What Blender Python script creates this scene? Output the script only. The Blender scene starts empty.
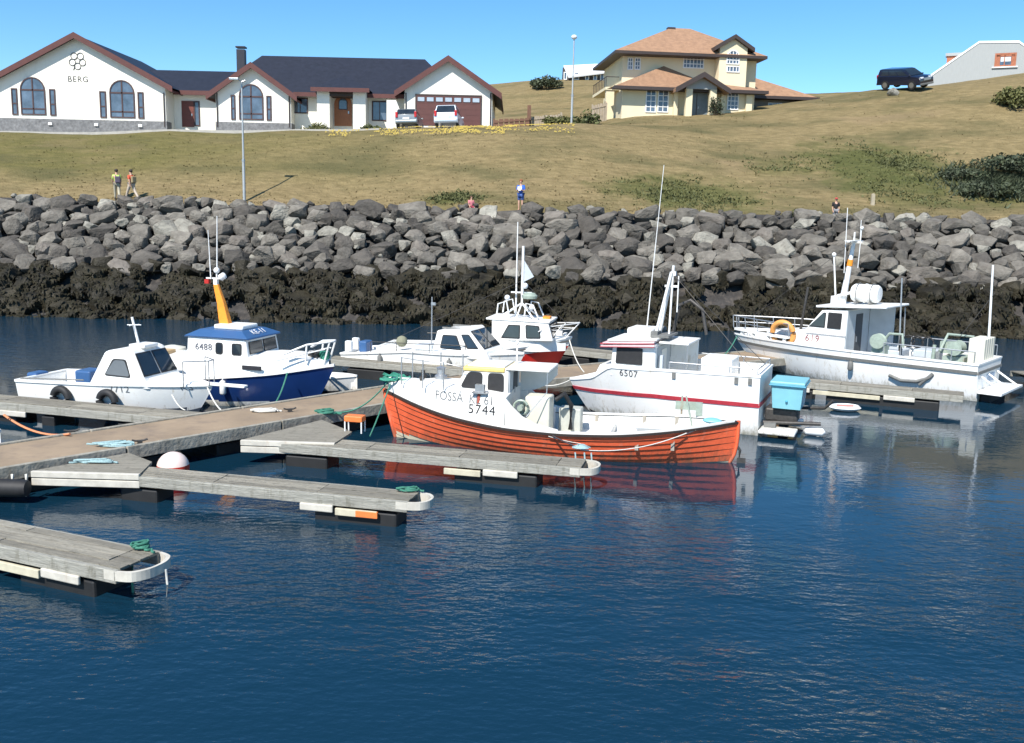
import bpy, bmesh, math, random
import numpy as np
from mathutils import Vector, Matrix, noise
R = math.radians
random.seed(7)
scene = bpy.context.scene
COL = scene.collection

# ------------------------------------------------------------------ camera maths
F = 950.0; CAMH = 5.6; PIT = math.atan((371.5-215)/F); ROL = R(1.3)
def ray(px, py):
    a = (px-512)/F; b = (371.5-py)/F
    r = a*math.cos(ROL)-b*math.sin(ROL); u = a*math.sin(ROL)+b*math.cos(ROL)
    return (r, math.cos(PIT)+u*math.sin(PIT), -math.sin(PIT)+u*math.cos(PIT))
def G(px, py, z=0.0):
    d = ray(px, py); t = (z-CAMH)/d[2]; return Vector((d[0]*t, d[1]*t, z))
def W(px, py, Y):
    d = ray(px, py); t = Y/d[1]; return Vector((d[0]*t, Y, CAMH+d[2]*t))
def local(root, p):
    return root.matrix_basis.inverted() @ Vector(p)

# ------------------------------------------------------------------ materials
MATS = {}
def mat(name, col, rough=0.6, metal=0.0, var=0.12, scale=3.0, bump=0.0, bscale=30.0, col2=None, stain=None, stain_scale=1.6, stain_lo=0.58, stain_hi=0.75, spec=None, coat=0.0, rnd=0.0, detail=6.0, stretch=None, island=0.0, grime=None):
    if name in MATS: return MATS[name]
    m = bpy.data.materials.new(name); m.use_nodes = True
    nt = m.node_tree; N = nt.nodes; Lk = nt.links
    b = N['Principled BSDF']
    b.inputs['Roughness'].default_value = rough; b.inputs['Metallic'].default_value = metal
    if spec is not None: b.inputs['Specular IOR Level'].default_value = spec
    if coat: b.inputs['Coat Weight'].default_value = coat
    tc = N.new('ShaderNodeTexCoord')
    src = tc.outputs['Object']
    if stretch:
        mp = N.new('ShaderNodeMapping'); mp.inputs['Scale'].default_value = stretch
        Lk.new(src, mp.inputs['Vector']); src = mp.outputs['Vector']
    nz = N.new('ShaderNodeTexNoise'); nz.inputs['Scale'].default_value = scale; nz.inputs['Detail'].default_value = detail
    nz.inputs['Roughness'].default_value = 0.62
    Lk.new(src, nz.inputs['Vector'])
    rp = N.new('ShaderNodeValToRGB')
    c = col; c2 = col2 or tuple(min(1, x*(1+var)) for x in col); c1 = tuple(x*(1-var) for x in col)
    rp.color_ramp.elements[0].position = 0.3; rp.color_ramp.elements[1].position = 0.72
    rp.color_ramp.elements[0].color = (*c1, 1); rp.color_ramp.elements[1].color = (*c2, 1)
    Lk.new(nz.outputs['Fac'], rp.inputs['Fac'])
    out = rp.outputs['Color']
    if stain:
        n2 = N.new('ShaderNodeTexNoise'); n2.inputs['Scale'].default_value = stain_scale; n2.inputs['Detail'].default_value = 8
        n2.inputs['Roughness'].default_value = 0.7
        mp2 = N.new('ShaderNodeMapping'); mp2.inputs['Scale'].default_value = (2.2, 2.2, 0.55); mp2.inputs['Location'].default_value = (3.1, 1.7, 0.4)
        Lk.new(tc.outputs['Object'], mp2.inputs['Vector']); Lk.new(mp2.outputs['Vector'], n2.inputs['Vector'])
        r2 = N.new('ShaderNodeMapRange'); r2.inputs['From Min'].default_value = stain_lo; r2.inputs['From Max'].default_value = stain_hi
        Lk.new(n2.outputs['Fac'], r2.inputs['Value'])
        mx = N.new('ShaderNodeMix'); mx.data_type = 'RGBA'; mx.inputs['B'].default_value = (*stain, 1)
        Lk.new(r2.outputs['Result'], mx.inputs['Factor']); Lk.new(out, mx.inputs['A']); out = mx.outputs['Result']
    if grime:      # algae and dirt that cling just above the waterline
        sp = N.new('ShaderNodeSeparateXYZ'); Lk.new(tc.outputs['Object'], sp.inputs[0])
        n5 = N.new('ShaderNodeTexNoise'); n5.inputs['Scale'].default_value = 3.0; n5.inputs['Detail'].default_value = 8; n5.inputs['Roughness'].default_value = 0.7
        mp5 = N.new('ShaderNodeMapping'); mp5.inputs['Scale'].default_value = (3, 3, .5); Lk.new(tc.outputs['Object'], mp5.inputs['Vector']); Lk.new(mp5.outputs['Vector'], n5.inputs['Vector'])
        ma = N.new('ShaderNodeMath'); ma.operation = 'MULTIPLY_ADD'; ma.inputs[1].default_value = -1.3; Lk.new(n5.outputs['Fac'], ma.inputs[0]); Lk.new(sp.outputs['Z'], ma.inputs[2])
        r5 = N.new('ShaderNodeMapRange'); r5.inputs['From Min'].default_value = -0.36; r5.inputs['From Max'].default_value = -0.72; r5.inputs['To Max'].default_value = 0.75; Lk.new(ma.outputs[0], r5.inputs['Value'])
        m5 = N.new('ShaderNodeMix'); m5.data_type = 'RGBA'; m5.inputs['B'].default_value = (*grime, 1); Lk.new(r5.outputs['Result'], m5.inputs['Factor']); Lk.new(out, m5.inputs['A']); out = m5.outputs['Result']
    if island:
        ge = N.new('ShaderNodeNewGeometry'); hi = N.new('ShaderNodeHueSaturation'); mi_ = N.new('ShaderNodeMapRange')
        mi_.inputs['To Min'].default_value = 1-island; mi_.inputs['To Max'].default_value = 1+island
        Lk.new(ge.outputs['Random Per Island'], mi_.inputs['Value']); Lk.new(mi_.outputs['Result'], hi.inputs['Value']); Lk.new(out, hi.inputs['Color']); out = hi.outputs['Color']
    if rnd:
        oi = N.new('ShaderNodeObjectInfo'); hs = N.new('ShaderNodeHueSaturation')
        mr = N.new('ShaderNodeMapRange'); mr.inputs['To Min'].default_value = 1-rnd; mr.inputs['To Max'].default_value = 1+rnd
        Lk.new(oi.outputs['Random'], mr.inputs['Value']); Lk.new(mr.outputs['Result'], hs.inputs['Value'])
        Lk.new(out, hs.inputs['Color']); out = hs.outputs['Color']
    Lk.new(out, b.inputs['Base Color'])
    if bump:
        n3 = N.new('ShaderNodeTexNoise'); n3.inputs['Scale'].default_value = bscale; n3.inputs['Detail'].default_value = 8
        Lk.new(src, n3.inputs['Vector'])
        bp = N.new('ShaderNodeBump'); bp.inputs['Strength'].default_value = min(1, bump); bp.inputs['Distance'].default_value = 0.6/bscale*max(1, bump)
        Lk.new(n3.outputs['Fac'], bp.inputs['Height']); Lk.new(bp.outputs['Normal'], b.inputs['Normal'])
    MATS[name] = m
    return m

RUST = (0.30, 0.12, 0.04)
white = mat('white_gelcoat', (0.83, 0.825, 0.79), 0.32, var=0.05, scale=2.0, stain=(0.48, 0.40, 0.28), stain_scale=2.8, stain_lo=0.56, stain_hi=0.80, grime=(.22, .20, .12))
whiteworn = mat('worn_white_paint', (0.74, 0.73, 0.69), 0.5, var=0.07, scale=3.0, stain=(0.42, 0.27, 0.14), stain_scale=2.6, stain_lo=0.60, stain_hi=0.80, bump=0.15, bscale=25)
whitem = mat('white_enamel', (0.76, 0.76, 0.74), 0.4, var=0.06, scale=8)
orangehull = mat('orange_boat_paint', (0.74, 0.125, 0.048), 0.45, var=0.16, scale=3.5, stain=(0.66, 0.30, 0.20), stain_scale=2.6, stain_lo=0.58, stain_hi=0.84, bump=0.2, bscale=18, grime=(.16, .10, .06))
darkedge = mat('dark_edge', (0.025, 0.018, 0.015), 0.8)  # near-black, on strake undersides, their lower edges and the gunwale
bluehull = mat('dark_blue_gelcoat', (0.010, 0.034, 0.135), 0.22, var=0.1, scale=2, coat=0.3)
blueroof = mat('blue_roof_paint', (0.035, 0.10, 0.235), 0.45, var=0.1)
redhull = mat('red_hull_paint', (0.62, 0.025, 0.018), 0.35, var=0.1)
redband = mat('faded_red_band', (0.42, 0.035, 0.05), 0.5, var=0.2, scale=9)
antifoul = mat('dark_antifouling', (0.02, 0.022, 0.03), 0.7)
greyrub = mat('grey_rubber', (0.16, 0.16, 0.15), 0.7, var=0.2, scale=8)
blackrub = mat('black_rubber', (0.015, 0.015, 0.016), 0.65, var=0.3, scale=10)
glassm = mat('dark_window_glass', (0.020, 0.028, 0.036), 0.06, var=0.3, scale=1.2, spec=0.7)
greyglass = mat('grey_blind_window', (0.12, 0.13, 0.14), 0.25, var=0.1)
steel = mat('galvanised_steel', (0.45, 0.46, 0.47), 0.4, 0.7, var=0.15, scale=12)
darksteel = mat('dark_steel', (0.07, 0.065, 0.06), 0.55, 0.4, var=0.3, scale=12)
yellowp = mat('yellow_roof_paint', (0.74, 0.56, 0.18), 0.5, var=0.15, scale=5)
orangem = mat('orange_mast_paint', (0.80, 0.28, 0.025), 0.45, var=0.12, scale=6)
greypaint_shade = mat('blue_grey_paint_and_shade', (0.50, 0.54, 0.57), 0.5, var=0.08)  # grey fittings, and the shade coloured onto the boats' aft walls
doordark = mat('dark_doorway', (0.06, 0.065, 0.075), 0.6)
creampl = mat('cream_plastic', (0.62, 0.60, 0.50), 0.5, var=0.08)
tubblue = mat('light_blue_plastic', (0.20, 0.47, 0.54), 0.45, var=0.08)
tubdark = mat('blue_plastic_lid', (0.08, 0.33, 0.46), 0.45, var=0.1)
greenmach = mat('grey_green_machine_paint', (0.30, 0.36, 0.30), 0.5, var=0.2, scale=10, stain=RUST, stain_lo=0.62, stain_hi=0.8)
orangepl = mat('orange_plastic', (0.78, 0.20, 0.05), 0.45, var=0.15, scale=4)
ropeg = mat('green_rope', (0.045, 0.19, 0.13), 0.8, var=0.3, scale=40)
ropeb = mat('pale_blue_rope', (0.28, 0.41, 0.42), 0.8, var=0.3, scale=40)
ropew = mat('white_rope', (0.62, 0.60, 0.54), 0.8, var=0.2, scale=40)
ropeo = mat('orange_rope', (0.58, 0.22, 0.10), 0.8, var=0.2, scale=40)
netg = mat('green_net', (0.035, 0.22, 0.15), 0.8, var=0.4, scale=30)
brownwood = mat('beige_crate', (0.52, 0.36, 0.19), 0.6, var=0.15)
ink = mat('black_lettering', (0.02, 0.02, 0.025), 0.6)
inkfade = mat('faded_grey_lettering', (0.30, 0.31, 0.32), 0.7, var=0.4, scale=20)
inkwhite = mat('white_lettering', (0.8, 0.8, 0.8), 0.5)
# docks
walkm = mat('brown_walkway_deck', (0.275, 0.205, 0.135), 0.85, var=0.22, scale=0.7, bump=0.25, bscale=40, stain=(0.17, 0.13, 0.10), stain_scale=0.8, stain_lo=0.5, stain_hi=0.8)
plank = mat('weathered_grey_planks', (0.245, 0.225, 0.18), 0.9, var=0.32, scale=2.2, bump=0.6, bscale=14, stain=(0.11, 0.10, 0.075), stain_scale=3.0, stain_lo=0.52, stain_hi=0.80, island=0.26, stretch=(0.5, 9, 9))
beamm = mat('weathered_grey_timber', (0.33, 0.32, 0.275), 0.9, var=0.3, scale=5, bump=0.6, bscale=16, stain=(0.13, 0.12, 0.085), stain_scale=4.0, stain_lo=0.52, stain_hi=0.78, island=0.14, stretch=(0.5, 7, 7))
edgem = mat('weathered_edge_timber', (0.31, 0.29, 0.24), 0.9, var=0.3, scale=3, bump=0.4, bscale=12, stain=(0.14, 0.12, 0.085), stain_scale=2.0, stain_lo=0.52, stain_hi=0.78, island=0.14)
bumperm = mat('worn_white_bumper', (0.52, 0.49, 0.42), 0.65, var=0.18, scale=4, stain=(0.33, 0.20, 0.12), stain_lo=0.58, stain_hi=0.8)
palewood = mat('pale_timber_wale', (0.50, 0.46, 0.34), 0.8, var=0.2, scale=4)
floatm = mat('black_float', (0.014, 0.014, 0.014), 0.6, var=0.3)
buoyr = mat('red_buoy_plastic', (0.55, 0.04, 0.02), 0.4, var=0.2, scale=3)
buoyw = mat('faded_buoy_top', (0.74, 0.60, 0.54), 0.5, var=0.08, scale=3)  # upper cap of the buoy, paler than the red body
# houses
stucco = mat('white_render', (0.80, 0.765, 0.67), 0.85, var=0.05, scale=0.6, stain=(.62, .59, .52), stain_scale=.5, stain_lo=.55, stain_hi=.85)
plinthm = mat('grey_stone_plinth', (0.17, 0.17, 0.17), 0.9, var=0.35, scale=4, bump=0.5, bscale=6)
fasciam = mat('red_brown_fascia', (0.095, 0.03, 0.024), 0.6, var=0.15, scale=2)
darkroof = mat('dark_blue_grey_roof', (0.016, 0.018, 0.028), 0.55, var=0.25, scale=2.5)
doorbrown = mat('red_brown_door', (0.14, 0.035, 0.022), 0.55, var=0.2, scale=2, stretch=(1, 1, 6))
doorwood = mat('warm_wood_door', (0.34, 0.12, 0.04), 0.5, var=0.25, scale=3, stretch=(6, 6, 1))
framem = mat('brown_window_frame', (0.06, 0.03, 0.028), 0.6)
doorlight = mat('garage_light_glass', (0.36, 0.42, 0.48), 0.15, var=0.15, scale=2)
houseglass = mat('house_glass', (0.085, 0.115, 0.155), 0.08, var=0.5, scale=0.8, spec=0.8)
cream = mat('cream_render', (0.72, 0.63, 0.43), 0.85, var=0.05, scale=0.7)
shingle = mat('tan_roof_shingle', (0.31, 0.18, 0.105), 0.85, var=0.2, scale=2.2, bump=0.6, bscale=7)
darktrim = mat('dark_brown_trim', (0.045, 0.032, 0.028), 0.6)
greydoor = mat('blue_grey_door', (0.17, 0.21, 0.23), 0.55, var=0.15)
palegrey = mat('pale_grey_cladding', (0.33, 0.345, 0.34), 0.7, var=0.06, scale=1.5, stretch=(8, 8, 1))
brickm = mat('red_brick', (0.36, 0.13, 0.07), 0.85, var=0.25, scale=8)
whiteroof = mat('white_sheet_roof', (0.80, 0.81, 0.82), 0.5, var=0.03)
fencebrown = mat('brown_stained_fence', (0.15, 0.075, 0.045), 0.8, var=0.25, scale=2, stretch=(8, 8, 1))
fencepale = mat('pale_weathered_fence', (0.33, 0.27, 0.20), 0.85, var=0.3, scale=2, stretch=(8, 8, 1))
paving = mat('pale_gravel_paving', (0.40, 0.38, 0.34), 0.9, var=0.15, scale=2)
skin = mat('skin', (0.55, 0.32, 0.22), 0.55, var=0.05)
hairm = mat('dark_hair', (0.03, 0.02, 0.014), 0.7)
chrome = mat('rim_metal', (0.5, 0.5, 0.52), 0.3, 0.9)
redlens = mat('red_lens', (0.45, 0.02, 0.015), 0.2)
clearlens = mat('clear_lens', (0.75, 0.77, 0.80), 0.1, spec=0.8)
silverp = mat('silver_car_paint', (0.26, 0.28, 0.28), 0.28, 0.4, var=0.04, coat=0.5)
paleblue = mat('pale_silver_blue_car_paint', (0.58, 0.66, 0.74), 0.28, 0.2, var=0.04, coat=0.5)
navyp = mat('black_blue_car_paint', (0.010, 0.013, 0.030), 0.2, 0.1, var=0.1, coat=0.6)

# ------------------------------------------------------------------ mesh builder
class MB:
    def __init__(s): s.v = []; s.f = []; s.m = []
    def add(s, vs, fs, mi=0, M=None):
        o = len(s.v)
        for p in vs: s.v.append((M @ Vector(p)) if M is not None else Vector(p))
        for f in fs: s.f.append(tuple(i+o for i in f)); s.m.append(mi)
    def box(s, x0, x1, y0, y1, z0, z1, mi=0, M=None):
        vs = [(x, y, z) for z in (z0, z1) for y in (y0, y1) for x in (x0, x1)]
        s.add(vs, [(0, 2, 3, 1), (4, 5, 7, 6), (0, 1, 5, 4), (2, 6, 7, 3), (0, 4, 6, 2), (1, 3, 7, 5)], mi, M); return s
    def prism(s, pts, a, b, axis='y', mi=0, M=None):   # pts in the other two axes
        n = len(pts)
        def mk(p, t): return {'y': (p[0], t, p[1]), 'x': (t, p[0], p[1]), 'z': (p[0], p[1], t)}[axis]
        vs = [mk(p, a) for p in pts]+[mk(p, b) for p in pts]
        fs = [tuple(range(n)), tuple(range(2*n-1, n-1, -1))]+[(i, (i+1) % n, n+(i+1) % n, n+i) for i in range(n)]
        s.add(vs, fs, mi, M); return s
    def slab(s, pts, th, mi=0):            # a planar polygon in 3-D, thickened along -normal
        P = [Vector(p) for p in pts]; n = Vector((0, 0, 0))
        for i in range(len(P)):
            a, b = P[i], P[(i+1) % len(P)]; n += a.cross(b)
        n.normalize(); k = len(P)
        vs = P+[p-n*th for p in P]
        s.add(vs, [tuple(range(k)), tuple(range(2*k-1, k-1, -1))]+[(i, k+i, k+(i+1) % k, (i+1) % k) for i in range(k)], mi); return s
    def tube(s, pts, r, n=8, mi=0, closed=False, r2=None):
        P = [Vector(p) for p in pts]; k = len(P)
        if k < 2: return s
        up = Vector((0, 0, 1)); rings = []
        for i, p in enumerate(P):
            if closed: t = P[(i+1) % k]-P[i-1]
            else: t = P[min(i+1, k-1)]-P[max(i-1, 0)]
            if t.length < 1e-6: t = Vector((0, 0, 1))
            t.normalize()
            a = t.cross(up)
            if a.length < 0.05: a = t.cross(Vector((1, 0, 0)))
            a.normalize(); b = t.cross(a)
            rr = r if r2 is None else r+(r2-r)*i/(k-1)
            rings.append([p+(a*math.cos(2*math.pi*j/n)+b*math.sin(2*math.pi*j/n))*rr for j in range(n)])
        s.loft(rings, True, not closed, mi, closed); return s
    def loft(s, rings, ring_closed=True, caps=True, mi=0, wrap=False, mf=None):
        o = len(s.v); n = len(rings[0]); k = len(rings)
        for r in rings:
            for p in r: s.v.append(Vector(p))
        for i in range(k if wrap else k-1):
            i2 = (i+1) % k
            for j in range(n if ring_closed else n-1):
                j2 = (j+1) % n
                s.f.append((o+i*n+j, o+i*n+j2, o+i2*n+j2, o+i2*n+j)); s.m.append(mf(i, j) if mf else mi)
        if caps and not wrap:
            s.f.append(tuple(o+j for j in range(n))); s.m.append(mi)
            s.f.append(tuple(o+(k-1)*n+j for j in range(n-1, -1, -1))); s.m.append(mi)
        return s
    def lathe(s, prof, n=16, M=None, mi=0):  # prof [(r,z)]
        rings = [[(r*math.cos(2*math.pi*j/n), r*math.sin(2*math.pi*j/n), z) for j in range(n)] for r, z in prof]
        if M is not None: rings = [[M @ Vector(p) for p in r] for r in rings]
        s.loft(rings, True, True, mi); return s
    def ball(s, c, r, n=12, sq=(1, 1, 1), mi=0):
        prof = [(max(1e-3, math.sin(math.pi*i/8)), -math.cos(math.pi*i/8)) for i in range(9)]
        M = Matrix.Translation(c) @ Matrix.Diagonal((r*sq[0], r*sq[1], r*sq[2], 1))
        s.lathe(prof, n, M, mi); return s
    def build(s, name, mats, parent=None, smooth=0, bevel=0, off=None, recalc=True):
        me = bpy.data.meshes.new(name)
        v = s.v if off is None else [p+Vector(off) for p in s.v]
        me.from_pydata([tuple(p) for p in v], [], s.f)
        if not isinstance(mats, (list, tuple)): mats = [mats]
        for m in mats: me.materials.append(m)
        me.polygons.foreach_set('material_index', s.m)
        if recalc:
            bm = bmesh.new(); bm.from_mesh(me); bmesh.ops.recalc_face_normals(bm, faces=bm.faces); bm.to_mesh(me); bm.free()
        if smooth:
            me.shade_smooth(); me.set_sharp_from_angle(angle=R(smooth))
        me.update()
        o = bpy.data.objects.new(name, me); COL.objects.link(o)
        if parent: o.parent = parent
        if bevel:
            b = o.modifiers.new('bevel', 'BEVEL'); b.width = bevel; b.segments = 2; b.limit_method = 'ANGLE'; b.angle_limit = R(40)
        return o
def tag(o, label=None, cat=None, group=None, kind=None):
    if label: o['label'] = label
    if cat: o['category'] = cat
    if group: o['group'] = group
    if kind: o['kind'] = kind
    return o
def empty(name, loc, rz, label, cat, group=None):
    o = bpy.data.objects.new(name, None); COL.objects.link(o)
    o.location = loc; o.rotation_euler = (0, 0, rz); o.empty_display_size = 0.3
    o.matrix_basis = Matrix.Translation(loc) @ Matrix.Rotation(rz, 4, 'Z')
    return tag(o, label, cat, group)
def roundpoly(pts, r, n=4):
    out = []; k = len(pts)
    for i in range(k):
        p = Vector(pts[i]); a = Vector(pts[i-1])-p; b = Vector(pts[(i+1) % k])-p
        ra = min(r, a.length*0.45, b.length*0.45)
        p0 = p+a.normalized()*ra; p1 = p+b.normalized()*ra
        for j in range(n+1):
            t = j/n; out.append(tuple(p0*(1-t)**2+p*2*t*(1-t)+p1*t*t))
    return out
FSX = Matrix(((1, 0, 0), (0, 0, 1), (0, 1, 0)))
def lettering(s, size, m, parent, M, proj=None, name='lettering', shear=0.0, space=1.0, th=0.003, xs=1.0):
    cu = bpy.data.curves.new('t', 'FONT'); cu.body = s; cu.size = size; cu.align_x = 'CENTER'; cu.align_y = 'CENTER'
    cu.extrude = th; cu.shear = shear; cu.space_character = space; cu.resolution_u = 3
    ob = bpy.data.objects.new('t', cu); COL.objects.link(ob)
    dg = bpy.context.evaluated_depsgraph_get(); dg.update()
    me = bpy.data.meshes.new_from_object(ob.evaluated_get(dg))
    bpy.data.objects.remove(ob); bpy.data.curves.remove(cu)
    me.transform(Matrix.Diagonal((xs, 1, 1, 1))); me.transform(M)
    if proj:
        for v in me.vertices: v.co = proj(v.co)
    me.name = name; me.materials.clear(); me.materials.append(m)
    for p in me.polygons: p.material_index = 0
    o = bpy.data.objects.new(name, me); COL.objects.link(o); o.parent = parent
    return o
def Mport(x, y, z):   # text read by someone looking at the +y side
    return Matrix(((-1, 0, 0, x), (0, 0, 1, y), (0, 1, 0, z), (0, 0, 0, 1)))
def Mstar(x, y, z):   # text read by someone looking at the -y side
    return Matrix(((1, 0, 0, x), (0, 0, -1, y), (0, 1, 0, z), (0, 0, 0, 1)))
def catenary(a, b, sag, n=12):
    a = Vector(a); b = Vector(b)
    return [a.lerp(b, i/n)-Vector((0, 0, sag*4*(i/n)*(1-i/n))) for i in range(n+1)]
# ------------------------------------------------------------------ world, sun, camera
wd = bpy.data.worlds.new('World'); scene.world = wd; wd.use_nodes = True
SUN_EL, SUN_AZ = 48.0, 26.0      # azimuth to the left of straight behind the camera
nt = wd.node_tree; bg = nt.nodes['Background']
sky = nt.nodes.new('ShaderNodeTexSky'); sky.sky_type = 'NISHITA'; sky.sun_disc = False
sky.sun_elevation = R(SUN_EL); sky.sun_rotation = R(180+SUN_AZ); sky.altitude = 0; sky.air_density = 0.72; sky.dust_density = 0.0; sky.ozone_density = 2.4
hsv = nt.nodes.new('ShaderNodeHueSaturation'); hsv.inputs['Saturation'].default_value = 1.25; hsv.inputs['Hue'].default_value = 0.493
nt.links.new(sky.outputs['Color'], hsv.inputs['Color']); nt.links.new(hsv.outputs['Color'], bg.inputs['Color']); bg.inputs['Strength'].default_value = 0.12
sl = bpy.data.lights.new('sun', 'SUN'); sl.energy = 4.6; sl.angle = R(0.5); sl.color = (1.0, 0.955, 0.89)
so = bpy.data.objects.new('sun', sl); COL.objects.link(so)
tosun = Vector((-math.sin(R(SUN_AZ))*math.cos(R(SUN_EL)), -math.cos(R(SUN_AZ))*math.cos(R(SUN_EL)), math.sin(R(SUN_EL))))
so.rotation_euler = tosun.to_track_quat('Z', 'Y').to_euler(); so.location = tosun*80
cam = bpy.data.cameras.new('camera'); cam.sensor_width = 36; cam.lens = 36*F/1024; cam.clip_end = 6000; cam.clip_start = 0.1
co = bpy.data.objects.new('camera', cam); COL.objects.link(co); scene.camera = co
up = Vector((0, math.sin(PIT), math.cos(PIT))); fw = Vector((0, math.cos(PIT), -math.sin(PIT))); rt = Vector((1, 0, 0))
X = rt*math.cos(ROL)+up*math.sin(ROL); Y = -rt*math.sin(ROL)+up*math.cos(ROL); Z = -fw
co.matrix_world = Matrix(((X.x, Y.x, Z.x, 0), (X.y, Y.y, Z.y, 0), (X.z, Y.z, Z.z, CAMH), (0, 0, 0, 1)))
vs = scene.view_settings; vs.view_transform = 'Standard'; vs.look = 'None'; vs.exposure = 0.68; vs.gamma = 1; vs.use_curve_mapping = False
scene.cycles.use_denoising = True
scene.cycles.max_bounces = 6

# ------------------------------------------------------------------ water
def water_material():
    m = bpy.data.materials.new('harbour_water'); m.use_nodes = True
    nt = m.node_tree; N = nt.nodes; L = nt.links; b = N['Principled BSDF']
    b.inputs['Base Color'].default_value = (0.004, 0.024, 0.045, 1); b.inputs['Roughness'].default_value = 0.03
    b.inputs['IOR'].default_value = 1.42
    geo = N.new('ShaderNodeNewGeometry')
    def nz(sc, stretch, det=2, rot=0.0, rough=0.5):
        mp = N.new('ShaderNodeMapping'); mp.inputs['Scale'].default_value = stretch; mp.inputs['Rotation'].default_value = (0, 0, rot)
        t = N.new('ShaderNodeTexNoise'); t.inputs['Scale'].default_value = sc; t.inputs['Detail'].default_value = det; t.inputs['Roughness'].default_value = rough
        L.new(geo.outputs['Position'], mp.inputs['Vector']); L.new(mp.outputs['Vector'], t.inputs['Vector']); return t.outputs['Fac']
    def math_(op, a, bb, clamp=False):
        n = N.new('ShaderNodeMath'); n.operation = op; n.use_clamp = clamp
        for i, q in enumerate((a, bb)):
            if isinstance(q, (int, float)): n.inputs[i].default_value = q
            elif q is not None: L.new(q, n.inputs[i])
        return n.outputs[0]
    small = nz(7.0, (0.75, 1.25, 1), 3, R(12))
    mid = nz(2.2, (0.7, 1.4, 1), 2, R(-14))
    long_ = nz(0.6, (0.7, 1.5, 1), 2, R(8))
    patch = nz(0.16, (0.8, 1.1, 1), 3, R(20))
    sep = N.new('ShaderNodeSeparateXYZ'); L.new(geo.outputs['Position'], sep.inputs[0])
    mr = N.new('ShaderNodeMapRange'); mr.inputs['From Min'].default_value = 0.42; mr.inputs['From Max'].default_value = 0.60
    mr.inputs['To Min'].default_value = 0.30; mr.inputs['To Max'].default_value = 1.0; L.new(patch, mr.inputs['Value'])
    # sheltered water between the pontoons is calmer than the open basin
    sh = N.new('ShaderNodeMapRange'); sh.inputs['From Min'].default_value = 13.5; sh.inputs['From Max'].default_value = 19.0
    sh.inputs['To Min'].default_value = 1.0; sh.inputs['To Max'].default_value = 0.09; L.new(sep.outputs['Y'], sh.inputs['Value'])
    fr = N.new('ShaderNodeMapRange'); fr.inputs['From Min'].default_value = 29.0; fr.inputs['From Max'].default_value = 40.0
    fr.inputs['To Min'].default_value = 0.0; fr.inputs['To Max'].default_value = 0.9; L.new(sep.outputs['Y'], fr.inputs['Value'])
    amp = math_('ADD', math_('MULTIPLY', mr.outputs['Result'], sh.outputs['Result']), fr.outputs['Result'])
    hs = math_('MULTIPLY', small, 0.042)
    hm = math_('MULTIPLY', mid, 0.055)
    hl = math_('MULTIPLY', long_, 0.030)
    h = math_('ADD', math_('MULTIPLY', math_('ADD', hs, hm), amp), math_('MULTIPLY', hl, math_('ADD', math_('MULTIPLY', amp, 0.7), 0.12)))
    bp = N.new('ShaderNodeBump'); bp.inputs['Strength'].default_value = 1.0; bp.inputs['Distance'].default_value = 1.0
    L.new(h, bp.inputs['Height']); L.new(bp.outputs['Normal'], b.inputs['Normal'])
    return m
w = MB(); w.add([(-900, -300, 0), (900, -300, 0), (900, 60, 0), (-900, 60, 0)], [(0, 1, 2, 3)])
tag(w.build('water', water_material()), kind='structure')
sb = MB(); sb.add([(-900, -300, -2.5), (900, -300, -2.5), (900, 60, -2.5), (-900, 60, -2.5)], [(0, 1, 2, 3)])
tag(sb.build('seabed', mat('dark_seabed', (0.02, 0.03, 0.03), 0.9)), kind='structure')

# ------------------------------------------------------------------ hillside
CP = []
def cp(x, y, z): CP.append((x, y, z))
for x in range(-90, 91, 20): cp(x, 55.5, 5.5); cp(x, 58.0, 5.95)
for px, py, Yd in [(0, 131.5, 70.5), (165, 130, 70.5), (300, 130, 70.5), (416, 127, 70.5), (493, 126, 70.5), (575, 123, 73)]:
    p = W(px, py, Yd); cp(p.x, Yd, p.z); cp(p.x, Yd+3, p.z-.08); cp(p.x, Yd+8, p.z-0.3)
for x, y, z in [(-60, 70.5, 10.4), (-60, 78, 10.6), (-90, 72, 9.8), (-40, 95, 11.8), (-60, 95, 11.0), (-15, 95, 13.0), (-90, 100, 10.5)]: cp(x, y, z)
for px, py, Yd in [(620, 117.5, 83), (690, 116, 83), (765, 111.5, 83), (815, 103, 85), (860, 96, 86), (905, 88.5, 87), (965, 82, 90), (1024, 73, 92), (1100, 62, 92)]:
    p = W(px, py, Yd); cp(p.x, Yd, p.z)
for px, py, Yd in [(500, 91, 112), (545, 86.5, 112), (605, 83, 112), (660, 84, 120), (830, 93.5, 125), (885, 90, 125), (1000, 86, 125)]:
    p = W(px, py, Yd); cp(p.x, Yd, p.z)
p = W(690, 113, 95); cp(p.x, 95, p.z)
cp(90, 92, 24); cp(90, 120, 25); cp(65, 110, 21.0); cp(40, 105, 18.5)
A = np.array(CP); K = len(A)
def tps(r2): return 0.5*r2*np.log(r2+1e-9)
D2 = ((A[:, None, :2]-A[None, :, :2])**2).sum(-1)
S = np.zeros((K+3, K+3)); S[:K, :K] = tps(D2)+np.eye(K)*8.0; S[:K, K] = 1; S[:K, K+1:] = A[:, :2]; S[K, :K] = 1; S[K+1:, :K] = A[:, :2].T
SOL = np.linalg.solve(S, np.concatenate([A[:, 2], [0, 0, 0]]))
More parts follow.
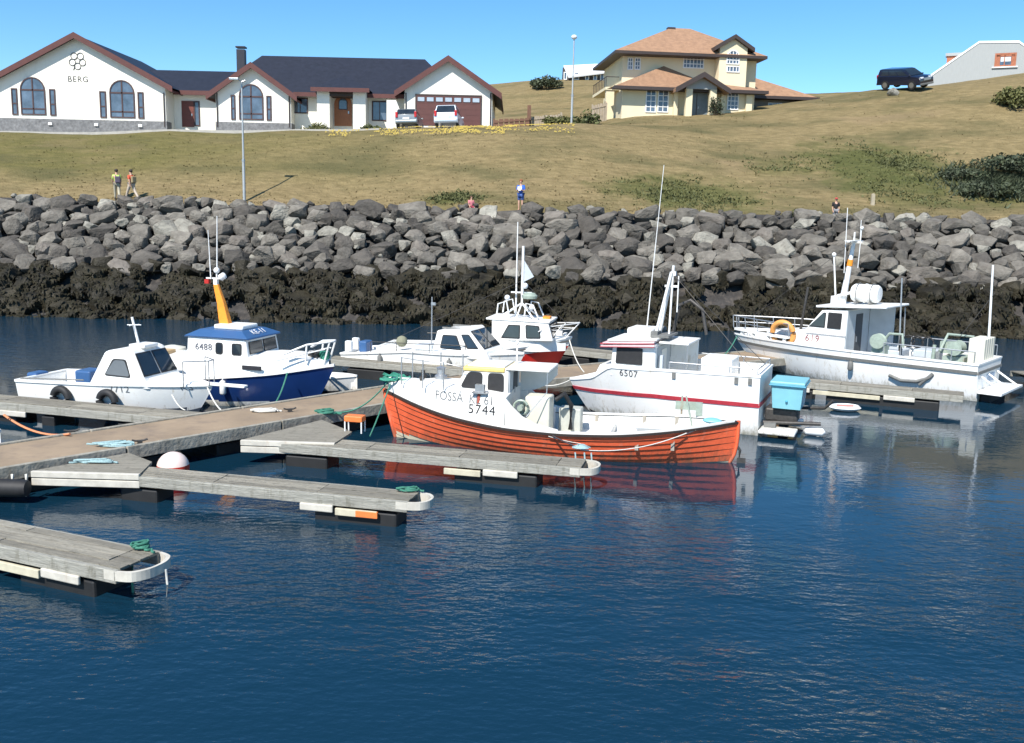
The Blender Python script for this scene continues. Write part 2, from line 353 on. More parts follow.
def tzs(xs, ys):
    xs = np.clip(np.asarray(xs, float), -92, 92); ys = np.asarray(ys, float); yc = np.clip(ys, 55, 126)
    out = np.zeros(xs.shape)
    fx = xs.ravel(); fy = yc.ravel()
    d2 = (fx[:, None]-A[None, :, 0])**2+(fy[:, None]-A[None, :, 1])**2
    z = tps(d2) @ SOL[:K]+SOL[K]+SOL[K+1]*fx+SOL[K+2]*fy
    z = z.reshape(xs.shape)-np.maximum(0, ys-126)*0.045
    return np.maximum(z, 1.0)
def tz(x, y): return float(tzs([x], [y])[0])
gx = np.concatenate([[-900, -400, -200], np.arange(-110, 110.1, 0.8), [200, 400, 900]])
gy = np.concatenate([[56.3], np.arange(56.9, 92, 0.5), np.arange(92, 130, 1.5), [140, 170, 220, 300, 450, 700, 1500]])
XX, YY = np.meshgrid(gx, gy); ZZ = tzs(XX, YY)
for i in range(ZZ.shape[0]):
    for j in range(ZZ.shape[1]):
        if 57.5 < YY[i, j] < 130 and abs(XX[i, j]) < 112:
            q = Vector((XX[i, j]*0.16, YY[i, j]*0.16, 0)); ZZ[i, j] += 0.16*noise.noise(q)+0.06*noise.noise(q*4.3)
ZZ[0, :] -= 0.7
t = MB(); ny, nx = ZZ.shape
t.v = [Vector((XX[i, j], YY[i, j], ZZ[i, j])) for i in range(ny) for j in range(nx)]
t.f = [(i*nx+j, i*nx+j+1, (i+1)*nx+j+1, (i+1)*nx+j) for i in range(ny-1) for j in range(nx-1)]; t.m = [0]*len(t.f)
def hill_material():
    m = bpy.data.materials.new('dry_grass_ground'); m.use_nodes = True
    nt = m.node_tree; N = nt.nodes; L = nt.links; b = N['Principled BSDF']; b.inputs['Roughness'].default_value = 0.95; b.inputs['Specular IOR Level'].default_value = 0.1
    geo = N.new('ShaderNodeNewGeometry')
    def nz(sc, det=6, rough=0.6, st=(1, 1, 1), loc=(0, 0, 0)):
        mp = N.new('ShaderNodeMapping'); mp.inputs['Scale'].default_value = st; mp.inputs['Location'].default_value = loc
        t = N.new('ShaderNodeTexNoise'); t.inputs['Scale'].default_value = sc; t.inputs['Detail'].default_value = det; t.inputs['Roughness'].default_value = rough
        L.new(geo.outputs['Position'], mp.inputs['Vector']); L.new(mp.outputs['Vector'], t.inputs['Vector']); return t.outputs['Fac']
    def mapr(v, a, bb, c=0.0, d=1.0):
        n = N.new('ShaderNodeMapRange'); n.inputs['From Min'].default_value = a; n.inputs['From Max'].default_value = bb; n.inputs['To Min'].default_value = c; n.inputs['To Max'].default_value = d
        L.new(v, n.inputs['Value']); return n.outputs['Result']
    def mix(f, a, bb):
        n = N.new('ShaderNodeMix'); n.data_type = 'RGBA'
        L.new(f, n.inputs['Factor'])
        for k, q in (('A', a), ('B', bb)):
            if isinstance(q, tuple): n.inputs[k].default_value = (*q, 1)
            else: L.new(q, n.inputs[k])
        return n.outputs['Result']
    def mul(a, bb):
        n = N.new('ShaderNodeMath'); n.operation = 'MULTIPLY'; L.new(a, n.inputs[0]); L.new(bb, n.inputs[1]); return n.outputs[0]
    sep = N.new('ShaderNodeSeparateXYZ'); L.new(geo.outputs['Position'], sep.inputs[0])
    fine = nz(2.2, 8, 0.75, (0.5, 1.4, 1)); big = nz(0.16, 5, 0.6, (0.55, 1.4, 1)); big2 = nz(0.22, 5, 0.6, (0.5, 1.3, 1), (40, 3, 0))
    c = mix(mapr(fine, 0.32, 0.68), (0.155, 0.119, 0.058), (0.325, 0.250, 0.128))
    # greener lawn below the white house, fading to dry grass towards the right and towards the wall
    gl = mul(mapr(sep.outputs['X'], -2, -24, 0.1, 1.0), mul(mapr(sep.outputs['Y'], 59.0, 62.5), mapr(big, 0.30, 0.55, 0.45, 1.0)))
    c = mix(gl, c, mix(mapr(fine, 0.3, 0.7), (0.100, 0.094, 0.034), (0.195, 0.168, 0.064)))
    c = mix(mapr(big2, 0.48, 0.66, 0, 0.75), c, (0.095, 0.092, 0.042))
    c = mix(mapr(big, 0.58, 0.75, 0, 0.6), c, (0.30, 0.215, 0.125))
    spots = nz(0.9, 5, 0.7, (0.7, 1.2, 1), (9, 2, 0))
    c = mix(mapr(spots, 0.62, 0.74, 0, 0.55), c, (0.085, 0.075, 0.03))
    # patches of greener plants among the dry grass
    edge = nz(0.55, 6, 0.65, (0.8, 1.2, 1), (5, 7, 0))
    for (px, py, Yd, rx, ry, k) in ((880, 150, 67, 5.6, 4.6, .95), (905, 174, 62.5, 4.4, 3.0, .6), (690, 188, 60.5, 5.2, 2.8, .85), (775, 152, 66, 2.8, 1.7, .5), (455, 201, 57.8, 1.9, 1.1, .9), (985, 170, 63.5, 4.0, 3.6, .8), (640, 184, 61, 3.0, 1.6, .45)):
        q = W(px, py, Yd); s1 = N.new('ShaderNodeVectorMath'); s1.operation = 'SUBTRACT'; s1.inputs[1].default_value = (q.x, Yd, 0); L.new(geo.outputs['Position'], s1.inputs[0])
        s2 = N.new('ShaderNodeVectorMath'); s2.operation = 'MULTIPLY'; s2.inputs[1].default_value = (1/rx, 1/ry, 0); L.new(s1.outputs[0], s2.inputs[0])
        s3 = N.new('ShaderNodeVectorMath'); s3.operation = 'LENGTH'; L.new(s2.outputs[0], s3.inputs[0])
        ad = N.new('ShaderNodeMath'); ad.operation = 'MULTIPLY_ADD'; L.new(edge, ad.inputs[0]); ad.inputs[1].default_value = -2.4; L.new(s3.outputs['Value'], ad.inputs[2])
        c = mix(mapr(ad.outputs[0], 0.05, -0.75, 0, k), c, mix(mapr(fine, 0.3, 0.7), (0.060, 0.070, 0.024), (0.125, 0.130, 0.045)))
    L.new(c, b.inputs['Base Color'])
    bp = N.new('ShaderNodeBump'); bp.inputs['Strength'].default_value = 0.8; bp.inputs['Distance'].default_value = 0.25; L.new(nz(3.5, 9, 0.75), bp.inputs['Height']); L.new(bp.outputs['Normal'], b.inputs['Normal'])
    return m
HILLM = hill_material()
tag(t.build('hillside', HILLM, smooth=180, recalc=False), kind='structure')

# grass tufts, one mass
def blades(name, pts, h0, h1, wd0, m, nb=2, kindlabel=None, cat=None, lean=0.3):
    g = MB(); vs = g.v; fs = g.f
    for (x, y, z) in pts:
        for _ in range(nb):
            a = random.uniform(0, 6.28); h = random.uniform(h0, h1); ww = wd0*random.uniform(0.6, 1.3)
            dx, dy = math.cos(a)*ww, math.sin(a)*ww; lx, ly = random.uniform(-lean, lean)*h, random.uniform(-lean, lean)*h
            ox, oy = random.uniform(-.2, .2), random.uniform(-.2, .2); k = len(vs)
            vs += [Vector((x+ox-dx, y+oy-dy, z-.03)), Vector((x+ox+dx, y+oy+dy, z-.03)), Vector((x+ox+lx, y+oy+ly, z+h))]
            fs.append((k, k+1, k+2))
    g.m = [0]*len(fs)
    return tag(g.build(name, m, recalc=False), kindlabel, cat, None, 'stuff')
n = 15000
ys_ = 57.0+(np.random.RandomState(3).rand(n)**3.0)*30; xs_ = (np.random.RandomState(4).rand(n)-.5)*2*(0.62*ys_)
zs_ = tzs(xs_, ys_)
keep = [(x, y, z) for x, y, z in zip(xs_, ys_, zs_) if not (y > 69 and x < 6)]
blades('grass', keep[::2], 0.015, 0.05, 0.06, HILLM, 2, 'dry tufted grass covering the slope above the sea wall', 'grass', lean=2.6)

# ------------------------------------------------------------------ sea wall: boulders, rubble, weed
def rockmesh(seed, m):
    rnd = random.Random(seed); bm = bmesh.new()
    for _ in range(22):
        u = rnd.uniform(-1, 1); a = rnd.uniform(0, 6.28); s = math.sqrt(1-u*u)
        q = Vector((s*math.cos(a), s*math.sin(a), u)); e = max(abs(q.x), abs(q.y), abs(q.z))
        q = q*(0.45+0.55/e*0.75) * rnd.uniform(0.78, 1.0)
        bm.verts.new((q.x*rnd.uniform(.95, 1.05), q.y, q.z))
    r = bmesh.ops.convex_hull(bm, input=bm.verts)
    bmesh.ops.delete(bm, geom=[v for v in bm.verts if not v.link_faces], context='VERTS')
    bmesh.ops.dissolve_limit(bm, angle_limit=R(14), verts=bm.verts, edges=bm.edges)
    bmesh.ops.bevel(bm, geom=bm.edges[:], offset=0.032, segments=1, affect='EDGES', clamp_overlap=True)
    bmesh.ops.triangulate(bm, faces=bm.faces)
    bmesh.ops.subdivide_edges(bm, edges=bm.edges[:], cuts=1, use_grid_fill=True)
    for v in bm.verts:
        v.co += v.normal*(0.05*noise.noise(v.co*2.1+Vector((seed*3.1, 0, 0)))+0.02*noise.noise(v.co*6+Vector((0, seed, 0))))
    me = bpy.data.meshes.new('boulder'); bm.to_mesh(me); bm.free()
    me.materials.append(m); me.shade_smooth(); me.set_sharp_from_angle(angle=R(22))
    return me
def rock_material(name, c1, c2, rnd):
    m = mat(name, c1, 0.9, var=0.0, scale=1.6, col2=c2, bump=0.8, bscale=5, rnd=rnd, stain=(0.10, 0.085, 0.07), stain_scale=1.2, stain_lo=0.52, stain_hi=0.72)
    return m
rk = [rock_material('mid_grey_basalt', (0.088, 0.080, 0.067), (0.205, 0.187, 0.158), 0.28),
      rock_material('pale_grey_basalt', (0.18, 0.172, 0.145), (0.36, 0.340, 0.285), 0.15),
      rock_material('dark_grey_basalt', (0.048, 0.043, 0.037), (0.112, 0.101, 0.086), 0.22),
      rock_material('brownish_basalt', (0.105, 0.092, 0.078), (0.20, 0.178, 0.15), 0.2)]
KINDR = ['mid grey angular boulder in the sea wall below the grass', 'pale grey angular boulder in the sea wall', 'dark grey angular boulder in the sea wall above the weed', 'brownish angular boulder in the sea wall above the weed']
protos = [[rockmesh(k*10+j, rk[k]) for j in range(6)] for k in range(4)]
SW0 = Vector((0, 51.5, 2.35)); SW1 = Vector((0, 56.3, 6.0))
core = MB(); xs = [-900]+list(range(-70, 71, 2))+[900]
prof = [(46.6, -2.6), (47.4, -0.6), (51.2, 1.45), (55.9, 5.15), (56.5, 5.75), (57.4, 5.95), (57.4, 2)]
core.loft([[(x, y, z) for y, z in prof] for x in xs], False, False)
tag(core.build('embankment', rock_material('dark_rubble_fill', (0.02, 0.018, 0.017), (0.06, 0.055, 0.05), 0), smooth=60), kind='structure')
rr = random.Random(11); boulders = []
rows = 9
for r_ in range(rows):
    t_ = (r_+0.35)/rows; x = -33+rr.uniform(0, 1)
    while x < 33:
        big = rr.choice((rr.uniform(0.42, .7), rr.uniform(.6, .98))); wdt = big*rr.uniform(1.05, 1.75)
        tt = t_+rr.uniform(-0.055, 0.055)
        c = SW0.lerp(SW1, tt); nrm = Vector((0, -0.62, 0.78))
        boulders.append((x+wdt*0.5, c.y+nrm.y*0.05, c.z+nrm.z*0.05-0.05, wdt*0.78, big*0.88, big*rr.uniform(0.66, 0.86), rr.random(), tt))
        x += wdt*1.12
boulders = boulders[:]
def place_rock(b, k):
    x, y, z, sx, sy, sz, q, tt = b
    kind = 0 if q < .52 else 1 if q < .64 else 2 if q < .88 else 3
    if tt < 0.25 and kind == 1: kind = 2
    o = bpy.data.objects.new('boulder', protos[kind][int(q*997) % 6]); COL.objects.link(o)
    o.location = (x, y, z); o.scale = (sx, sy, sz)
    o.rotation_euler = (R(38)+rr.uniform(-.45, .45), rr.uniform(-.35, .35), rr.uniform(0, 6.28))
    if True: o.rotation_euler = (rr.uniform(-.5, .7), rr.uniform(-.45, .45), rr.choice((0, math.pi))+rr.uniform(-.5, .5))
    tag(o, KINDR[kind], 'boulder', ['mid grey boulders of the sea wall', 'pale boulders of the sea wall', 'dark boulders of the sea wall', 'brownish boulders of the sea wall'][kind])
vis = [b for b in boulders if abs(b[0]) < 30.5]
vis.sort(key=lambda b: -b[3]*b[5]); chosen = vis[:298]
for k, b in enumerate(chosen): place_rock(b, k)
print('BOULDERS', len(boulders), len(vis))
# the remaining rubble: small stones between, and the wall beyond the frame, as one mass
def append_mesh(g, me, M, mi=0):
    o = len(g.v)
    for v in me.vertices: g.v.append(M @ v.co)
    for p in me.polygons: g.f.append(tuple(i+o for i in p.vertices)); g.m.append(mi)
def rotm(): return Matrix.Rotation(rr.uniform(0, 6.28), 4, 'Z') @ Matrix.Rotation(rr.uniform(-.6, .6), 4, 'X')
rb = MB()
small = [rockmesh(200+j, rk[0]) for j in range(4)]
for b in vis[298:]:
    append_mesh(rb, rr.choice(small), Matrix.Translation(b[:3]) @ Matrix.Rotation(rr.choice((0, math.pi))+rr.uniform(-.5, .5), 4, 'Z') @ Matrix.Rotation(rr.uniform(-.45, .5), 4, 'X') @ Matrix.Diagonal((b[3], b[4], b[5], 1)), rr.choice((0, 0, 2, 0, 2, 1)))
for _ in range(520):
    x = rr.uniform(-32, 32); tt = rr.uniform(-0.02, 1.04); c = SW0.lerp(SW1, tt); s = rr.uniform(.16, .38)
    append_mesh(rb, rr.choice(small), Matrix.Translation((x, c.y-0.05, c.z-0.05)) @ rotm() @ Matrix.Diagonal((s*1.3, s, s*.8, 1)), rr.randrange(3))
for sgn in (-1, 1):
    for _ in range(260):
        x = sgn*rr.uniform(30.6, 62); c = SW0.lerp(SW1, rr.uniform(0, 1)); s = rr.uniform(.5, .85)
        append_mesh(rb, rr.choice(small), Matrix.Translation((x, c.y, c.z)) @ rotm() @ Matrix.Diagonal((s*1.3, s, s*.8, 1)), rr.randrange(3))
tag(rb.build('rubble', rk[:3], recalc=False), 'small grey stones filling the gaps of the sea wall', 'rubble', None, 'stuff')
# seaweed-covered lower bank
wm = mat('wet_brown_seaweed', (0.010, 0.009, 0.006), 0.6, var=0, scale=0.8, col2=(0.044, 0.037, 0.021), bump=1.0, bscale=9, spec=0.25, stretch=(1, 1, 1))
wb = MB()
for _ in range(700):
    x = rr.uniform(-40, 40); tt = rr.random(); y = 47.5+tt*4.3; z = -0.45+tt*2.9
    s = rr.uniform(.45, .95)
    append_mesh(wb, rr.choice(small), Matrix.Translation((x, y, z+rr.uniform(-.2, .1))) @ rotm() @ Matrix.Diagonal((s*1.25, s, s*.75, 1)))
for sgn in (-1, 1):
    for _ in range(150):
        x = sgn*rr.uniform(40, 64); tt = rr.random(); s = rr.uniform(.6, 1.0)
        append_mesh(wb, rr.choice(small), Matrix.Translation((x, 47.5+tt*3.7, -.45+tt*2.45)) @ rotm() @ Matrix.Diagonal((s*1.25, s, s*.75, 1)))
base_v = list(wb.v); base_f = list(wb.f)
for _ in range(95000):
    f = base_f[rr.randrange(len(base_f))]; p = (base_v[f[0]]+base_v[f[1]]+base_v[f[2]])/3
    if p.z < -.15 or abs(p.x) > 34: continue
    if p.z > 2.35+0.45*noise.noise(Vector((p.x*.35, 0, 0))): continue
    k = len(wb.v); ln = rr.uniform(.10, .36); ww = rr.uniform(.025, .07); a = rr.uniform(-.7, .7)
    d = Vector((math.sin(a)*ln*.6, -ln*.45, -ln*.75)); s_ = Vector((ww, rr.uniform(-.02, .02), 0)); st = p+Vector((0, -.02, .08))
    m1 = st+d*.45+Vector((0, -.05, .05)); e = st+d
    wb.v += [st-s_, st+s_, m1-s_*1.2, m1+s_*1.2, e]
    wb.f += [(k, k+1, k+3, k+2), (k+2, k+3, k+4)]; wb.m += [1, 1] if rr.random() < .35 else [0, 0]
wm2 = mat('olive_seaweed', (0.030, 0.027, 0.015), 0.6, var=0.4, scale=2, spec=0.2)
tag(wb.build('seaweed', [wm, wm2], recalc=False), 'dark brown seaweed hanging over the tidal rocks below the boulders', 'seaweed', None, 'stuff')
# ------------------------------------------------------------------ houses
def arch_pts(x0, x1, z0, z1, n=10):        # outline with a round head
    r = (x1-x0)/2; cx = (x0+x1)/2; zs = z1-r
    return [(x0, z0), (x1, z0), (x1, zs)]+[(cx+r*math.cos(math.pi*i/n), zs+r*math.sin(math.pi*i/n)) for i in range(1, n)]+[(x0, zs)]
def window(parent, pts, yf, fm, gm, bars=(), fw_=0.09, name='window', pane='pane', d=0.07, off=(0, 0, 0)):
    # frame ring proud of the wall (front faces -y at yf), pane set back inside it
    fr_ = MB(); n = len(pts); cx = sum(p[0] for p in pts)/n; cz = sum(p[1] for p in pts)/n
    P = [Vector((p[0], p[1])) for p in pts]; I = []
    for i in range(n):
        a = (P[i]-P[i-1]).normalized(); b = (P[(i+1) % n]-P[i]).normalized(); na = Vector((-a.y, a.x)); nb = Vector((-b.y, b.x)); nn = (na+nb)
        nn = nn.normalized()/max(.5, nn.normalized().dot(na)); I.append(P[i]+nn*fw_)
    if (I[0]-Vector((cx, cz))).length > (P[0]-Vector((cx, cz))).length: I = [P[i]*2-I[i] for i in range(n)]
    rings = []
    for i in range(n):
        o_, i_ = P[i], I[i]
        rings.append([(o_.x, yf-d, o_.y), (i_.x, yf-d, i_.y), (i_.x, yf-0.004, i_.y), (o_.x, yf-0.004, o_.y)])
    fr_.loft(rings, True, False, 0, True)
    for (x0, x1, z0, z1) in bars: fr_.box(x0, x1, yf-d*0.8, yf-0.012, z0, z1)
    w_ = fr_.build(name, fm, parent, off=off)
    g = MB(); g.prism([tuple(p) for p in I], yf-0.02, yf-0.008)
    g.build(pane, gm, w_, off=off)
    return w_
def grid_bars(x0, x1, z0, z1, nx_, nz_, t=0.05):
    b = []
    for i in range(1, nx_): x = x0+(x1-x0)*i/nx_; b.append((x-t/2, x+t/2, z0, z1))
    for i in range(1, nz_): z = z0+(z1-z0)*i/nz_; b.append((x0, x1, z-t/2, z+t/2))
    return b
def gable(parent, x0, x1, z0, ze, zp, yf, yb, wm_, rm, fm, oh=0.75, ohf=0.6, th=0.28, off=(0, 0, 0), wallname='wall'):
    xc = (x0+x1)/2
    MB().prism([(x0, z0), (x1, z0), (x1, ze), (xc, zp), (x0, ze)], yf, yb).build(wallname, wm_, parent, off=off)
    sl_ = (zp-ze)/(xc-x0); r_ = MB(); f_ = MB()
    for s in (-1, 1):
        xe = x0-oh if s < 0 else x1+oh; zl = ze-oh*sl_
        pts = [(xc, zp+0.02), (xe, zl+0.02), (xe, zl+0.02+th*.6), (xc, zp+0.02+th*.6)]
        r_.prism(pts, yf-ohf+0.08, yb)
        f_.prism([(xc, zp+.1-th*.9), (xe, zl+.1-th*.9), (xe, zl+.1+th*.75), (xc, zp+.1+th*.75)], yf-ohf, yf-ohf+0.07)
        f_.box(min(xe, xe-s*.07)-.02*(s > 0), max(xe, xe-s*.07)+.02*(s < 0), yf-ohf+.075, yb-.01, zl-.12, zl+th*.55+.035)
    r_.build('roof', rm, parent, off=off)
    f_.build('fascia', fm, parent, off=off)
YB = 77.0
zb = W(165, 128, YB).z
berg = empty('house', (-28, YB, zb), 0, 'long single storey white house with three gables, dark roof and a clover sign', 'house')
o_ = (28, -YB, -zb)
def X_(px, py=100, Y=YB): return W(px, py, Y).x
def Z_(px, py, Y=YB): return W(px, py, Y).z
# left big gable
zl_ = Z_(165, 128)-0.9
x1 = X_(166, 110); xc = X_(78, 60); x0 = 2*xc-x1
gable(berg, x0, x1, zl_, Z_(166, 86), Z_(77.5, 37.5), YB, YB+13, stucco, darkroof, fasciam, off=o_)
MB().box(x0-.05, x1+.05, YB-.06, YB+1, zl_-.6, Z_(165, 121.5)).build('plinth', plinthm, berg, off=o_)
def arched(pa, pb, pt, pbm, Yp=YB, side=None):
    xa, xb = X_(pa, 105, Yp), X_(pb, 105, Yp); za, zt = Z_((pa+pb)/2, pbm, Yp), Z_((pa+pb)/2, pt, Yp)
    r = (xb-xa)/2; xm = (xa+xb)/2; zs = zt-r
    bars = [(xm-.05, xm+.05, za, zt-.1), (xa, xb, zs-.06, zs+.06), (xa, xb, za+.42, za+.52)]
    w_ = window(berg, arch_pts(xa, xb, za, zt), Yp, framem, houseglass, bars, off=o_)
    for q in (side or []):
        a, b = X_(q[0], 105, Yp), X_(q[1], 105, Yp)
        window(berg, [(a, za-.02), (b, za-.02), (b, zs+.1), (a, zs+.1)], Yp, framem, houseglass, [(a, b, za+.8, za+.9)], off=o_)
arched(21, 46, 77, 115, side=[(12, 18), (50, 56)])
arched(110, 135, 80, 118, side=[(100, 106.5), (138, 144)])
# emblem and sign on the gable
em = MB(); c = W(77.5, 62, YB)
for k in range(5):
    a = R(90+72*k+36); rr_ = 0.42; cc = (c.x+math.cos(a)*rr_, c.z+0.1+math.sin(a)*rr_)
    em.tube([(cc[0]+.25*math.cos(q*math.pi/8), YB-.03, cc[1]+.25*math.sin(q*math.pi/8)) for q in range(16)], .026, 5, closed=True)
em.tube([(c.x-.2, YB-.03, c.z-.3), (c.x-.34, YB-.03, c.z-.62)], .03, 5)
em.build('emblem', ink, berg, off=o_)
c = W(78, 79.5, YB)
lettering('BERG', 0.62, ink, berg, Matrix.Translation(o_) @ Mstar(c.x, YB-.012, c.z), space=1.15)
for px, py in ((51, 124), (97, 125), (141, 126)):
    p = W(px, py, YB); MB().box(p.x-.16, p.x+.16, YB-.18, YB-.065, p.z-.1, p.z+.1).build('plinth_light', whitem, berg, bevel=.03, off=o_)
# link with the side door
Y2 = YB+1.8
xa, xb = x1+.01, X_(216, 110)
zt = Z_(190, 92, Y2); zg = Z_(190, 127, Y2)-.8
MB().box(xa, xb+.3, Y2, Y2+8, zg, zt).build('wall', stucco, berg, off=o_)
MB().slab([(xa-3.6, Y2-.7, zt-.05), (xb+3.2, Y2-.7, zt-.05), (xb+3.2, Y2+4.4, Z_(190, 70, Y2+4)), (xa-3.6, Y2+4.4, Z_(190, 70, Y2+4))], .12).build('roof', darkroof, berg, off=o_)
MB().box(xa+.2, xb-.1, Y2-.74, Y2-.66, zt-.30, zt+.04).build('fascia', fasciam, berg, off=o_)
a, b = X_(182, 115, Y2), X_(194, 115, Y2); d = MB().box(a, b, Y2-.06, Y2-.004, Z_(190, 127, Y2), Z_(190, 101, Y2)).build('door', doorbrown, berg, off=o_)
MB().box(b-.16, b-.1, Y2-.13, Y2-.062, Z_(190, 115, Y2)-.1, Z_(190, 115, Y2)+.1).build('handle', steel, d, off=o_)
a2 = X_(200, 115, Y2); window(berg, [(b+.02, Z_(190, 126, Y2)), (a2, Z_(190, 126, Y2)), (a2, Z_(190, 101, Y2)), (b+.02, Z_(190, 101, Y2))], Y2, framem, houseglass, off=o_)
# second gable
xg0, xg1 = X_(216, 110), X_(291, 110); zg = Z_(250, 126)-.9
gable(berg, xg0, xg1, zg, Z_(250, 94), Z_(250, 67), YB, YB+9, stucco, darkroof, fasciam, oh=.6, off=o_)
MB().box(xg0-.05, xg1+.05, YB-.06, YB+1, zg-.6, Z_(250, 122.5)).build('plinth', plinthm, berg, off=o_)
arched(239, 263.5, 84, 120, side=[(231, 235.5), (266.5, 271.5)])
ch = MB(); p0 = W(238, 66, YB+6); p1 = W(245.5, 47, YB+6); ch.box(p0.x, p1.x, YB+5.6, YB+6.2, p0.z-2, p1.z-.25); ch.box(p0.x-.06, p1.x+.06, YB+5.55, YB+6.25, p1.z-.12, p1.z)
ch.build('chimney', darkroof, berg, off=o_)
# main range with the hipped roof
Y3 = YB+1.2
xm0, xm1 = xg1+.01, X_(405, 110); zg = Z_(340, 126, Y3)-.9; ze = Z_(340, 94, Y3)
MB().box(xm0, xm1, Y3, Y3+10, zg, ze).build('wall', stucco, berg, off=o_)
rx0, rx1 = W(262, 55, Y3+5).x, W(425, 60, Y3+5).x; rz = Z_(345, 57.5, Y3+5); ex0, ex1 = xm0-6.5, xm1+4.5
e0, e1 = Y3-.8, Y3+10.8
rf = MB(); v = [(ex0, e0, ze-.1), (ex1, e0, ze-.1), (ex1, e1, ze-.1), (ex0, e1, ze-.1), (rx0, Y3+5, rz), (rx1, Y3+5, rz)]
rf.add(v, [(0, 1, 5, 4), (1, 2, 5), (2, 3, 4, 5), (3, 0, 4), (3, 2, 1, 0)]); rf.build('roof', darkroof, berg, off=o_)
MB().box(xm0+.1, xm1-.1, e0-.06, e0+.0, ze-.34, ze-.02).build('fascia', fasciam, berg, off=o_)
def win_rect(pa, pb, pt, pm, Yp, nx_=1, nz_=1, fm=framem, gm=houseglass, root=None, off=None):
    xa, xb = X_(pa, 108, Yp), X_(pb, 108, Yp); za, zt_ = Z_((pa+pb)/2, pm, Yp), Z_((pa+pb)/2, pt, Yp)
    return window(root or berg, [(xa, za), (xb, za), (xb, zt_), (xa, zt_)], Yp, fm, gm, grid_bars(xa, xb, za, zt_, nx_, nz_), off=off or o_)
win_rect(292.5, 308, 98, 113.5, Y3, 2, 1); win_rect(372, 387.5, 101, 121, Y3, 2, 1)
# entrance porch
Y4 = YB-0.4
pz = Z_(340, 125, Y4)-.8; pt_ = Z_(340, 90, Y4)
for a, b in ((317, 329.5), (353, 365.5)): MB().box(X_(a, 108, Y4), X_(b, 108, Y4), Y4, Y3-.01, pz, pt_).build('porch_pier', stucco, berg, off=o_)
MB().box(X_(329.5, 108, Y4)+.003, X_(353, 108, Y4)-.003, Y4+.003, Y3-.01, Z_(341, 96, Y4), pt_-.003).build('porch_lintel', darktrim, berg, off=o_)
a, b = X_(316, 108, Y4)-.25, X_(367, 108, Y4)+.25; pr = MB()
v = [(a, Y4-.6, pt_+.02), (b, Y4-.6, pt_+.02), (b, Y3+2.5, pt_+.02), (a, Y3+2.5, pt_+.02), (a+2.2, Y4+1.8, pt_+1.35), (b-2.2, Y4+1.8, pt_+1.35), (b-2.2, Y3+2.5, pt_+1.35), (a+2.2, Y3+2.5, pt_+1.35)]
pr.add(v, [(0, 1, 5, 4), (1, 2, 6, 5), (3, 0, 4, 7), (4, 5, 6, 7), (2, 3, 7, 6), (3, 2, 1, 0)]); pr.build('porch_roof', darkroof, berg, off=o_)
MB().box(a-.03, b+.03, Y4-.68, Y4-.605, pt_-.22, pt_+.1).build('fascia', fasciam, berg, off=o_)
a, b = X_(334.5, 110, Y3), X_(352, 110, Y3); za = Z_(343, 126, Y3); zt = Z_(343, 98, Y3)
d = MB().prism(arch_pts(a, b, za, zt+.2), Y3-.09, Y3-.004).build('door', doorwood, berg, off=o_)
window(d, arch_pts((a+b)/2-.35, (a+b)/2+.35, za+1.25, zt, 8), Y3-.092, framem, houseglass, name='door_light', d=.03, fw_=.06, off=o_)
MB().box(b-.3, b-.2, Y3-.17, Y3-.092, za+.95, za+1.15).build('handle', steel, d, off=o_)
# garage gable
xq0, xq1 = X_(404.5, 110), X_(492, 110); zg = Z_(450, 125)-.9
gable(berg, xq0, xq1, zg, Z_(450, 90.5), Z_(450, 60.5), YB, YB+11, stucco, darkroof, fasciam, oh=.75, off=o_)
a, b = X_(416.5, 110), X_(480.5, 110); za, zt = Z_(450, 126), Z_(450, 96)
gd = MB(); gd.box(a, b, YB-.05, YB-.004, za, zt)
for k in range(1, 5): gd.box(a+.05, b-.05, YB-.058, YB-.052, za+k*.42, za+k*.42+.03)
gd = gd.build('garage_door', mat('garage_door_panel', (0.095, 0.032, 0.026), .6, var=.12), berg, off=o_)
MB().prism([(a-.1, za), (a, za), (a, zt), (b, zt), (b, za), (b+.1, za), (b+.1, zt+.1), (a-.1, zt+.1)], YB-.07, YB-.004).build('door_frame', darktrim, berg, off=o_)
for k in range(7):
    u = a+(b-a)*(k+.5)/7; window(gd, [(u-.3, zt-.48), (u+.3, zt-.48), (u+.3, zt-.1), (u-.3, zt-.1)], YB-.06, framem, doorlight, name='door_light', d=.02, fw_=.04, off=o_)
p0 = W(388, 123, Y3-1.2); MB().prism([(p0.x-.1, p0.z-.4), (p0.x+1.5, p0.z-.4), (p0.x+.65, p0.z+1.75), (p0.x-.1, p0.z+1.75)], Y3-1.3, Y3-1.1).build('porch_screen', stucco, berg, off=o_)
# driveway along the front
dr = MB(); xs = np.arange(-66, X_(505, 120)+.1, 1.0)
dr.loft([[(x, yy, tz(x, yy)+.05) for yy in (70.7, 72, 73.3, 74.6, 75.9, 76.9)] for x in xs], False, False)
tag(dr.build('driveway', paving), kind='structure')
for xk in (0,):
    kb = MB(); xs = np.arange(-62, X_(402, 120), 1.0)
    kb.loft([[(x, 70.55, tz(x, 70.55)-.1), (x, 70.55, tz(x, 70.6)+.14), (x, 70.68, tz(x, 70.6)+.14), (x, 70.68, tz(x, 70.6)-.1)] for x in xs], True, True)
    tag(kb.build('kerb', paving), kind='structure')

for px, Yp in ((164.5, YB), (217.5, YB), (289.5, YB), (406, YB), (490.5, YB)):
    x = X_(px, 110, Yp); MB().tube([(x, Yp-.07, Z_(px, 127, Yp)), (x, Yp-.07, Z_(px, 93, Yp))], .05, 6).build('downpipe', darktrim, berg, off=o_)
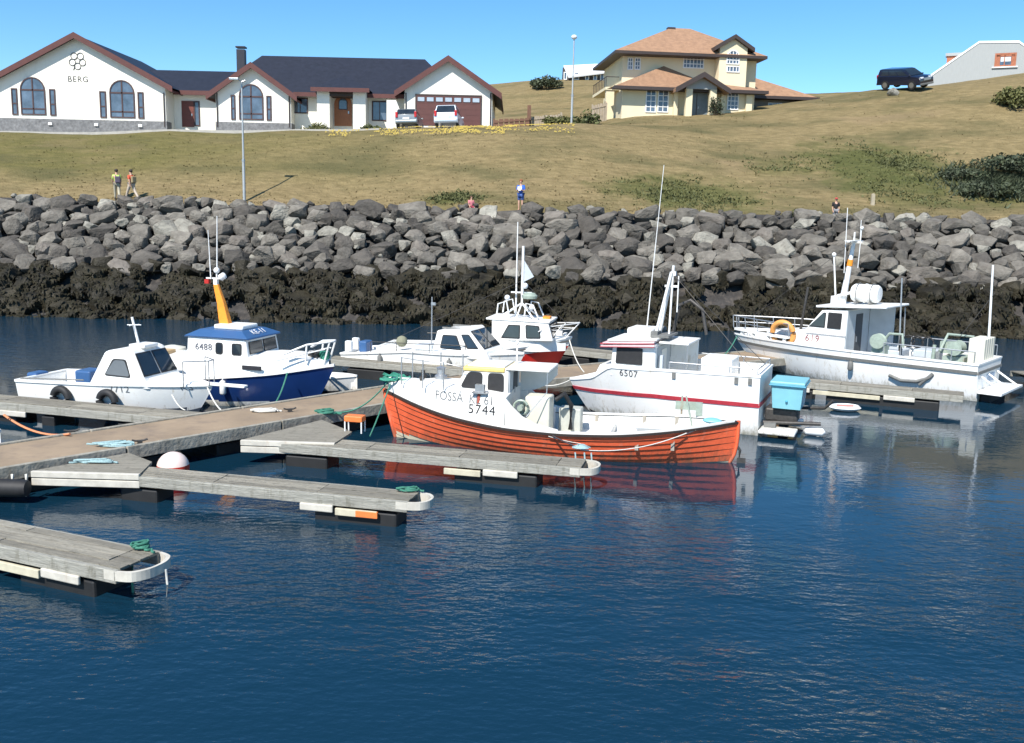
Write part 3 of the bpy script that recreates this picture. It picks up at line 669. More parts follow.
# ---- two storey cream house
YH = 84.0; pz0 = W(625, 117, YH); zH = pz0.z
yel = empty('house', (W(690, 100, YH).x, YH, zH), R(6), 'two storey cream house with tan shingle roofs and white grid windows', 'house')
def L_(px, py, ly):        # local x, z on the plane local y = ly
    n = yel.matrix_basis.to_3x3() @ Vector((0, 1, 0)); q = yel.matrix_basis @ Vector((0, ly, 0)); o = Vector((0, 0, CAMH)); d = Vector(ray(px, py))
    t_ = (q-o).dot(n)/d.dot(n); p = yel.matrix_basis.inverted() @ (o+d*t_); return p.x, p.z
def hip(parent, x0, x1, y0, y1, ze, zr, rx0, rx1, ry, m, th=.16, name='roof', fm=darktrim):
    r_ = MB(); r_.add([(x0, y0, ze), (x1, y0, ze), (x1, y1, ze), (x0, y1, ze), (rx0, ry, zr), (rx1, ry, zr)], [(0, 1, 5, 4), (1, 2, 5), (2, 3, 4, 5), (3, 0, 4), (3, 2, 1, 0)])
    o = r_.build(name, m, parent)
    f_ = MB(); f_.prism([(x0-.02, y0-.02), (x1+.02, y0-.02), (x1+.02, y1+.02), (x0-.02, y1+.02)], ze-.24, ze-.012, 'z'); f_.build('eaves', fm, parent); return o
xA, _ = L_(621, 100, 2.4); xD, _ = L_(755, 90, 2.4); base = -1.2
_, zE2 = L_(650, 52, 1.4)
# upper block (set back 2.4 m), lower front wing
MB().box(xA, xD, 2.4, 10.5, base, zE2-.2).build('upper_wall', cream, yel)
_, zR = L_(673, 28, 6.4); rxa, _ = L_(671, 28, 6.4); rxb, _ = L_(690, 30, 6.4)
hip(yel, xA-.95, xD+.45, 1.05, 11.4, zE2, zR, rxa, rxb, 6.4, shingle)
x0_, _ = L_(625, 38, 5); 
xB0, zS = L_(621, 88, -1.0); xB1, _ = L_(764, 88, -1.0)
_, zE1 = L_(660, 87.5, -.9)
xF0, _ = L_(622, 100, 0); xF1, _ = L_(754, 100, 0)
MB().box(xF0, xF1, 0, 2.39, base, zE1-.2).build('lower_wall', cream, yel)
_, zR1 = L_(668, 66, 2.3); ra, _ = L_(664, 66, 2.3); rb_, _ = L_(706, 78, 2.3)
lr = MB(); rbx = L_(700, 78, 2.38)[0]
lr.add([(xF0-.9, -.9, zE1), (xF1+.9, -.9, zE1), (xF1+.9, 2.38, zE1+.3), (xF0-.9, 2.38, zE1+.15), (ra, 2.38, zR1), (rbx, 2.38, zE1+1.15), (xF1+.4, 2.38, zE1+.75)], [(0, 1, 5, 4), (1, 6, 5), (1, 2, 6), (0, 4, 3), (2, 3, 4, 5, 6), (3, 2, 1, 0)])
lr.build('lower_roof', shingle, yel)
MB().box(xF0-.93, xF1+.93, -.95, -.905, zE1-.22, zE1+.05).build('eaves', darktrim, yel)
MB().box(xF0-.9, xF1+.9, -.90, -.004, zE1-.2, zE1-.012).build('eaves', darktrim, yel)
def yw(pa, pb, pt, pm, ly, nx_, nz_, arch=False, gm=houseglass):
    a, _ = L_(pa, (pt+pm)/2, ly); b, _ = L_(pb, (pt+pm)/2, ly); _, za = L_((pa+pb)/2, pm, ly); _, zt_ = L_((pa+pb)/2, pt, ly)
    pts = arch_pts(a, b, za, zt_) if arch else [(a, za), (b, za), (b, zt_), (a, zt_)]
    return window(yel, pts, ly, whitem, gm, grid_bars(a, b, za, zt_-(.12 if arch else 0), nx_, nz_, .065), fw_=.09)
yw(627.5, 633, 57.5, 70, 2.4, 2, 3); yw(634.5, 640.5, 57.5, 70, 2.4, 2, 3)
yw(683, 704, 55, 68.5, 2.4, 6, 3)
yw(645.5, 656, 90, 112.5, 0, 2, 4); yw(657.5, 668.5, 90, 112.5, 0, 2, 4)
yw(727, 738.5, 92, 110, 0, 3, 4)
# tower bay with its own small gable
xt0, _ = L_(719.5, 60, 1.2); xt1, _ = L_(747, 60, 1.2); _, zte = L_(733, 48, 1.2); _, ztp = L_(733, 39, 1.2); _, ztb = L_(733, 84, 1.2)
MB().prism([(xt0, ztb-1), (xt1, ztb-1), (xt1, zte), ((xt0+xt1)/2, ztp), (xt0, zte)], 1.2, 2.39).build('tower_wall', cream, yel)
tr = MB(); xm = (xt0+xt1)/2; s_ = (ztp-zte)/(xm-xt0)
for s in (-1, 1):
    xe = xm+s*(xm-xt0+.55); ze_ = zte-.55*s_
    tr.prism([(xm, ztp+.02), (xe, ze_+.02), (xe, ze_+.36), (xm, ztp+.36)], .85, 6.0)
tr.build('tower_roof', darktrim, yel)
yw(726.5, 739.5, 50, 64.5, 1.2, 4, 3, True); yw(726.5, 739.5, 66, 72.5, 1.2, 4, 1)
# entrance gable
xe0, _ = L_(686, 100, -1.4); xe1, _ = L_(716.5, 100, -1.4); _, zee = L_(700, 86, -1.4); _, zep = L_(702, 77, -1.4); xm = (xe0+xe1)/2
eg = MB(); s_ = (zep-zee)/(xm-xe0)
for s in (-1, 1):
    xe = xm+s*(xm-xe0+1.0); ze_ = zee-1.0*s_
    eg.prism([(xm, zep), (xe, ze_), (xe, ze_+.30), (xm, zep+.30)], -1.9, 1.15)
eg.build('porch_roof', shingle, yel)
fg = MB()
for s in (-1, 1):
    xe = xm+s*(xm-xe0+1.05); ze_ = zee-1.05*s_
    fg.prism([(xm, zep-.08), (xe, ze_-.08), (xe, ze_+.36), (xm, zep+.36)], -1.98, -1.905)
fg.build('fascia', darktrim, yel)
for a, b in ((xe0, xe0+.55), (xe1-.55, xe1)): MB().box(a, b, -1.4, -.95, base, zee-.25).build('porch_pier', cream, yel)
MB().prism([(xe0, zee-.245), (xe1, zee-.245), (xe1, zee-.02), (xm, zep-.06), (xe0, zee-.02)], -1.38, -1.2).build('porch_tympanum', palegrey, yel)
dd = MB().box(xm-.95, xm+.95, -.07, -.004, -.3, zee-.4).build('door', greydoor, yel)
MB().box(xm-.03, xm+.03, -.085, -.072, -.3, zee-.45).build('door_joint', darktrim, dd)
MB().box(xm+.1, xm+.18, -.16, -.072, .8, 1.0).build('handle', steel, dd)
for pa, pb in ((673, 677), (720, 724), (745, 751)):
    a, _ = L_(pa, 100, 0); b, _ = L_(pb, 100, 0); MB().box(a, b, -.35, -.004, base, zE1-.25).build('pilaster', cream, yel)
# left balcony pier
a, _ = L_(606, 100, 3.4); b, _ = L_(614, 100, 3.4); _, zq = L_(610, 90, 3.4)
MB().box(a, b, 3.4, 3.9, base, zq).build('balcony_pier', cream, yel)
MB().box(a-.1, xA-.004, 3.3, 9.5, zq+.004, zq+.25).build('balcony', cream, yel)
rl = MB()
for k in range(9): yy = 3.35+k*.75; rl.tube([(a-.05, yy, zq+.24), (a-.05, yy, zq+1.1)], .03, 5)
rl.tube([(a-.05, 3.3, zq+1.12), (a-.05, 9.5, zq+1.12)], .035, 5); rl.tube([(a-.05, 3.35, zq+1.12), (xA-.05, 3.35, zq+1.12)], .035, 5); rl.build('balcony_rail', darktrim, yel)
# right single storey wing
xr0 = xD+.01; xr1, _ = L_(806, 100, 5.5); _, zre = L_(790, 97, 4.6); _, zrr = L_(758, 76, 8)
MB().box(xr0, xr1, 5.5, 11, base, zre-.2).build('wing_wall', mat('brown_grey_render', (.22, .19, .16), .85), yel)
wr = MB(); wr.add([(xr0-.3, 4.6, zre), (xr1+.9, 4.6, zre), (xr1+.9, 11.6, zre), (xr0-.3, 11.6, zre), (xr0-.3, 8, zrr), (xr0+1.2, 8, zrr)], [(0, 1, 5, 4), (1, 2, 5), (2, 3, 4, 5), (3, 0, 4), (3, 2, 1, 0)]); wr.build('wing_roof', shingle, yel)
MB().box(xr0-.3, xr1+.93, 4.53, 4.595, zre-.22, zre+.05).build('eaves', darktrim, yel)
a, _ = L_(768, 104, 5.5); b, _ = L_(782, 104, 5.5)
window(yel, [(a, zre-1.15), (b, zre-1.15), (b, zre-.45), (a, zre-.45)], 5.5, whitem, houseglass, grid_bars(a, b, zre-1.15, zre-.45, 3, 1), fw_=.07)
MB().box(rxa-.35, rxa+.35, 6.1, 6.7, zR-.3, zR+.02).build('roof_vent', darktrim, yel)

# ---- grey house at the top right
YG = 101.0
p = W(985, 78, YG); grey = empty('house', (p.x, YG, p.z), R(-25), 'pale grey house with a white edged sloping roof and a brick chimney', 'house')
def g_(px, py, ly=0):
    Mi = grey.matrix_basis.inverted(); o = Mi @ Vector((0, 0, CAMH)); d = Mi.to_3x3() @ Vector(ray(px, py)); t = (ly-o.y)/d.y; q = o+d*t; return (q.x, q.z)
prf = [g_(926, 80), g_(979, 43.5), g_(1019, 43), g_(1075, 84)]; prf = prf+[(prf[-1][0], -2.5), (prf[0][0], -2.5)]
MB().prism(prf, 0, 9).build('wall', palegrey, grey)
rfm = MB(); top = prf[:4]
for i in range(3):
    a, b = Vector(top[i]), Vector(top[i+1]); rfm.prism([tuple(a+Vector((0, .02))), tuple(b+Vector((0, .02))), tuple(b+Vector((0, .24))), tuple(a+Vector((0, .24)))], -.06, 9.3)
rfm.build('roof', whiteroof, grey)
a, b = g_(994, 67), g_(1017, 52.5)
w_ = window(grey, [(a[0], a[1]), (b[0], a[1]), (b[0], b[1]), (a[0], b[1])], 0, brickm, houseglass, [(a[0], a[0]+.5, a[1], b[1]), (b[0]-.45, b[0], a[1], b[1]), (a[0], b[0], b[1]-.35, b[1]), (a[0]+.85, a[0]+.95, a[1], b[1])], fw_=.15)
MB().box(a[0]+.55, b[0]-.5, -.032, -.022, a[1]+.5, b[1]-.4).build('blind', whitem, w_)
MB().box(a[0]-.2, b[0]+.2, -.16, -.075, a[1]-.12, a[1]-.004).build('sill', whitem, grey)
c0, c1 = g_(945.5, 75, 2), g_(960, 54, 2); ch = MB(); ch.box(c0[0], c1[0]+.3, 1.5, 2.6, c0[1]-.5, c1[1]-.25); ch.build('chimney', brickm, grey)
MB().box(c0[0]-.15, c1[0]+.45, 1.35, 2.75, c1[1]-.245, c1[1]+.05).build('chimney_cap', palegrey, grey)

# ---- far house with the white roof
YF = 118.0; p = W(580, 81, YF); far = empty('house', (p.x, YF, p.z), 0, 'distant low dark house under a bright white sheet roof', 'house')
def f_(px, py, Y=YF): q = W(px, py, Y); return (q.x-p.x, q.z-p.z)
a, b = f_(561, 84), f_(612, 84); t0, t1 = f_(567, 77), f_(612, 77)
MB().box(a[0]+.6, b[0], 0, 9, -3, t0[1]+.1).build('wall', darktrim, far)
e0_, e1_, r0_, r1_ = f_(568, 77.5), f_(612, 72), f_(563.5, 65.5, YF+4.5), f_(612, 63, YF+4.5)
MB().slab([(e0_[0], -.8, e0_[1]), (e1_[0], -.8, e1_[1]), (r1_[0], 4.5, r1_[1]), (r0_[0], 4.5, r0_[1])], .18).slab([(r0_[0], 4.51, r0_[1]), (r1_[0], 4.51, r1_[1]), (e1_[0], 9.8, e1_[1]), (e0_[0], 9.8, e0_[1])], .18).build('roof', whiteroof, far)
gx_ = a[0]+.6; MB().prism([(0.02, t0[1]-2.5), (8.98, t0[1]-2.5), (4.5, r0_[1]-.25)], gx_-.25, gx_-.004, 'x').build('gable_wall', darktrim, far)
for k, (pa, pb) in enumerate(((563.5, 567), (574, 579), (585, 589), (593, 597), (600, 604))):
    a, _ = f_(pa, 80); b, _ = f_(pb, 80); window(far, [(a, .1), (b, .1), (b, 1.0), (a, 1.0)], 0, whitem, houseglass, fw_=.1)

# ------------------------------------------------------------------ fences, lamps
def fence(px0, px1, Yf, h, m, label, gap=.16, cap=True):
    a = W(px0, 118, Yf); b = W(px1, 118, Yf); z0 = min(tz(a.x, Yf), tz(b.x, Yf))
    t = empty('fence', (a.x, Yf, z0), 0, label, 'fence'); L = b.x-a.x; p_ = MB(); x = 0
    while x < L:
        g = tz(a.x+x, Yf)-z0; p_.box(x, x+gap*.82, -.02, .02, g-.1, g+h*random.uniform(.95, 1.03)); x += gap
    p_.build('panel', m, t)
    n_ = max(2, int(L/1.7)+1)
    for i in range(n_):
        xx = L*i/(n_-1); g = tz(a.x+xx, Yf)-z0; MB().box(xx-.06, xx+.06, .03, .14, g-.2, g+h+.08).build('post', m, t)
    r_ = MB(); r_.slab([(0, -.07, tz(a.x, Yf)-z0+h*.86), (L, -.07, tz(b.x, Yf)-z0+h*.86), (L, -.03, tz(b.x, Yf)-z0+h*.86), (0, -.03, tz(a.x, Yf)-z0+h*.86)], .12); r_.build('rail', m, t)
fence(494, 529, 75.5, 1.05, fencebrown, 'low dark brown board fence beside the garage gable', .4)
fence(529.5, 561, 76.5, 1.25, fencepale, 'pale weathered paling fence in front of the bank', .2)
fence(592, 605, 85, 1.6, fencepale, 'short pale board fence at the left of the cream house', .22)
pb_ = W(529, 118, 76); t = MB().box(-.14, .14, -.14, .14, -.2, 2.0).build('gate_post', fencebrown); t.location = (pb_.x, 76, tz(pb_.x, 76)); tag(t, 'tall dark gate post between the brown and the pale fence', 'post')
def lamp(px, py, Yl, top, label, arm):
    p = W(px, py, Yl); z0 = tz(p.x, Yl); zt = W(px, top, Yl).z-z0
    t = empty('street_lamp', (p.x, Yl, z0), 0, label, 'street lamp')
    MB().tube([(0, 0, -.4), (0, 0, zt*.35)], .085, 10).tube([(0, 0, zt*.35), (0, 0, zt-.1)], .062, 10, r2=.045).build('pole', mat('lamp_grey', (.42, .44, .44), .45, .3), t, smooth=50)
    MB().tube([(0, 0, zt*.35-.12), (0, 0, zt*.35+.02)], .10, 10).build('collar', steel, t, smooth=50)
    h = MB()
    if arm: h.tube([(0, 0, zt-.12), (-.15, -.1, zt-.02), (-.45, -.25, zt+.02)], .03, 6); h.box(-.62, -.1, -.38, -.1, zt-.04, zt+.07); h.tube([(0, 0, zt-.12), (.2, .05, zt-.02)], .05, 6)
    else: h.lathe([(.05, zt-.12), (.2, zt-.02), (.24, zt+.08), (.16, zt+.2), (.02, zt+.25)], 12)
    h.build('lamp_head', steel if arm else clearlens, t, bevel=.01)
lamp(244.5, 206, 57.0, 80, 'tall grey street lamp standing at the top of the sea wall before the white house', True)
lamp(571.5, 121, 74.0, 38, 'pale street lamp with a ball head standing before the pale fence', False)

# ------------------------------------------------------------------ cars
def car(loc, rz, L, Wd, H, paint, label, kind='hatch', side_prof=None):
    t = empty('parked_car', loc, rz, label, 'car')       # +x is the front
    h = L/2; wb = .3*L
    low = [(-h, .38), (-h+.03, .78), (-h+.06, .98), (h-1.15, .98), (h-.35, .86), (h-.05, .68), (h, .42), (h-.05, .28), (-h+.04, .28)]
    if kind == 'suv': low = [(-h, .5), (-h+.02, 1.0), (-h+.05, 1.15), (h-1.2, 1.15), (h-.3, 1.08), (h-.04, .9), (h, .55), (h-.06, .38), (-h+.04, .38)]
    bl = low[2][1]; wr = .33 if kind != 'suv' else .39
    b = MB(); hw = Wd/2
    rings = [[(x*(.985 if abs(y) > .8 else 1), y*hw, z if abs(y) < .99 else (.3+(z-.3)*.97)) for x, z in low] for y in (-1, -.93, 0, .93, 1)]
    b.loft(rings, True, True)
    gh = [(-h+.06, bl-.02), (-h+.38, H-.06), (-h+.6, H), (h-2.05, H), (h-1.85, H-.04), (h-1.0, bl-.02)]
    if kind == 'suv': gh[1] = (-h+.2, H-.06); gh[2] = (-h+.4, H)
    def gy(z): return hw*.95-(z-bl)*.24
    rings = [[(x, s*gy(z)*1.0, z) for x, z in gh] for s in (-1, 1)]
    b.loft(rings, True, True)
    body = b.build('body', paint, t, smooth=35, bevel=.03)
    sw = MB()
    for s in (-1, 1):
        def q(x, z): return (x, s*(gy(z)+.012), z)
        zz0, zz1 = bl+.04, H-.12
        for u0, u1 in ((.08, .34), (.37, .62), (.65, .93)):
            lo = lambda u: gh[0][0]+.1+(gh[5][0]-gh[0][0]-.25)*u; hi = lambda u: gh[1][0]+.15+(gh[4][0]-gh[1][0]-.25)*u
            P_ = [q(lo(u0), zz0), q(lo(u1), zz0), q(hi(u1), zz1), q(hi(u0), zz1)]
            sw.slab(P_ if s < 0 else P_[::-1], .02)
    sw.build('side_window', glassm, t)
    def endglass(a, b, name, k0=.1, k1=.9):
        A_, B_ = Vector((a[0], a[1])), Vector((b[0], b[1])); m = MB(); p0, p1 = A_.lerp(B_, k0), A_.lerp(B_, k1); nrm = Vector((-(B_-A_).y, (B_-A_).x)).normalized()*.014
        if nrm.y < 0: nrm = -nrm
        p0 = p0+nrm; p1 = p1+nrm
        m.slab([(p0.x, gy(p0.y)-.07, p0.y), (p0.x, -gy(p0.y)+.07, p0.y), (p1.x, -gy(p1.y)+.07, p1.y), (p1.x, gy(p1.y)-.07, p1.y)], .02); m.build(name, glassm, t)
    endglass(gh[0], gh[1], 'rear_window', .12, .95); endglass(gh[5], gh[4], 'windscreen', .08, .95)
    for sx in (-1, 1):
        for s in (-1, 1):
            cx = sx*wb; wl = empty('wheel', (cx, s*(hw-.1), wr), 0, None, None); wl.parent = t
            Mw = Matrix.Rotation(R(90), 4, 'X')
            MB().lathe([(wr*.62, -.11), (wr*.95, -.11), (wr, -.06), (wr, .06), (wr*.95, .11), (wr*.62, .11)], 18, Mw).build('tyre', blackrub, wl, smooth=40)
            MB().lathe([(.02, -.115), (wr*.6, -.118), (wr*.62, 0), (wr*.6, .118), (.02, .115)], 14, Mw).build('rim', chrome, wl, smooth=40)
    zl = bl-.12
    for s in (-1, 1):
        MB().box(h-.42, h-.08, s*hw*.62-.17, s*hw*.62+.17, zl-.16, zl-.0).build('headlight', clearlens, t, bevel=.02)
        MB().box(-h+.0-.02, -h+.16, s*hw*.86-.09, s*hw*.86+.09, zl-.1, zl+.32 if kind != 'suv' else zl+.2).build('tail_light', redlens, t, bevel=.02)
        MB().ball((gh[5][0]-.15, s*(hw+.02), bl+.05), .1, 8, (.7, 1, .7)).build('mirror', paint, t, smooth=60)
    MB().box(-h-.03, -h+.1, -.26, .26, zl-.26, zl-.12).build('number_plate', whitem, t)
    MB().box(h-.1, h+.02, -hw*.95, hw*.95, .36, .52).box(-h-.04, -h+.1, -hw*.95, hw*.95, .36, .54).build('bumper', paint if kind != 'suv' else greyrub, t, bevel=.03)
    if kind == 'suv':
        MB().box(h-.09, h+.006, -.45, .45, .74, .96).build('grille', chrome, t, bevel=.01)
    return t
p = W(410, 125, 73.5); car((p.x, 73.6, tz(p.x, 73.6)+.06), R(88), 4.2, 1.72, 1.47, silverp, 'silver grey hatchback parked tail out, left of the two cars before the garage')
p = W(449.5, 125, 73.2); car((p.x, 73.4, tz(p.x, 73.4)+.06), R(86), 4.4, 1.85, 1.66, paleblue, 'pale silver blue car parked tail out before the brown garage door')
p = W(907, 89, 86.0); s_ = car((p.x, 86.6, tz(p.x, 86.3)+.06), R(-58), 4.5, 1.80, 1.72, navyp, 'black four wheel drive parked on the crest of the hill beside the grey house', 'suv')

for c_ in [o for o in COL.objects if o.name.startswith('parked_car')]:
    x_, y_ = c_.location.x, c_.location.y; nrm_ = Vector((-(tz(x_+1, y_)-tz(x_-1, y_))/2, -(tz(x_, y_+1)-tz(x_, y_-1))/2, 1)).normalized()
    c_.rotation_euler = (Vector((0, 0, 1)).rotation_difference(nrm_) @ c_.rotation_euler.to_quaternion()).to_euler(); c_.location.z = tz(x_, y_)+.08
    if c_ is not s_: c_.scale = (.94, .94, .94)
p = W(894.5, 86, 84.2); rkk = bpy.data.objects.new('boulder', protos[1][2]); COL.objects.link(rkk); rkk.location = (p.x, 84.4, tz(p.x, 84.4)+.25); rkk.scale = (.65, .5, .5); tag(rkk, 'pale rounded boulder in the grass in front of the black car', 'boulder')
p = W(874.5, 180, 60); st = MB().prism([(-.16, -.2), (.16, -.2), (.13, .75), (.02, .85), (-.13, .78)], -.12, .12).build('marker_stone', mat('weathered_marker', (.38, .33, .24), .9)); st.location = (p.x, 60, tz(p.x, 60)); st.scale = (.7, .7, .75); tag(st, 'small pale marker stone standing in the grass below the green patch', 'marker stone')

# ------------------------------------------------------------------ shrubs and flowers
leafm = mat('shrub_leaf', (0.075, 0.095, 0.028), .7, var=.5, scale=1.5, col2=(.14, .16, .05))
leafd = mat('dark_shrub_leaf', (0.040, 0.055, 0.030), .7, var=.5, scale=1.2, col2=(.085, .105, .05))
leafo = mat('olive_shrub_leaf', (0.10, 0.11, 0.03), .75, var=.4, scale=1.5, col2=(.16, .16, .05))
twig = mat('shrub_twig', (.09, .06, .04), .9)
def shrub(loc, rx, ry, h, n_, m, label, group=None, ls=.11, name='shrub', cat='shrub'):
    t = empty(name, loc, 0, label, cat, group); g = MB(); tw = MB(); blobs = []
    for _ in range(14):
        a = random.uniform(0, 6.28); r_ = math.sqrt(random.random())*.8; hz = h*(1-.55*r_*r_)*random.uniform(.55, .95)
        blobs.append((Vector((math.cos(a)*r_*rx, math.sin(a)*r_*ry, hz*.7)), random.uniform(.22, .42)))
        tw.tube([(math.cos(a)*r_*rx*.25, math.sin(a)*r_*ry*.25, -.1), (math.cos(a)*r_*rx*.6, math.sin(a)*r_*ry*.6, hz*.45), (math.cos(a)*r_*rx, math.sin(a)*r_*ry, hz*.85)], .035, 5, r2=.012)
    for _ in range(n_):
        b, br = random.choice(blobs); d = Vector((random.gauss(0, 1), random.gauss(0, 1), random.gauss(0, 1))).normalized()*random.random()**.4
        c = b+Vector((d.x*br*rx*1.1, d.y*br*ry*1.1, d.z*br*h)); c.z = max(.02, c.z)
        e1 = Vector((random.gauss(0, 1), random.gauss(0, 1), random.gauss(0, .7))).normalized()*ls*random.uniform(.6, 1.4); e2 = e1.cross(Vector((random.gauss(0, 1), random.gauss(0, 1), random.gauss(0, 1)))).normalized()*e1.length*.5
        k = len(g.v); g.v += [c-e1, c+e2, c+e1, c-e2]; g.f.append((k, k+1, k+2, k+3)); g.m.append(0)
    tw.build('stem', twig, t); g.build('foliage', m, t, recalc=False)
def sh_at(px, py, Yd, *a, **k): p = W(px, py, Yd); shrub((p.x, Yd, tz(p.x, Yd)-.05), *a, **k)
sh_at(546, 84, 110, 1.9, 1.5, 1.7, 1500, leafd, 'small dark rounded tree on the skyline left of the far white roofed house', ls=.16)
sh_at(577, 115, 80, 1.1, .8, 1.7, 500, leafm, 'tall loose green shrub beside the street lamp before the cream house', ls=.13)
sh_at(590, 112, 82, 1.0, .8, 1.8, 500, leafm, 'tall green shrub close to the left corner of the cream house', ls=.13)
sh_at(556, 121, 75, 1.3, .7, 1.2, 800, leafo, 'olive shrub at the right end of the pale fence', ls=.11)
sh_at(565, 112, 79, 1.0, .8, 1.7, 600, leafo, 'thin olive shrub behind the right end of the pale fence', ls=.11)
sh_at(316, 124, 73.6, 1.3, .6, 1.0, 800, leafo, 'rounded green shrub at the left pier of the porch', ls=.09)
sh_at(371, 124, 73.4, 1.0, .5, .75, 600, leafm, 'low green shrub at the right pier of the porch', ls=.09)
sh_at(716, 106, 82.2, .7, .5, 1.9, 500, leafd, 'dark climbing shrub beside the right porch pier of the cream house', ls=.1)
sh_at(988, 186, 62, 2.0, 1.6, 1.1, 1900, leafd, 'dark green bush low on the right hand slope', ls=.12)
sh_at(963, 168, 65, 1.7, 1.3, .8, 1300, leafd, 'smaller dark bush at the left of the big dark bush', ls=.11)
sh_at(1010, 166, 66, 2.6, 2.0, 1.5, 2600, leafd, 'big dark bush at the right edge halfway up the slope', ls=.13)
sh_at(1018, 118, 78, 2.2, 1.6, 1.9, 2000, leafo, 'brownish olive bush at the right edge below the grey house', ls=.14)
sh_at(797, 217, 57.2, .4, .35, .6, 350, leafm, 'tiny green bush at the top of the sea wall left of the person in black', ls=.08)
def patch(name, px, py, Yd, rx, ry, n_, m, label, h=(.04, .14)):
    c = W(px, py, Yd); pts = []
    while len(pts) < n_:
        x, y = random.gauss(0, .55), random.gauss(0, .55)
        q = x*x+y*y
        if q > 2.2 or noise.noise(Vector((x*1.6+px, y*1.6, 0)))+.35*random.gauss(0, 1) < -.05+.2*q: continue
        xx, yy = c.x+x*rx, Yd+y*ry; pts.append((xx, yy, tz(xx, yy)))
    blades(name, pts, h[0], h[1], .07, m, 3, label, 'ground cover', 1.3)
gpm = mat('green_ground_cover', (0.075, 0.088, 0.026), .8, var=.4, scale=1.0, col2=(.135, .14, .048))
patch('ground_cover', 880, 150, 67, 5.2, 4.2, 1500, gpm, 'green leafy ground cover spreading on the right slope')
patch('ground_cover', 905, 172, 62.5, 3.6, 2.6, 300, gpm, 'thin green ground cover below the large green patch')
patch('ground_cover', 690, 186, 60.5, 4.6, 2.4, 900, gpm, 'green ground cover on the middle of the slope')
patch('ground_cover', 778, 152, 66, 2.4, 1.5, 80, gpm, 'faint green ground cover on the dry slope')
patch('undergrowth', 1003, 172, 63.8, 3.4, 2.8, 1900, leafd, 'dark green undergrowth spreading between the bushes at the right edge', (.15, .5))
patch('ground_cover', 455, 200, 57.9, 1.5, .8, 400, gpm, 'green tuft behind the sea wall beside the small person in pink')
ym = mat('yellow_flower_heads', (.38, .28, .05), .8, var=.2)
pts = []
for _ in range(3600):
    px = random.uniform(325, 575); dens = .25+.75*max(0, 1-abs(px-475)/110)
    if random.random() > dens: continue
    yy = random.uniform(67.5, 70.3)if px < 505 else random.uniform(68.5, 73); x = W(px, 126, yy).x
    if noise.noise(Vector((x*.5, yy*.9, 3))) < -.08: continue
    pts.append((x, yy, tz(x, yy)+.14))
fl = MB()
for (x, y, z) in pts:
    r_ = random.uniform(.022, .045); k = len(fl.v); fl.v += [Vector((x-r_, y-r_*.4, z-r_*.7)), Vector((x+r_, y-r_*.4, z-r_*.7)), Vector((x+r_, y+r_*.4, z+r_*.7)), Vector((x-r_, y+r_*.4, z+r_*.7))]; fl.f.append((k, k+1, k+2, k+3)); fl.m.append(0)
tag(fl.build('wildflowers', ym, recalc=False), 'band of yellow wildflowers along the edge of the driveway', 'flowers', None, 'stuff')

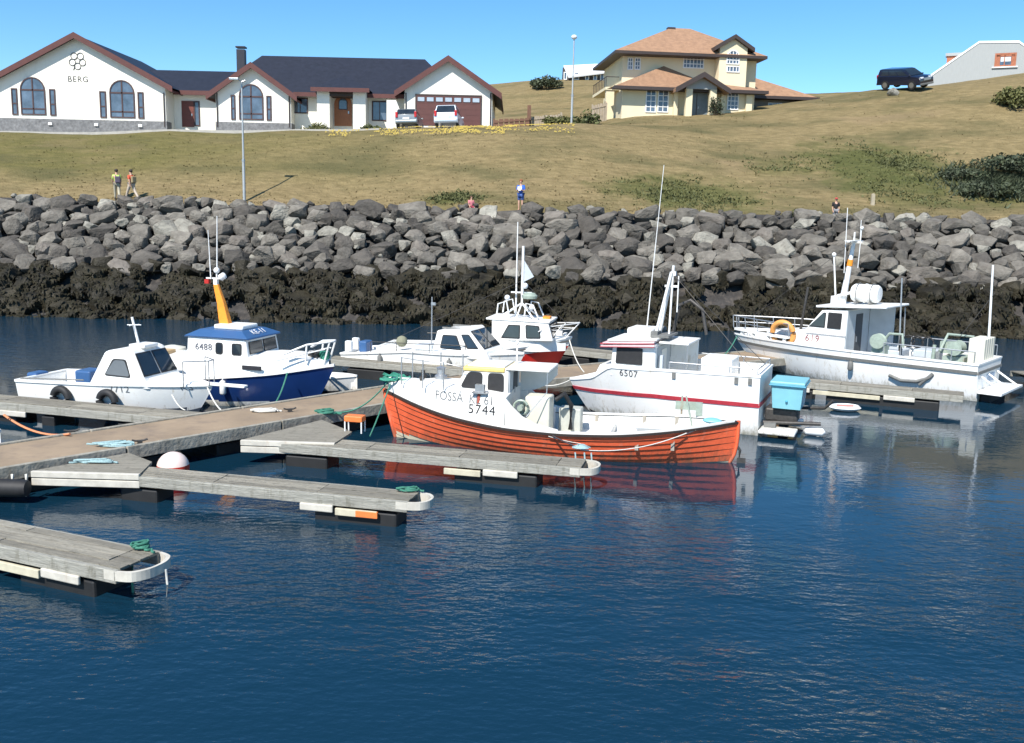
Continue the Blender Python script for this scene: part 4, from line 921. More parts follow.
# ------------------------------------------------------------------ people
def skinmesh(name, verts, edges, rad, m, parent, sub=1):
    me = bpy.data.meshes.new(name); me.from_pydata(verts, edges, []); ob = bpy.data.objects.new(name, me); COL.objects.link(ob)
    md = ob.modifiers.new('s', 'SKIN'); md.use_smooth_shade = True; ob.modifiers.new('u', 'SUBSURF').levels = sub
    for i, r_ in enumerate(rad):
        r_ = r_ if isinstance(r_, tuple) else (r_, r_); me.skin_vertices[0].data[i].radius = r_
    me.skin_vertices[0].data[0].use_root = True
    dg = bpy.context.evaluated_depsgraph_get(); dg.update(); nm = bpy.data.meshes.new_from_object(ob.evaluated_get(dg))
    bpy.data.objects.remove(ob); nm.name = name; nm.materials.clear(); nm.materials.append(m); nm.shade_smooth()
    o = bpy.data.objects.new(name, nm); COL.objects.link(o); o.parent = parent; return o
def person(loc, rz, Ht, label, top, trousers, hair=hairm, stride=.0, arms=(0, 0), shorts=False, cap=None, elbow=(.3, .3)):
    t = empty('person', loc, rz, label, 'person'); s = Ht/1.75       # faces +x
    V = {}; V['pel'] = (0, 0, .95); V['wai'] = (0, 0, 1.08); V['che'] = (.01, 0, 1.30); V['nec'] = (0, 0, 1.46); V['nk2'] = (.02, 0, 1.54); V['hd'] = (.035, 0, 1.62); V['hd2'] = (.03, 0, 1.71); V['nose'] = (.125, 0, 1.615)
    for i, sd in ((0, 1), (1, -1)):
        n = 'LR'[i]; st = stride*(1 if i == 0 else -1)
        V['hip'+n] = (0, sd*.095, .92); V['kne'+n] = (st*.45+.03, sd*.1, .50); V['ank'+n] = (st*.9-(.06 if st < 0 else 0), sd*.1, .085+(.05 if st < 0 else 0)); V['toe'+n] = (st*.9+.15, sd*.115, .04+(.01 if st < 0 else 0))
        V['sho'+n] = (0, sd*.185, 1.40); a = arms[i]; e = elbow[i]
        ex, ez = math.sin(a)*.28, -math.cos(a)*.28; V['elb'+n] = (ex, sd*.225, 1.40+ez)
        fx, fz = math.sin(a+e)*.25, -math.cos(a+e)*.25; inn = .11*min(1, e)
        V['wri'+n] = (ex+fx, sd*(.225-inn), 1.40+ez+fz); hx, hz = math.sin(a+e+.1), -math.cos(a+e+.1)
        V['pal'+n] = (ex+fx+hx*.07, sd*(.22-inn), 1.40+ez+fz+hz*.07)
        for k in range(4): V['f%d'%k+n] = (ex+fx+hx*(.15-.01*abs(k-1.5))+(k-1.5)*.018*abs(hz), sd*(.215-inn), 1.40+ez+fz+hz*(.15-.012*abs(k-1.5)))
        V['th'+n] = (ex+fx+hx*.07+.05*abs(hz), sd*(.19-inn), 1.40+ez+fz+hz*.1)
    names = list(V); ix = {k: i for i, k in enumerate(names)}
    rad = {'pel': (.15, .11), 'wai': (.135, .10), 'che': (.165, .12), 'nec': .07, 'nk2': .058, 'hd': .098, 'hd2': .088, 'nose': .016}
    for n in 'LR': rad.update({'hip'+n: .095, 'kne'+n: .062, 'ank'+n: .042, 'toe'+n: .035, 'sho'+n: .065, 'elb'+n: .044, 'wri'+n: .03, 'pal'+n: .038, 'th'+n: .011, **{'f%d'%k+n: .010 for k in range(4)}})
    E = [('pel', 'wai'), ('wai', 'che'), ('che', 'nec'), ('nec', 'nk2'), ('nk2', 'hd'), ('hd', 'hd2'), ('hd', 'nose')]
    for n in 'LR': E += [('pel', 'hip'+n), ('hip'+n, 'kne'+n), ('kne'+n, 'ank'+n), ('ank'+n, 'toe'+n), ('che', 'sho'+n), ('sho'+n, 'elb'+n), ('elb'+n, 'wri'+n), ('wri'+n, 'pal'+n), ('pal'+n, 'th'+n)]+[('pal'+n, 'f%d'%k+n) for k in range(4)]
    vs = [tuple(q*s for q in V[k]) for k in names]
    def rs(k, f=1.0): r_ = rad[k]; return tuple(q*s*f for q in r_) if isinstance(r_, tuple) else r_*s*f
    skinmesh('body', vs, [(ix[a], ix[b]) for a, b in E], [rs(k) for k in names], skin, t)
    def sub(name, keys, edges, m, f, extra=None):
        VV = dict(V); VV.update(extra or {}); ii = {k: i for i, k in enumerate(keys)}
        rr_ = []
        for k in keys:
            kk = k.rstrip('_'); r_ = rad[kk]; add = f
            rr_.append(tuple((q+add)*s for q in r_) if isinstance(r_, tuple) else (r_+add)*s)
        return skinmesh(name, [tuple(q*s for q in VV[k]) for k in keys], [(ii[a], ii[b]) for a, b in edges], rr_, m, t)
    mid = {}
    for n in 'LR':
        mid['elb'+n+'_'] = tuple(Vector(V['sho'+n]).lerp(Vector(V['elb'+n]), .9)); mid['kne'+n+'_'] = tuple(Vector(V['hip'+n]).lerp(Vector(V['kne'+n]), .85))
    mid['nec_'] = (0, 0, 1.43)
    sub('shirt', ['pel', 'wai', 'che', 'nec_', 'shoL', 'elbL_', 'shoR', 'elbR_'], [('pel', 'wai'), ('wai', 'che'), ('che', 'nec_'), ('che', 'shoL'), ('shoL', 'elbL_'), ('che', 'shoR'), ('shoR', 'elbR_')], top, .022, mid)
    if shorts: sub('shorts', ['pel', 'hipL', 'kneL_', 'hipR', 'kneR_'], [('pel', 'hipL'), ('hipL', 'kneL_'), ('pel', 'hipR'), ('hipR', 'kneR_')], trousers, .03, mid)
    else: sub('trousers', ['pel', 'hipL', 'kneL', 'ankL', 'hipR', 'kneR', 'ankR'], [('pel', 'hipL'), ('hipL', 'kneL'), ('kneL', 'ankL'), ('pel', 'hipR'), ('hipR', 'kneR'), ('kneR', 'ankR')], trousers, .022)
    h = MB(); h.ball((.0, 0, 1.70), .115, 12, (1.0, .92, .82))
    if cap: h.box(.06, .2, -.07, .07, 1.685, 1.70)
    h.build('cap' if cap else 'hair', cap or hair, t, smooth=60).scale = (s, s, s)
    for n in (-1, 1):
        e = MB(); e.ball((.118, n*.035, 1.645), .014, 6); e.build('eye', ink, t).scale = (s, s, s)
    for n in 'LR': a_ = Vector(V['ank'+n]); MB().tube([a_+Vector((-.05, 0, -.02)), a_+Vector((.06, 0, -.045)), a_+Vector((.18, .0, -.055))], .05, 8, r2=.035).build('shoe', darktrim, t, smooth=60).scale = (s, s, s)
    return t
cl = lambda n, c: mat(n, c, .85, var=.12, scale=6)
def stand(px, py, Yd): p = W(px, py, Yd); return p.x, Yd, W(px, py, Yd).z
x, y, z = stand(117.5, 200, 56.7); z = max(z, tz(x, y)); person((x, y, z), R(115), 1.75, 'person in a lime green shirt and light trousers walking on the sea wall', cl('lime_cloth', (.42, .55, .12)), cl('light_trousers', (.42, .38, .28)), stride=.25, arms=(.3, -.3))
def backpack(x, y, z, rz, s, m, label):
    t = empty('backpack', (x, y, z), rz, label, 'backpack'); MB().box(-.30, -.13, -.15, .15, .98, 1.36).build('bag', m, t, bevel=.05)
    g = MB()
    for sd in (-1, 1): g.tube([(-.16, sd*.11, 1.34), (.0, sd*.12, 1.47), (.15, sd*.12, 1.34), (.14, sd*.13, 1.15), (-.13, sd*.14, 1.04)], .018, 5)
    g.build('strap', m, t)
backpack(x+.05, y, z, R(115), 1, cl('purple_grey_cloth', (.10, .08, .11)), 'dark purple backpack worn by the person in lime green')
x, y, z = stand(132, 200.5, 56.7); z = max(z, tz(x, y)); person((x, y, z), R(150), 1.72, 'person in an orange red shirt and pale trousers walking with a long stride', cl('orange_red_cloth', (.60, .09, .04)), cl('pale_trousers', (.48, .40, .32)), stride=.45, arms=(-.4, .4))
backpack(x, y, z, R(150), 1, cl('khaki_cloth', (.28, .22, .12)), 'khaki backpack worn by the person in orange red')
x, y, z = stand(520.5, 211, 56.3); t = person((x, y, z), R(-105), 1.78, 'person in a blue shirt and shorts standing on the sea wall', cl('blue_cloth', (.03, .12, .50)), cl('blue_shorts', (.05, .10, .28)), hair=cl('auburn_hair', (.22, .07, .03)), arms=(.35, .25), elbow=(1.35, 1.45), shorts=True)
Mp = Matrix.Translation((x, y, z)) @ Matrix.Rotation(R(-105), 4, 'Z')
g = MB(); g.box(.30, .312, -.13, .13, 1.16, 1.40, M=Mp); tag(g.build('paper', whitem), 'white paper held by the person in the blue shirt', 'paper')
x, y, z = stand(471, 219, 56.2); person((x, y, z), R(-60), 1.30, 'small child in a pink and red top standing behind the boulders', cl('pink_cloth', (.62, .20, .22)), cl('dark_red_cloth', (.30, .03, .06)), arms=(.2, .2), hair=cl('brown_hair', (.10, .05, .03)))
x, y, z = stand(834.5, 224, 56.4); person((x, y, z), R(-95), 1.50, 'person in a black shirt and red cap standing behind the boulders at the right', cl('black_cloth', (.015, .014, .016)), cl('grey_trousers', (.22, .22, .23)), cap=cl('red_cap', (.42, .06, .05)), arms=(.05, .05), elbow=(.3, .3))
# ------------------------------------------------------------------ pontoons
NRM = lambda a, b: (Vector((b.x-a.x, b.y-a.y, 0))).normalized()
def dock_piece(parent, pts, z, name, m, th=.05, off=None):
    return MB().prism(pts, z-th, z, 'z').build(name, m, parent, off=off)
def finger(a, b, wdt, label, z=.52, floats=(), bumpers=(), endcap=True, group=None, pale=None):
    """a floating finger: a = root end, b = tip (centre line), planks across, side timbers, floats below"""
    a = Vector((a[0], a[1], 0)); b = Vector((b[0], b[1], 0)); d = b-a; L = d.length; rz = math.atan2(d.y, d.x)
    t = empty('finger_pontoon', (a.x, a.y, 0), rz, label, 'pontoon', group); hw = wdt/2
    pl_ = MB(); x = 0; rnd = random.Random(int(a.x*100)&0xff)
    nl = 4 if wdt < .9 else 5                      # planks run lengthwise in bays
    while x < L-.05:
        x2 = min(L, x+2.1)
        for k in range(nl):
            y0 = -hw+.03+(wdt-.06)*k/nl; pl_.box(x+.008, x2-.008, y0+.008, y0+(wdt-.06)/nl-.008, z-.035, z+rnd.uniform(-.006, .008))
        x = x2
    pl_.build('deck', plank, t)
    for s in (-1, 1): MB().box(0, L-.02, s*hw-.045, s*hw+.045, z-.21, z-.012).build('side_timber', beamm, t, bevel=.012)
    cr = MB(); x = .5
    while x < L: cr.box(x-.04, x+.04, -hw+.05, hw-.05, z-.2, z-.045); x += 1.05
    cr.build('cross_beam', darksteel, t)
    for (x0, x1) in floats: MB().box(x0, x1, -hw+.02, hw-.02, -.25, z-.27).build('float', floatm, t, bevel=.04)
    for (x0, x1, s) in bumpers: MB().box(x0, x1, s*hw+s*.05-.028, s*hw+s*.05+.028, z-.34, z-.20).build('bumper', bumperm, t, bevel=.02)
    for (x0, x1, s) in (pale or []): MB().box(x0, x1, s*hw+s*.055-.03, s*hw+s*.055+.03, z-.37, z-.24).build('wale', palewood, t, bevel=.01)
    if endcap:
        e = MB(); q = [(L-.35, -hw-.05), (L+.12, -hw-.05), (L+.30, -hw*.75), (L+.36, 0), (L+.30, hw*.75), (L+.12, hw+.05), (L-.35, hw+.05)]
        q = [Vector(p) for p in q]; ring = []
        for i in range(len(q)-1):
            for k in range(4): ring.append(q[i].lerp(q[i+1], k/4))
        ring.append(q[-1])
        sm = []
        for i in range(len(ring)): a_ = ring[max(0, i-2):i+3]; sm.append(sum(a_, Vector((0, 0)))/len(a_))
        e.loft([[(p.x, p.y, z-.16), (p.x, p.y, z-.02), (p.x-.045*(1 if p.x > L else 0), p.y*(1-.045/max(.1, abs(p.y)) if abs(p.y) > .1 else 1), z-.02), (p.x-.045*(1 if p.x > L else 0), p.y*(1-.045/max(.1, abs(p.y)) if abs(p.y) > .1 else 1), z-.19)] for p in sm], True, True)
        e.build('end_bumper', bumperm, t)
    return t
ZW = .58
# walkway: a bent strip
N0 = Vector((-9.75, 17.55)); d1 = Vector((math.cos(R(48)), math.sin(R(48)))); N1 = N0+d1*14.0; d2 = Vector((math.cos(R(33)), math.sin(R(33))))
n1 = Vector((-d1.y, d1.x)); n2 = Vector((-d2.y, d2.x)); nm = (n1+n2).normalized()/((n1+n2).normalized().dot(n1))
near = [N0-d1*9, N1, N1+d2*12.5]; WW = 2.0; farl = [near[0]+n1*WW, N1+nm*WW, near[2]+n2*WW]
walk = empty('floating_walkway', (N0.x, N0.y, 0), 0, 'long brown decked floating walkway running from the left foreground to the far boats', 'walkway')
o_ = (-N0.x, -N0.y, 0)
MB().prism([tuple(p) for p in near]+[tuple(p) for p in farl[::-1]], ZW-.06, ZW, 'z').build('deck', walkm, walk, off=o_)
for line, sg in ((near, 1), (farl, -1)):
    for i in range(2):
        a, b = line[i], line[i+1]; d = (b-a).normalized(); n = Vector((-d.y, d.x))*sg
        k = 0; Ls = (b-a).length; sgm = max(1, round(Ls/3.8))
        for k in range(sgm):
            p, q = a+d*(Ls*k/sgm+.02), a+d*(Ls*(k+1)/sgm-.02)
            MB().prism([tuple(p-n*.05), tuple(q-n*.05), tuple(q+n*.06), tuple(p+n*.06)], ZW-.24, ZW+.04, 'z').build('edge_timber', edgem, walk, bevel=.012, off=o_)
for k in range(9):
    s = -8.3+k*2.6; p = N0+d1*s; p = p if s < 13.5 else N1+d2*(s-14)
    d = d1 if s < 13.5 else d2; n = Vector((-d.y, d.x))
    MB().prism([tuple(p+n*.15), tuple(p+d*1.7+n*.15), tuple(p+d*1.7+n*(WW-.15)), tuple(p+n*(WW-.15))], -.3, ZW-.31, 'z').build('float', floatm, walk, bevel=.05, off=o_)
# near fingers
FG = 'finger pontoons'
f0a, f0b = (-9.6, 14.95), (-5.35, 13.18)
F0 = finger(f0a, f0b, .82, 'short weathered finger pontoon nearest the camera at the left edge', floats=[(.2, 1.9), (2.6, 4.1)], bumpers=[(1.2, 2.15, -1), (3.15, 3.9, -1)], pale=[(2.2, 3.12, -1)])
F1 = finger((-7.55, 18.02), (-1.72, 16.66), .62, 'long narrow weathered finger pontoon in front of the pale topped buoy', floats=[(.1, .9), (4.15, 5.75)], bumpers=[(3.9, 4.55, -1)], pale=[(4.6, 5.4, -1)])
orange_end = MB().box(5.0, 5.42, -.31-.062-.03, -.31-.062+.03, .52-.365, .52-.245).build('bumper', orangepl, F1, bevel=.01)
orange_end['label'] = 'orange end of the bumper'
F2 = finger((-5.1, 20.82), (1.55, 19.28), .72, 'weathered finger pontoon lying along the near side of the orange boat', floats=[(.2, 1.2), (4.1, 5.9)], bumpers=[(4.75, 5.5, -1)], pale=[(3.9, 4.7, -1)])
for root, pts in ((walk, [G(32, 471, .55), G(140, 474, .55), G(152, 462, .55), G(129, 453, .55)]), (walk, [G(241, 440, .55), G(335, 443, .55), G(352, 432, .55), G(322, 420, .55)])):
    p = [Vector((q.x, q.y)) for q in pts]
    MB().prism([tuple(q) for q in p], .50, .555, 'z').build('gusset_deck', plank, root, off=o_)
    d = (p[1]-p[0]).normalized(); n = Vector((-d.y, d.x))
    MB().prism([tuple(p[0]-n*.06), tuple(p[1]-n*.06), tuple(p[1]+n*.03), tuple(p[0]+n*.03)], .44, .558, 'z').build('gusset_bumper', bumperm, root, bevel=.012, off=o_)
    MB().prism([tuple(p[0]-n*.05), tuple(p[1]-n*.05), tuple(p[1]+n*.03), tuple(p[0]+n*.03)], .28, .42, 'z').build('gusset_bumper', bumperm, root, bevel=.012, off=o_)
# far side fingers
finger((-7.15, 22.85), (-14.2, 24.83), .8, 'weathered finger pontoon between the walkway and the small white cabin boat', floats=[(.6, 1.5), (2.2, 2.7), (4.6, 5.0), (5.8, 6.9)], bumpers=[(5.4, 6.6, 1)], endcap=False)
finger((1.1, 30.0), (-6.3, 32.55), .75, 'grey finger pontoon in front of the long white cabin cruiser', floats=[(.8, 2.0), (5.6, 7.0)], endcap=False, z=.6)
finger((6.2, 33.9), (.6, 37.2), .9, 'grey finger pontoon beyond the bow of the red and white boat', floats=[(.5, 1.5), (3.6, 5.6)], endcap=False, z=.6)
finger((3.2, 32.0), (-1.6, 34.9), .8, 'grey side pontoon close behind the bow of the red and white boat', floats=[(.3, 1.3), (3.2, 4.6)], endcap=False, z=.4)
finger((8.6, 30.75), (13.75, 28.42), .75, 'weathered finger pontoon alongside the large white fishing boat', floats=[(.9, 1.3), (1.7, 5.0)], bumpers=[(.3, 1.2, -1), (3.4, 4.3, -1)], pale=[(1.3, 3.3, -1)], endcap=False, z=.55)
finger((24.0, 33.9), (17.9, 33.2), .9, 'grey pontoon end reaching in from the right edge', floats=[(.5, 2), (4, 5.6)], endcap=False, z=.5)

# ------------------------------------------------------------------ boats
class Hull:
    def __init__(s, L, B, sheer, keel=-.35, rake=.5, srake=0., stern=.9, pw=2.3, um=.42, chine=.3, flare=1.0, double=False, spw=2.5):
        s.__dict__.update(locals()); xs, zs = zip(*sorted(sheer)); s.sx, s.sz = xs, zs
    def zs_(s, u):
        x = -s.L/2+u*s.L; w_ = s.L*.03
        return sum(float(np.interp(x+k*w_, s.sx, s.sz)) for k in (-1, 0, 1))/3
    def hb(s, u):
        if u > s.um: r = 1-((u-s.um)/(1-s.um))**s.pw
        elif s.double: r = 1-((s.um-u)/s.um)**s.spw
        else: r = 1-(1-s.stern)*((s.um-u)/s.um)**2
        return s.B/2*max(r, 0.004)
    def pt(s, u, v):
        v0 = v; v = min(1.0, v)
        b = s.hb(u); tb = max(0, (u-.4)/.6)**1.5
        if s.double: tb = max(tb, max(0, (.4-u)/.4)**1.5)
        e = s.chine+(s.flare-s.chine)*tb
        y = b*v**e; zk = s.keel+(.22*max(0, (u-.8)/.2)**2); zt = s.zs_(u); z = zk+(zt-zk)*v0
        x = -s.L/2+u*s.L-s.rake*(1-v)**1.2*max(0, (u-.55)/.45)**2+s.srake*(1-v)**4*max(0, (.45-u)/.45)**2
        return Vector((x, y, z))
    def side(s, x, z):           # half breadth at local x and height z
        u = min(.995, max(.005, (x+s.L/2)/s.L))
        for _ in range(4):
            zk = s.keel+(.22*max(0, (u-.8)/.2)**2); zt = s.zs_(u); v = min(1, max(.02, (z-zk)/(zt-zk))); p = s.pt(u, v); u = min(.999, max(.001, u+(x-p.x)/s.L))
        return p.y
    def shell(s, parent, mats, pick=None, pv=None, nu=36, nv=12, name='hull', v0=0., v1=1., vs=None, smooth=40):
        m = MB(); vs = vs or [v0+(v1-v0)*k/nv for k in range(nv+1)]
        us = [(1-math.cos(math.pi*k/nu))/2 if s.double else math.sin(math.pi/2*k/nu)*.85+.15*k/nu for k in range(nu+1)]
        rings = []
        for u in us:
            P = [s.pt(u, v) for v in vs]; rings.append([Vector((p.x, -p.y, p.z)) for p in P[::-1]]+P[(1 if vs[0] == 0 else 0):])
        n = len(rings[0])
        def mf(i, j):
            if pv: jj = len(vs)-1; kv = (jj-1-j) if j < jj else j-jj; return 1 if (vs[kv]+vs[min(kv+1, jj)])/2 < pv else 0
            p = (rings[i][j]+rings[min(i+1, nu)][min(j+1, n-1)])/2
            return pick(p) if pick else 0
        m.loft(rings, False, False, 0, False, mf)
        if not s.double:
            o = len(m.v); m.v += rings[0]; m.f.append(tuple(range(o, o+n))); m.m.append(pick(rings[0][n//2+n//4]) if pick else 0)
        return m.build(name, mats, parent, smooth=smooth)
    def gunwale(s, parent, m, w=.07, h=.05, name='gunwale', u0=0, u1=1, dz=0., out=.02, v=1.0):
        g = MB(); us = [u0+(u1-u0)*k/40 for k in range(41)]
        for sg in (-1, 1):
            rings = []
            for u in us:
                p = s.pt(u, v); yo = p.y+out; yi = max(.0, p.y-w); z = p.z+dz
                rings.append([(p.x, sg*yo, z-h/2), (p.x, sg*yo, z+h/2), (p.x, sg*yi, z+h/2), (p.x, sg*yi, z-h/2)])
            g.loft(rings, True, True)
        if not s.double and u0 == 0:
            p = s.pt(0, v); g.box(p.x-out, p.x+w, -p.y, p.y, p.z+dz-h/2+.002, p.z+dz+h/2-.002)
        return g.build(name, m, parent, smooth=40)
    def inner(s, parent, m, zd, w=.06, u0=.0, u1=1., name='deck', mw=None):
        """inner bulwark down to the deck at height zd(x)"""
        g = MB(); us = [u0+(u1-u0)*k/30 for k in range(31)]; rings = []
        for u in us:
            p = s.pt(u, 1.0); yi = max(.003, p.y-w); z = min(zd(p.x), p.z-.004); x = p.x
            if not s.double and u == u0 == 0: x += w
            yd = max(.002, min(yi, s.side(p.x, z)-w))
            rings.append([(x, -yi, p.z), (x, -yd, z), (x, 0, z+.01), (x, yd, z), (x, yi, p.z)])
        g.loft(rings, False, False)
        if not s.double and u0 == 0: o = len(g.v); g.v += [Vector(q) for q in rings[0]]; g.f.append(tuple(range(o, o+5))); g.m.append(0)
        return g.build(name, m, parent, smooth=30)
    def band(s, parent, m, z0, z1, name, out=.015, u0=0., u1=1., transom=True):
        """a strip standing proud of the hull between heights z0(x), z1(x)"""
        g = MB(); us = [u0+(u1-u0)*k/44 for k in range(45)]
        for sg in (-1, 1):
            rings = []
            for u in us:
                def at_(z):
                    zk = s.keel+(.22*max(0, (u-.8)/.2)**2); zt = s.zs_(u); return s.pt(u, min(1, max(.02, (z-zk)/(zt-zk))))
                x = -s.L/2+u*s.L; a, b = at_(z0(x)), at_(z1(x))
                rings.append([(a.x, sg*(a.y-.03), a.z), (a.x+out*.5, sg*(a.y+out), a.z), (b.x+out*.5, sg*(b.y+out), b.z), (b.x, sg*(b.y-.03), b.z)])
            g.loft(rings, True, True)
        if transom and not s.double and u0 == 0:
            x = -s.L/2; a = s.side(x, (z0(x)+z1(x))/2); g.box(x-out, x+.02, -a, a, z0(x)+.002, z1(x)-.002)
        return g.build(name, m, parent, smooth=40)
def lat(root, px, py, ly):       # local x,z of the point of local plane y = ly seen there
    Mi = root.matrix_basis.inverted(); o = Mi @ Vector((0, 0, CAMH)); d = Mi.to_3x3() @ Vector(ray(px, py)); t = (ly-o.y)/d.y; p = o+d*t
    return p.x, p.z
def boat(bx, by, L, hd, label, cat='boat'):
    a = R(hd); return empty('boat', (bx-math.cos(a)*L/2, by-math.sin(a)*L/2, 0), a, label, cat)
def house_(parent, prof, yb, yt, m, name='wheelhouse', bevel=.04, z0=None, z1=None):
    """a cabin: side profile (x,z), half width yb at the bottom and yt at the top"""
    zz = [p[1] for p in prof]; zb_, zt_ = min(zz), max(zz); hy = lambda z: yb+(yt-yb)*(z-zb_)/(zt_-zb_)
    m_ = MB(); m_.loft([[(x, s*hy(z), z) for x, z in prof] for s in (-1, 1)], True, True)
    o = m_.build(name, m, parent, bevel=bevel); return o, hy
def side_window(parent, pts, hy, sides=(1, -1), r=.05, gm=glassm, fm=blackrub, name='window', fw_=.035):
    for s in sides:
        P = roundpoly(pts, r); n = len(P); f_ = MB(); cx = sum(p[0] for p in P)/n; cz = sum(p[1] for p in P)/n
        f_.slab([(x, s*(hy(z)+.014), z) for x, z in (P if s < 0 else P[::-1])], .012)
        w_ = f_.build(name, fm, parent)
        Q = [(cx+(x-cx)*(1-fw_/max(.08, abs(x-cx)+.001)) if abs(x-cx) > fw_ else cx, cz+(z-cz)*(1-fw_/max(.08, abs(z-cz)+.001)) if abs(z-cz) > fw_ else cz) for x, z in P]
        MB().slab([(x, s*(hy(z)+.019), z) for x, z in (Q if s < 0 else Q[::-1])], .0045).build('pane', gm, w_)
def face_window(parent, a, b, hy, k0, k1, parts=2, gm=glassm, name='windscreen', marg=.1, fwd=1):
    """panes on the sloping face between profile points a (low) and b (high)"""
    A_, B_ = Vector(a), Vector(b); p0, p1 = A_.lerp(B_, k0), A_.lerp(B_, k1); d = (B_-A_).normalized(); n = Vector((d.y, -d.x))*fwd
    n = n if n.x*fwd > 0 else -n
    w0, w1 = hy(p0.y)-marg, hy(p1.y)-marg
    for k in range(parts):
        ya, yb_ = -1+2*k/parts+.03, -1+2*(k+1)/parts-.03
        c = [(p0.x, ya*w0, p0.y), (p0.x, yb_*w0, p0.y), (p1.x, yb_*w1, p1.y), (p1.x, ya*w1, p1.y)]
        f_ = MB(); q = [(x+n.x*.014, y, z+n.y*.014) for x, y, z in c]; f_.slab(q, .012); w_ = f_.build(name, blackrub, parent)
        cc = sum((Vector(v) for v in q), Vector())/4; q2 = [cc+(Vector(v)-cc)*.9+Vector((n.x*.006, 0, n.y*.006)) for v in q]; MB().slab(q2, .004).build('pane', gm, w_)
def rail(parent, path, posts, m=steel, r=.018, zd=None, name='rail', mids=()):
    g = MB(); g.tube(path, r, 6)
    for a, b in posts: g.tube([a, b], r*.85, 6)
    for q in mids: g.tube(q, r*.7, 6)
    return g.build(name, m, parent, smooth=60)
def fendr(x, y, z, r, l, m, label, cat='fender', ax='z'):
    t = MB(); Mx = Matrix.Rotation(R(90), 4, 'X') if ax == 'h' else Matrix.Identity(4)
    t.lathe([(.01, -l/2), (r*.7, -l/2+r*.15), (r, -l/2+r*.6), (r, l/2-r*.6), (r*.7, l/2-r*.15), (.02, l/2), (.02, l/2+.06)], 14, Mx); o = t.build('fender', m, smooth=50); o.location = (x, y, z); tag(o, label, cat); return o

# ---- 1. the orange clinker boat
ob = boat(-3.2, 23.5, 8.7, 167.5, 'orange clinker built fishing boat with a white foredeck and yellow cabin roof')
oh = Hull(8.7, 2.45, [(-4.35, .97), (-3, .83), (-1.7, .70), (-.35, .64), (1.07, .68), (2.3, .80), (3.2, .95), (4.35, 1.20)], keel=-.42, rake=.35, srake=.6, double=True, pw=2.5, spw=2.9, um=.47, chine=.36, flare=.80)
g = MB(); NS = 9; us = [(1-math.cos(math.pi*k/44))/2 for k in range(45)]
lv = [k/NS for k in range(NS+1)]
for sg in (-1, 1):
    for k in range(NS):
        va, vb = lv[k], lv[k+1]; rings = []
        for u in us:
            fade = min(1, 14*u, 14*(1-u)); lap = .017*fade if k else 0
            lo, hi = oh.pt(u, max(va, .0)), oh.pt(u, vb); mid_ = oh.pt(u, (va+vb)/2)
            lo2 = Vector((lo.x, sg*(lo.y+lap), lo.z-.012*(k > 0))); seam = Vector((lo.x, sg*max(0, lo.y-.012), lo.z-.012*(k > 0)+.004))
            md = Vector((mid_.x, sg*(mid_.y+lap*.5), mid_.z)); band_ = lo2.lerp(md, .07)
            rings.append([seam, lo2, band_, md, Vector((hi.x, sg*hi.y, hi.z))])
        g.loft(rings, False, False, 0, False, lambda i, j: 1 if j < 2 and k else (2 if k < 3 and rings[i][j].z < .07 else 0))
g.build('hull', [orangehull, darkedge, palewood], ob, smooth=25, recalc=True)
for u in (1.0, 0.0): MB().tube([oh.pt(u, v) for v in [0, .15, .3, .45, .6, .75, .9, 1.03]], .045, 8).build('stem', orangehull, ob, smooth=60)
oh.gunwale(ob, darkedge, w=.05, h=.05, out=.045)
oh.inner(ob, whiteworn, lambda x: .34, w=.09, u0=.02, u1=.66, name='bulwark')
oh.gunwale(ob, whiteworn, w=.13, h=.035, out=.0, dz=.043, u0=.01, u1=.62, name='rail_cap')
# raised white foredeck
def ztop(x): return float(np.interp(x, [.55, 1.0, 1.5, 3.0, 4.2], [.95, 1.40, 1.46, 1.48, 1.46]))
rings = []; OXS = [.98+3.25*k/22 for k in range(23)]
def fore_ring(x):
    b = oh.hb((x+4.35)/8.7); z0 = oh.zs_((x+4.35)/8.7)+.02; zt_ = max(z0+.1, ztop(x)); k = .86+.06*(x-1)/3.2
    half = [(b*1.0-.02, z0), (b*.97-.02, z0+(zt_-z0)*.5), (b*.93-.03, zt_-.06), (b*.93-.10 if b > .3 else b*.6, zt_), (0.0, zt_+.07)]
    return [(x, -max(.001, y), z) for y, z in half]+[(x, max(.001, y), z) for y, z in half[-2::-1]]
fm_ = MB(); fm_.loft([fore_ring(x) for x in OXS], False, False); fm_.slab(fore_ring(.98), .02); fore = fm_.build('foredeck', whiteworn, ob, smooth=35)
def fore_side(x, z):
    r_ = fore_ring(x)[-1:-4:-1]; r_ = sorted([(q[2], q[1]) for q in r_]); return float(np.interp(z, [q[0] for q in r_], [q[1] for q in r_]))
for s in (-1, 1):
    wg = MB()
    P = [(.96, 1.40), (.80, 1.22), (.55, 1.00), (.25, .86), (-.3, .745), (-.3, .70), (.96, .70)]
    wg.loft([[(x, s*(oh.hb((x+4.35)/8.7)-.03-d), z) for x, z in P] for d in (0, .05)], True, True); wg.build('coaming', whiteworn, ob)
oprof = [(2.36, 1.42), (2.08, 1.96), (1.02, 1.98), (1.02, .75), (1.6, .75), (1.7, 1.42)]
cab_, ohy = house_(ob, oprof, .70, .56, whiteworn)
side_window(cab_, [(2.20, 1.50), (1.66, 1.48), (1.66, 1.88), (2.00, 1.89)], ohy, r=.09); side_window(cab_, [(1.52, 1.44), (1.12, 1.42), (1.14, 1.88), (1.52, 1.88)], ohy, r=.09)
face_window(cab_, oprof[0], oprof[1], ohy, .15, .9, 2)
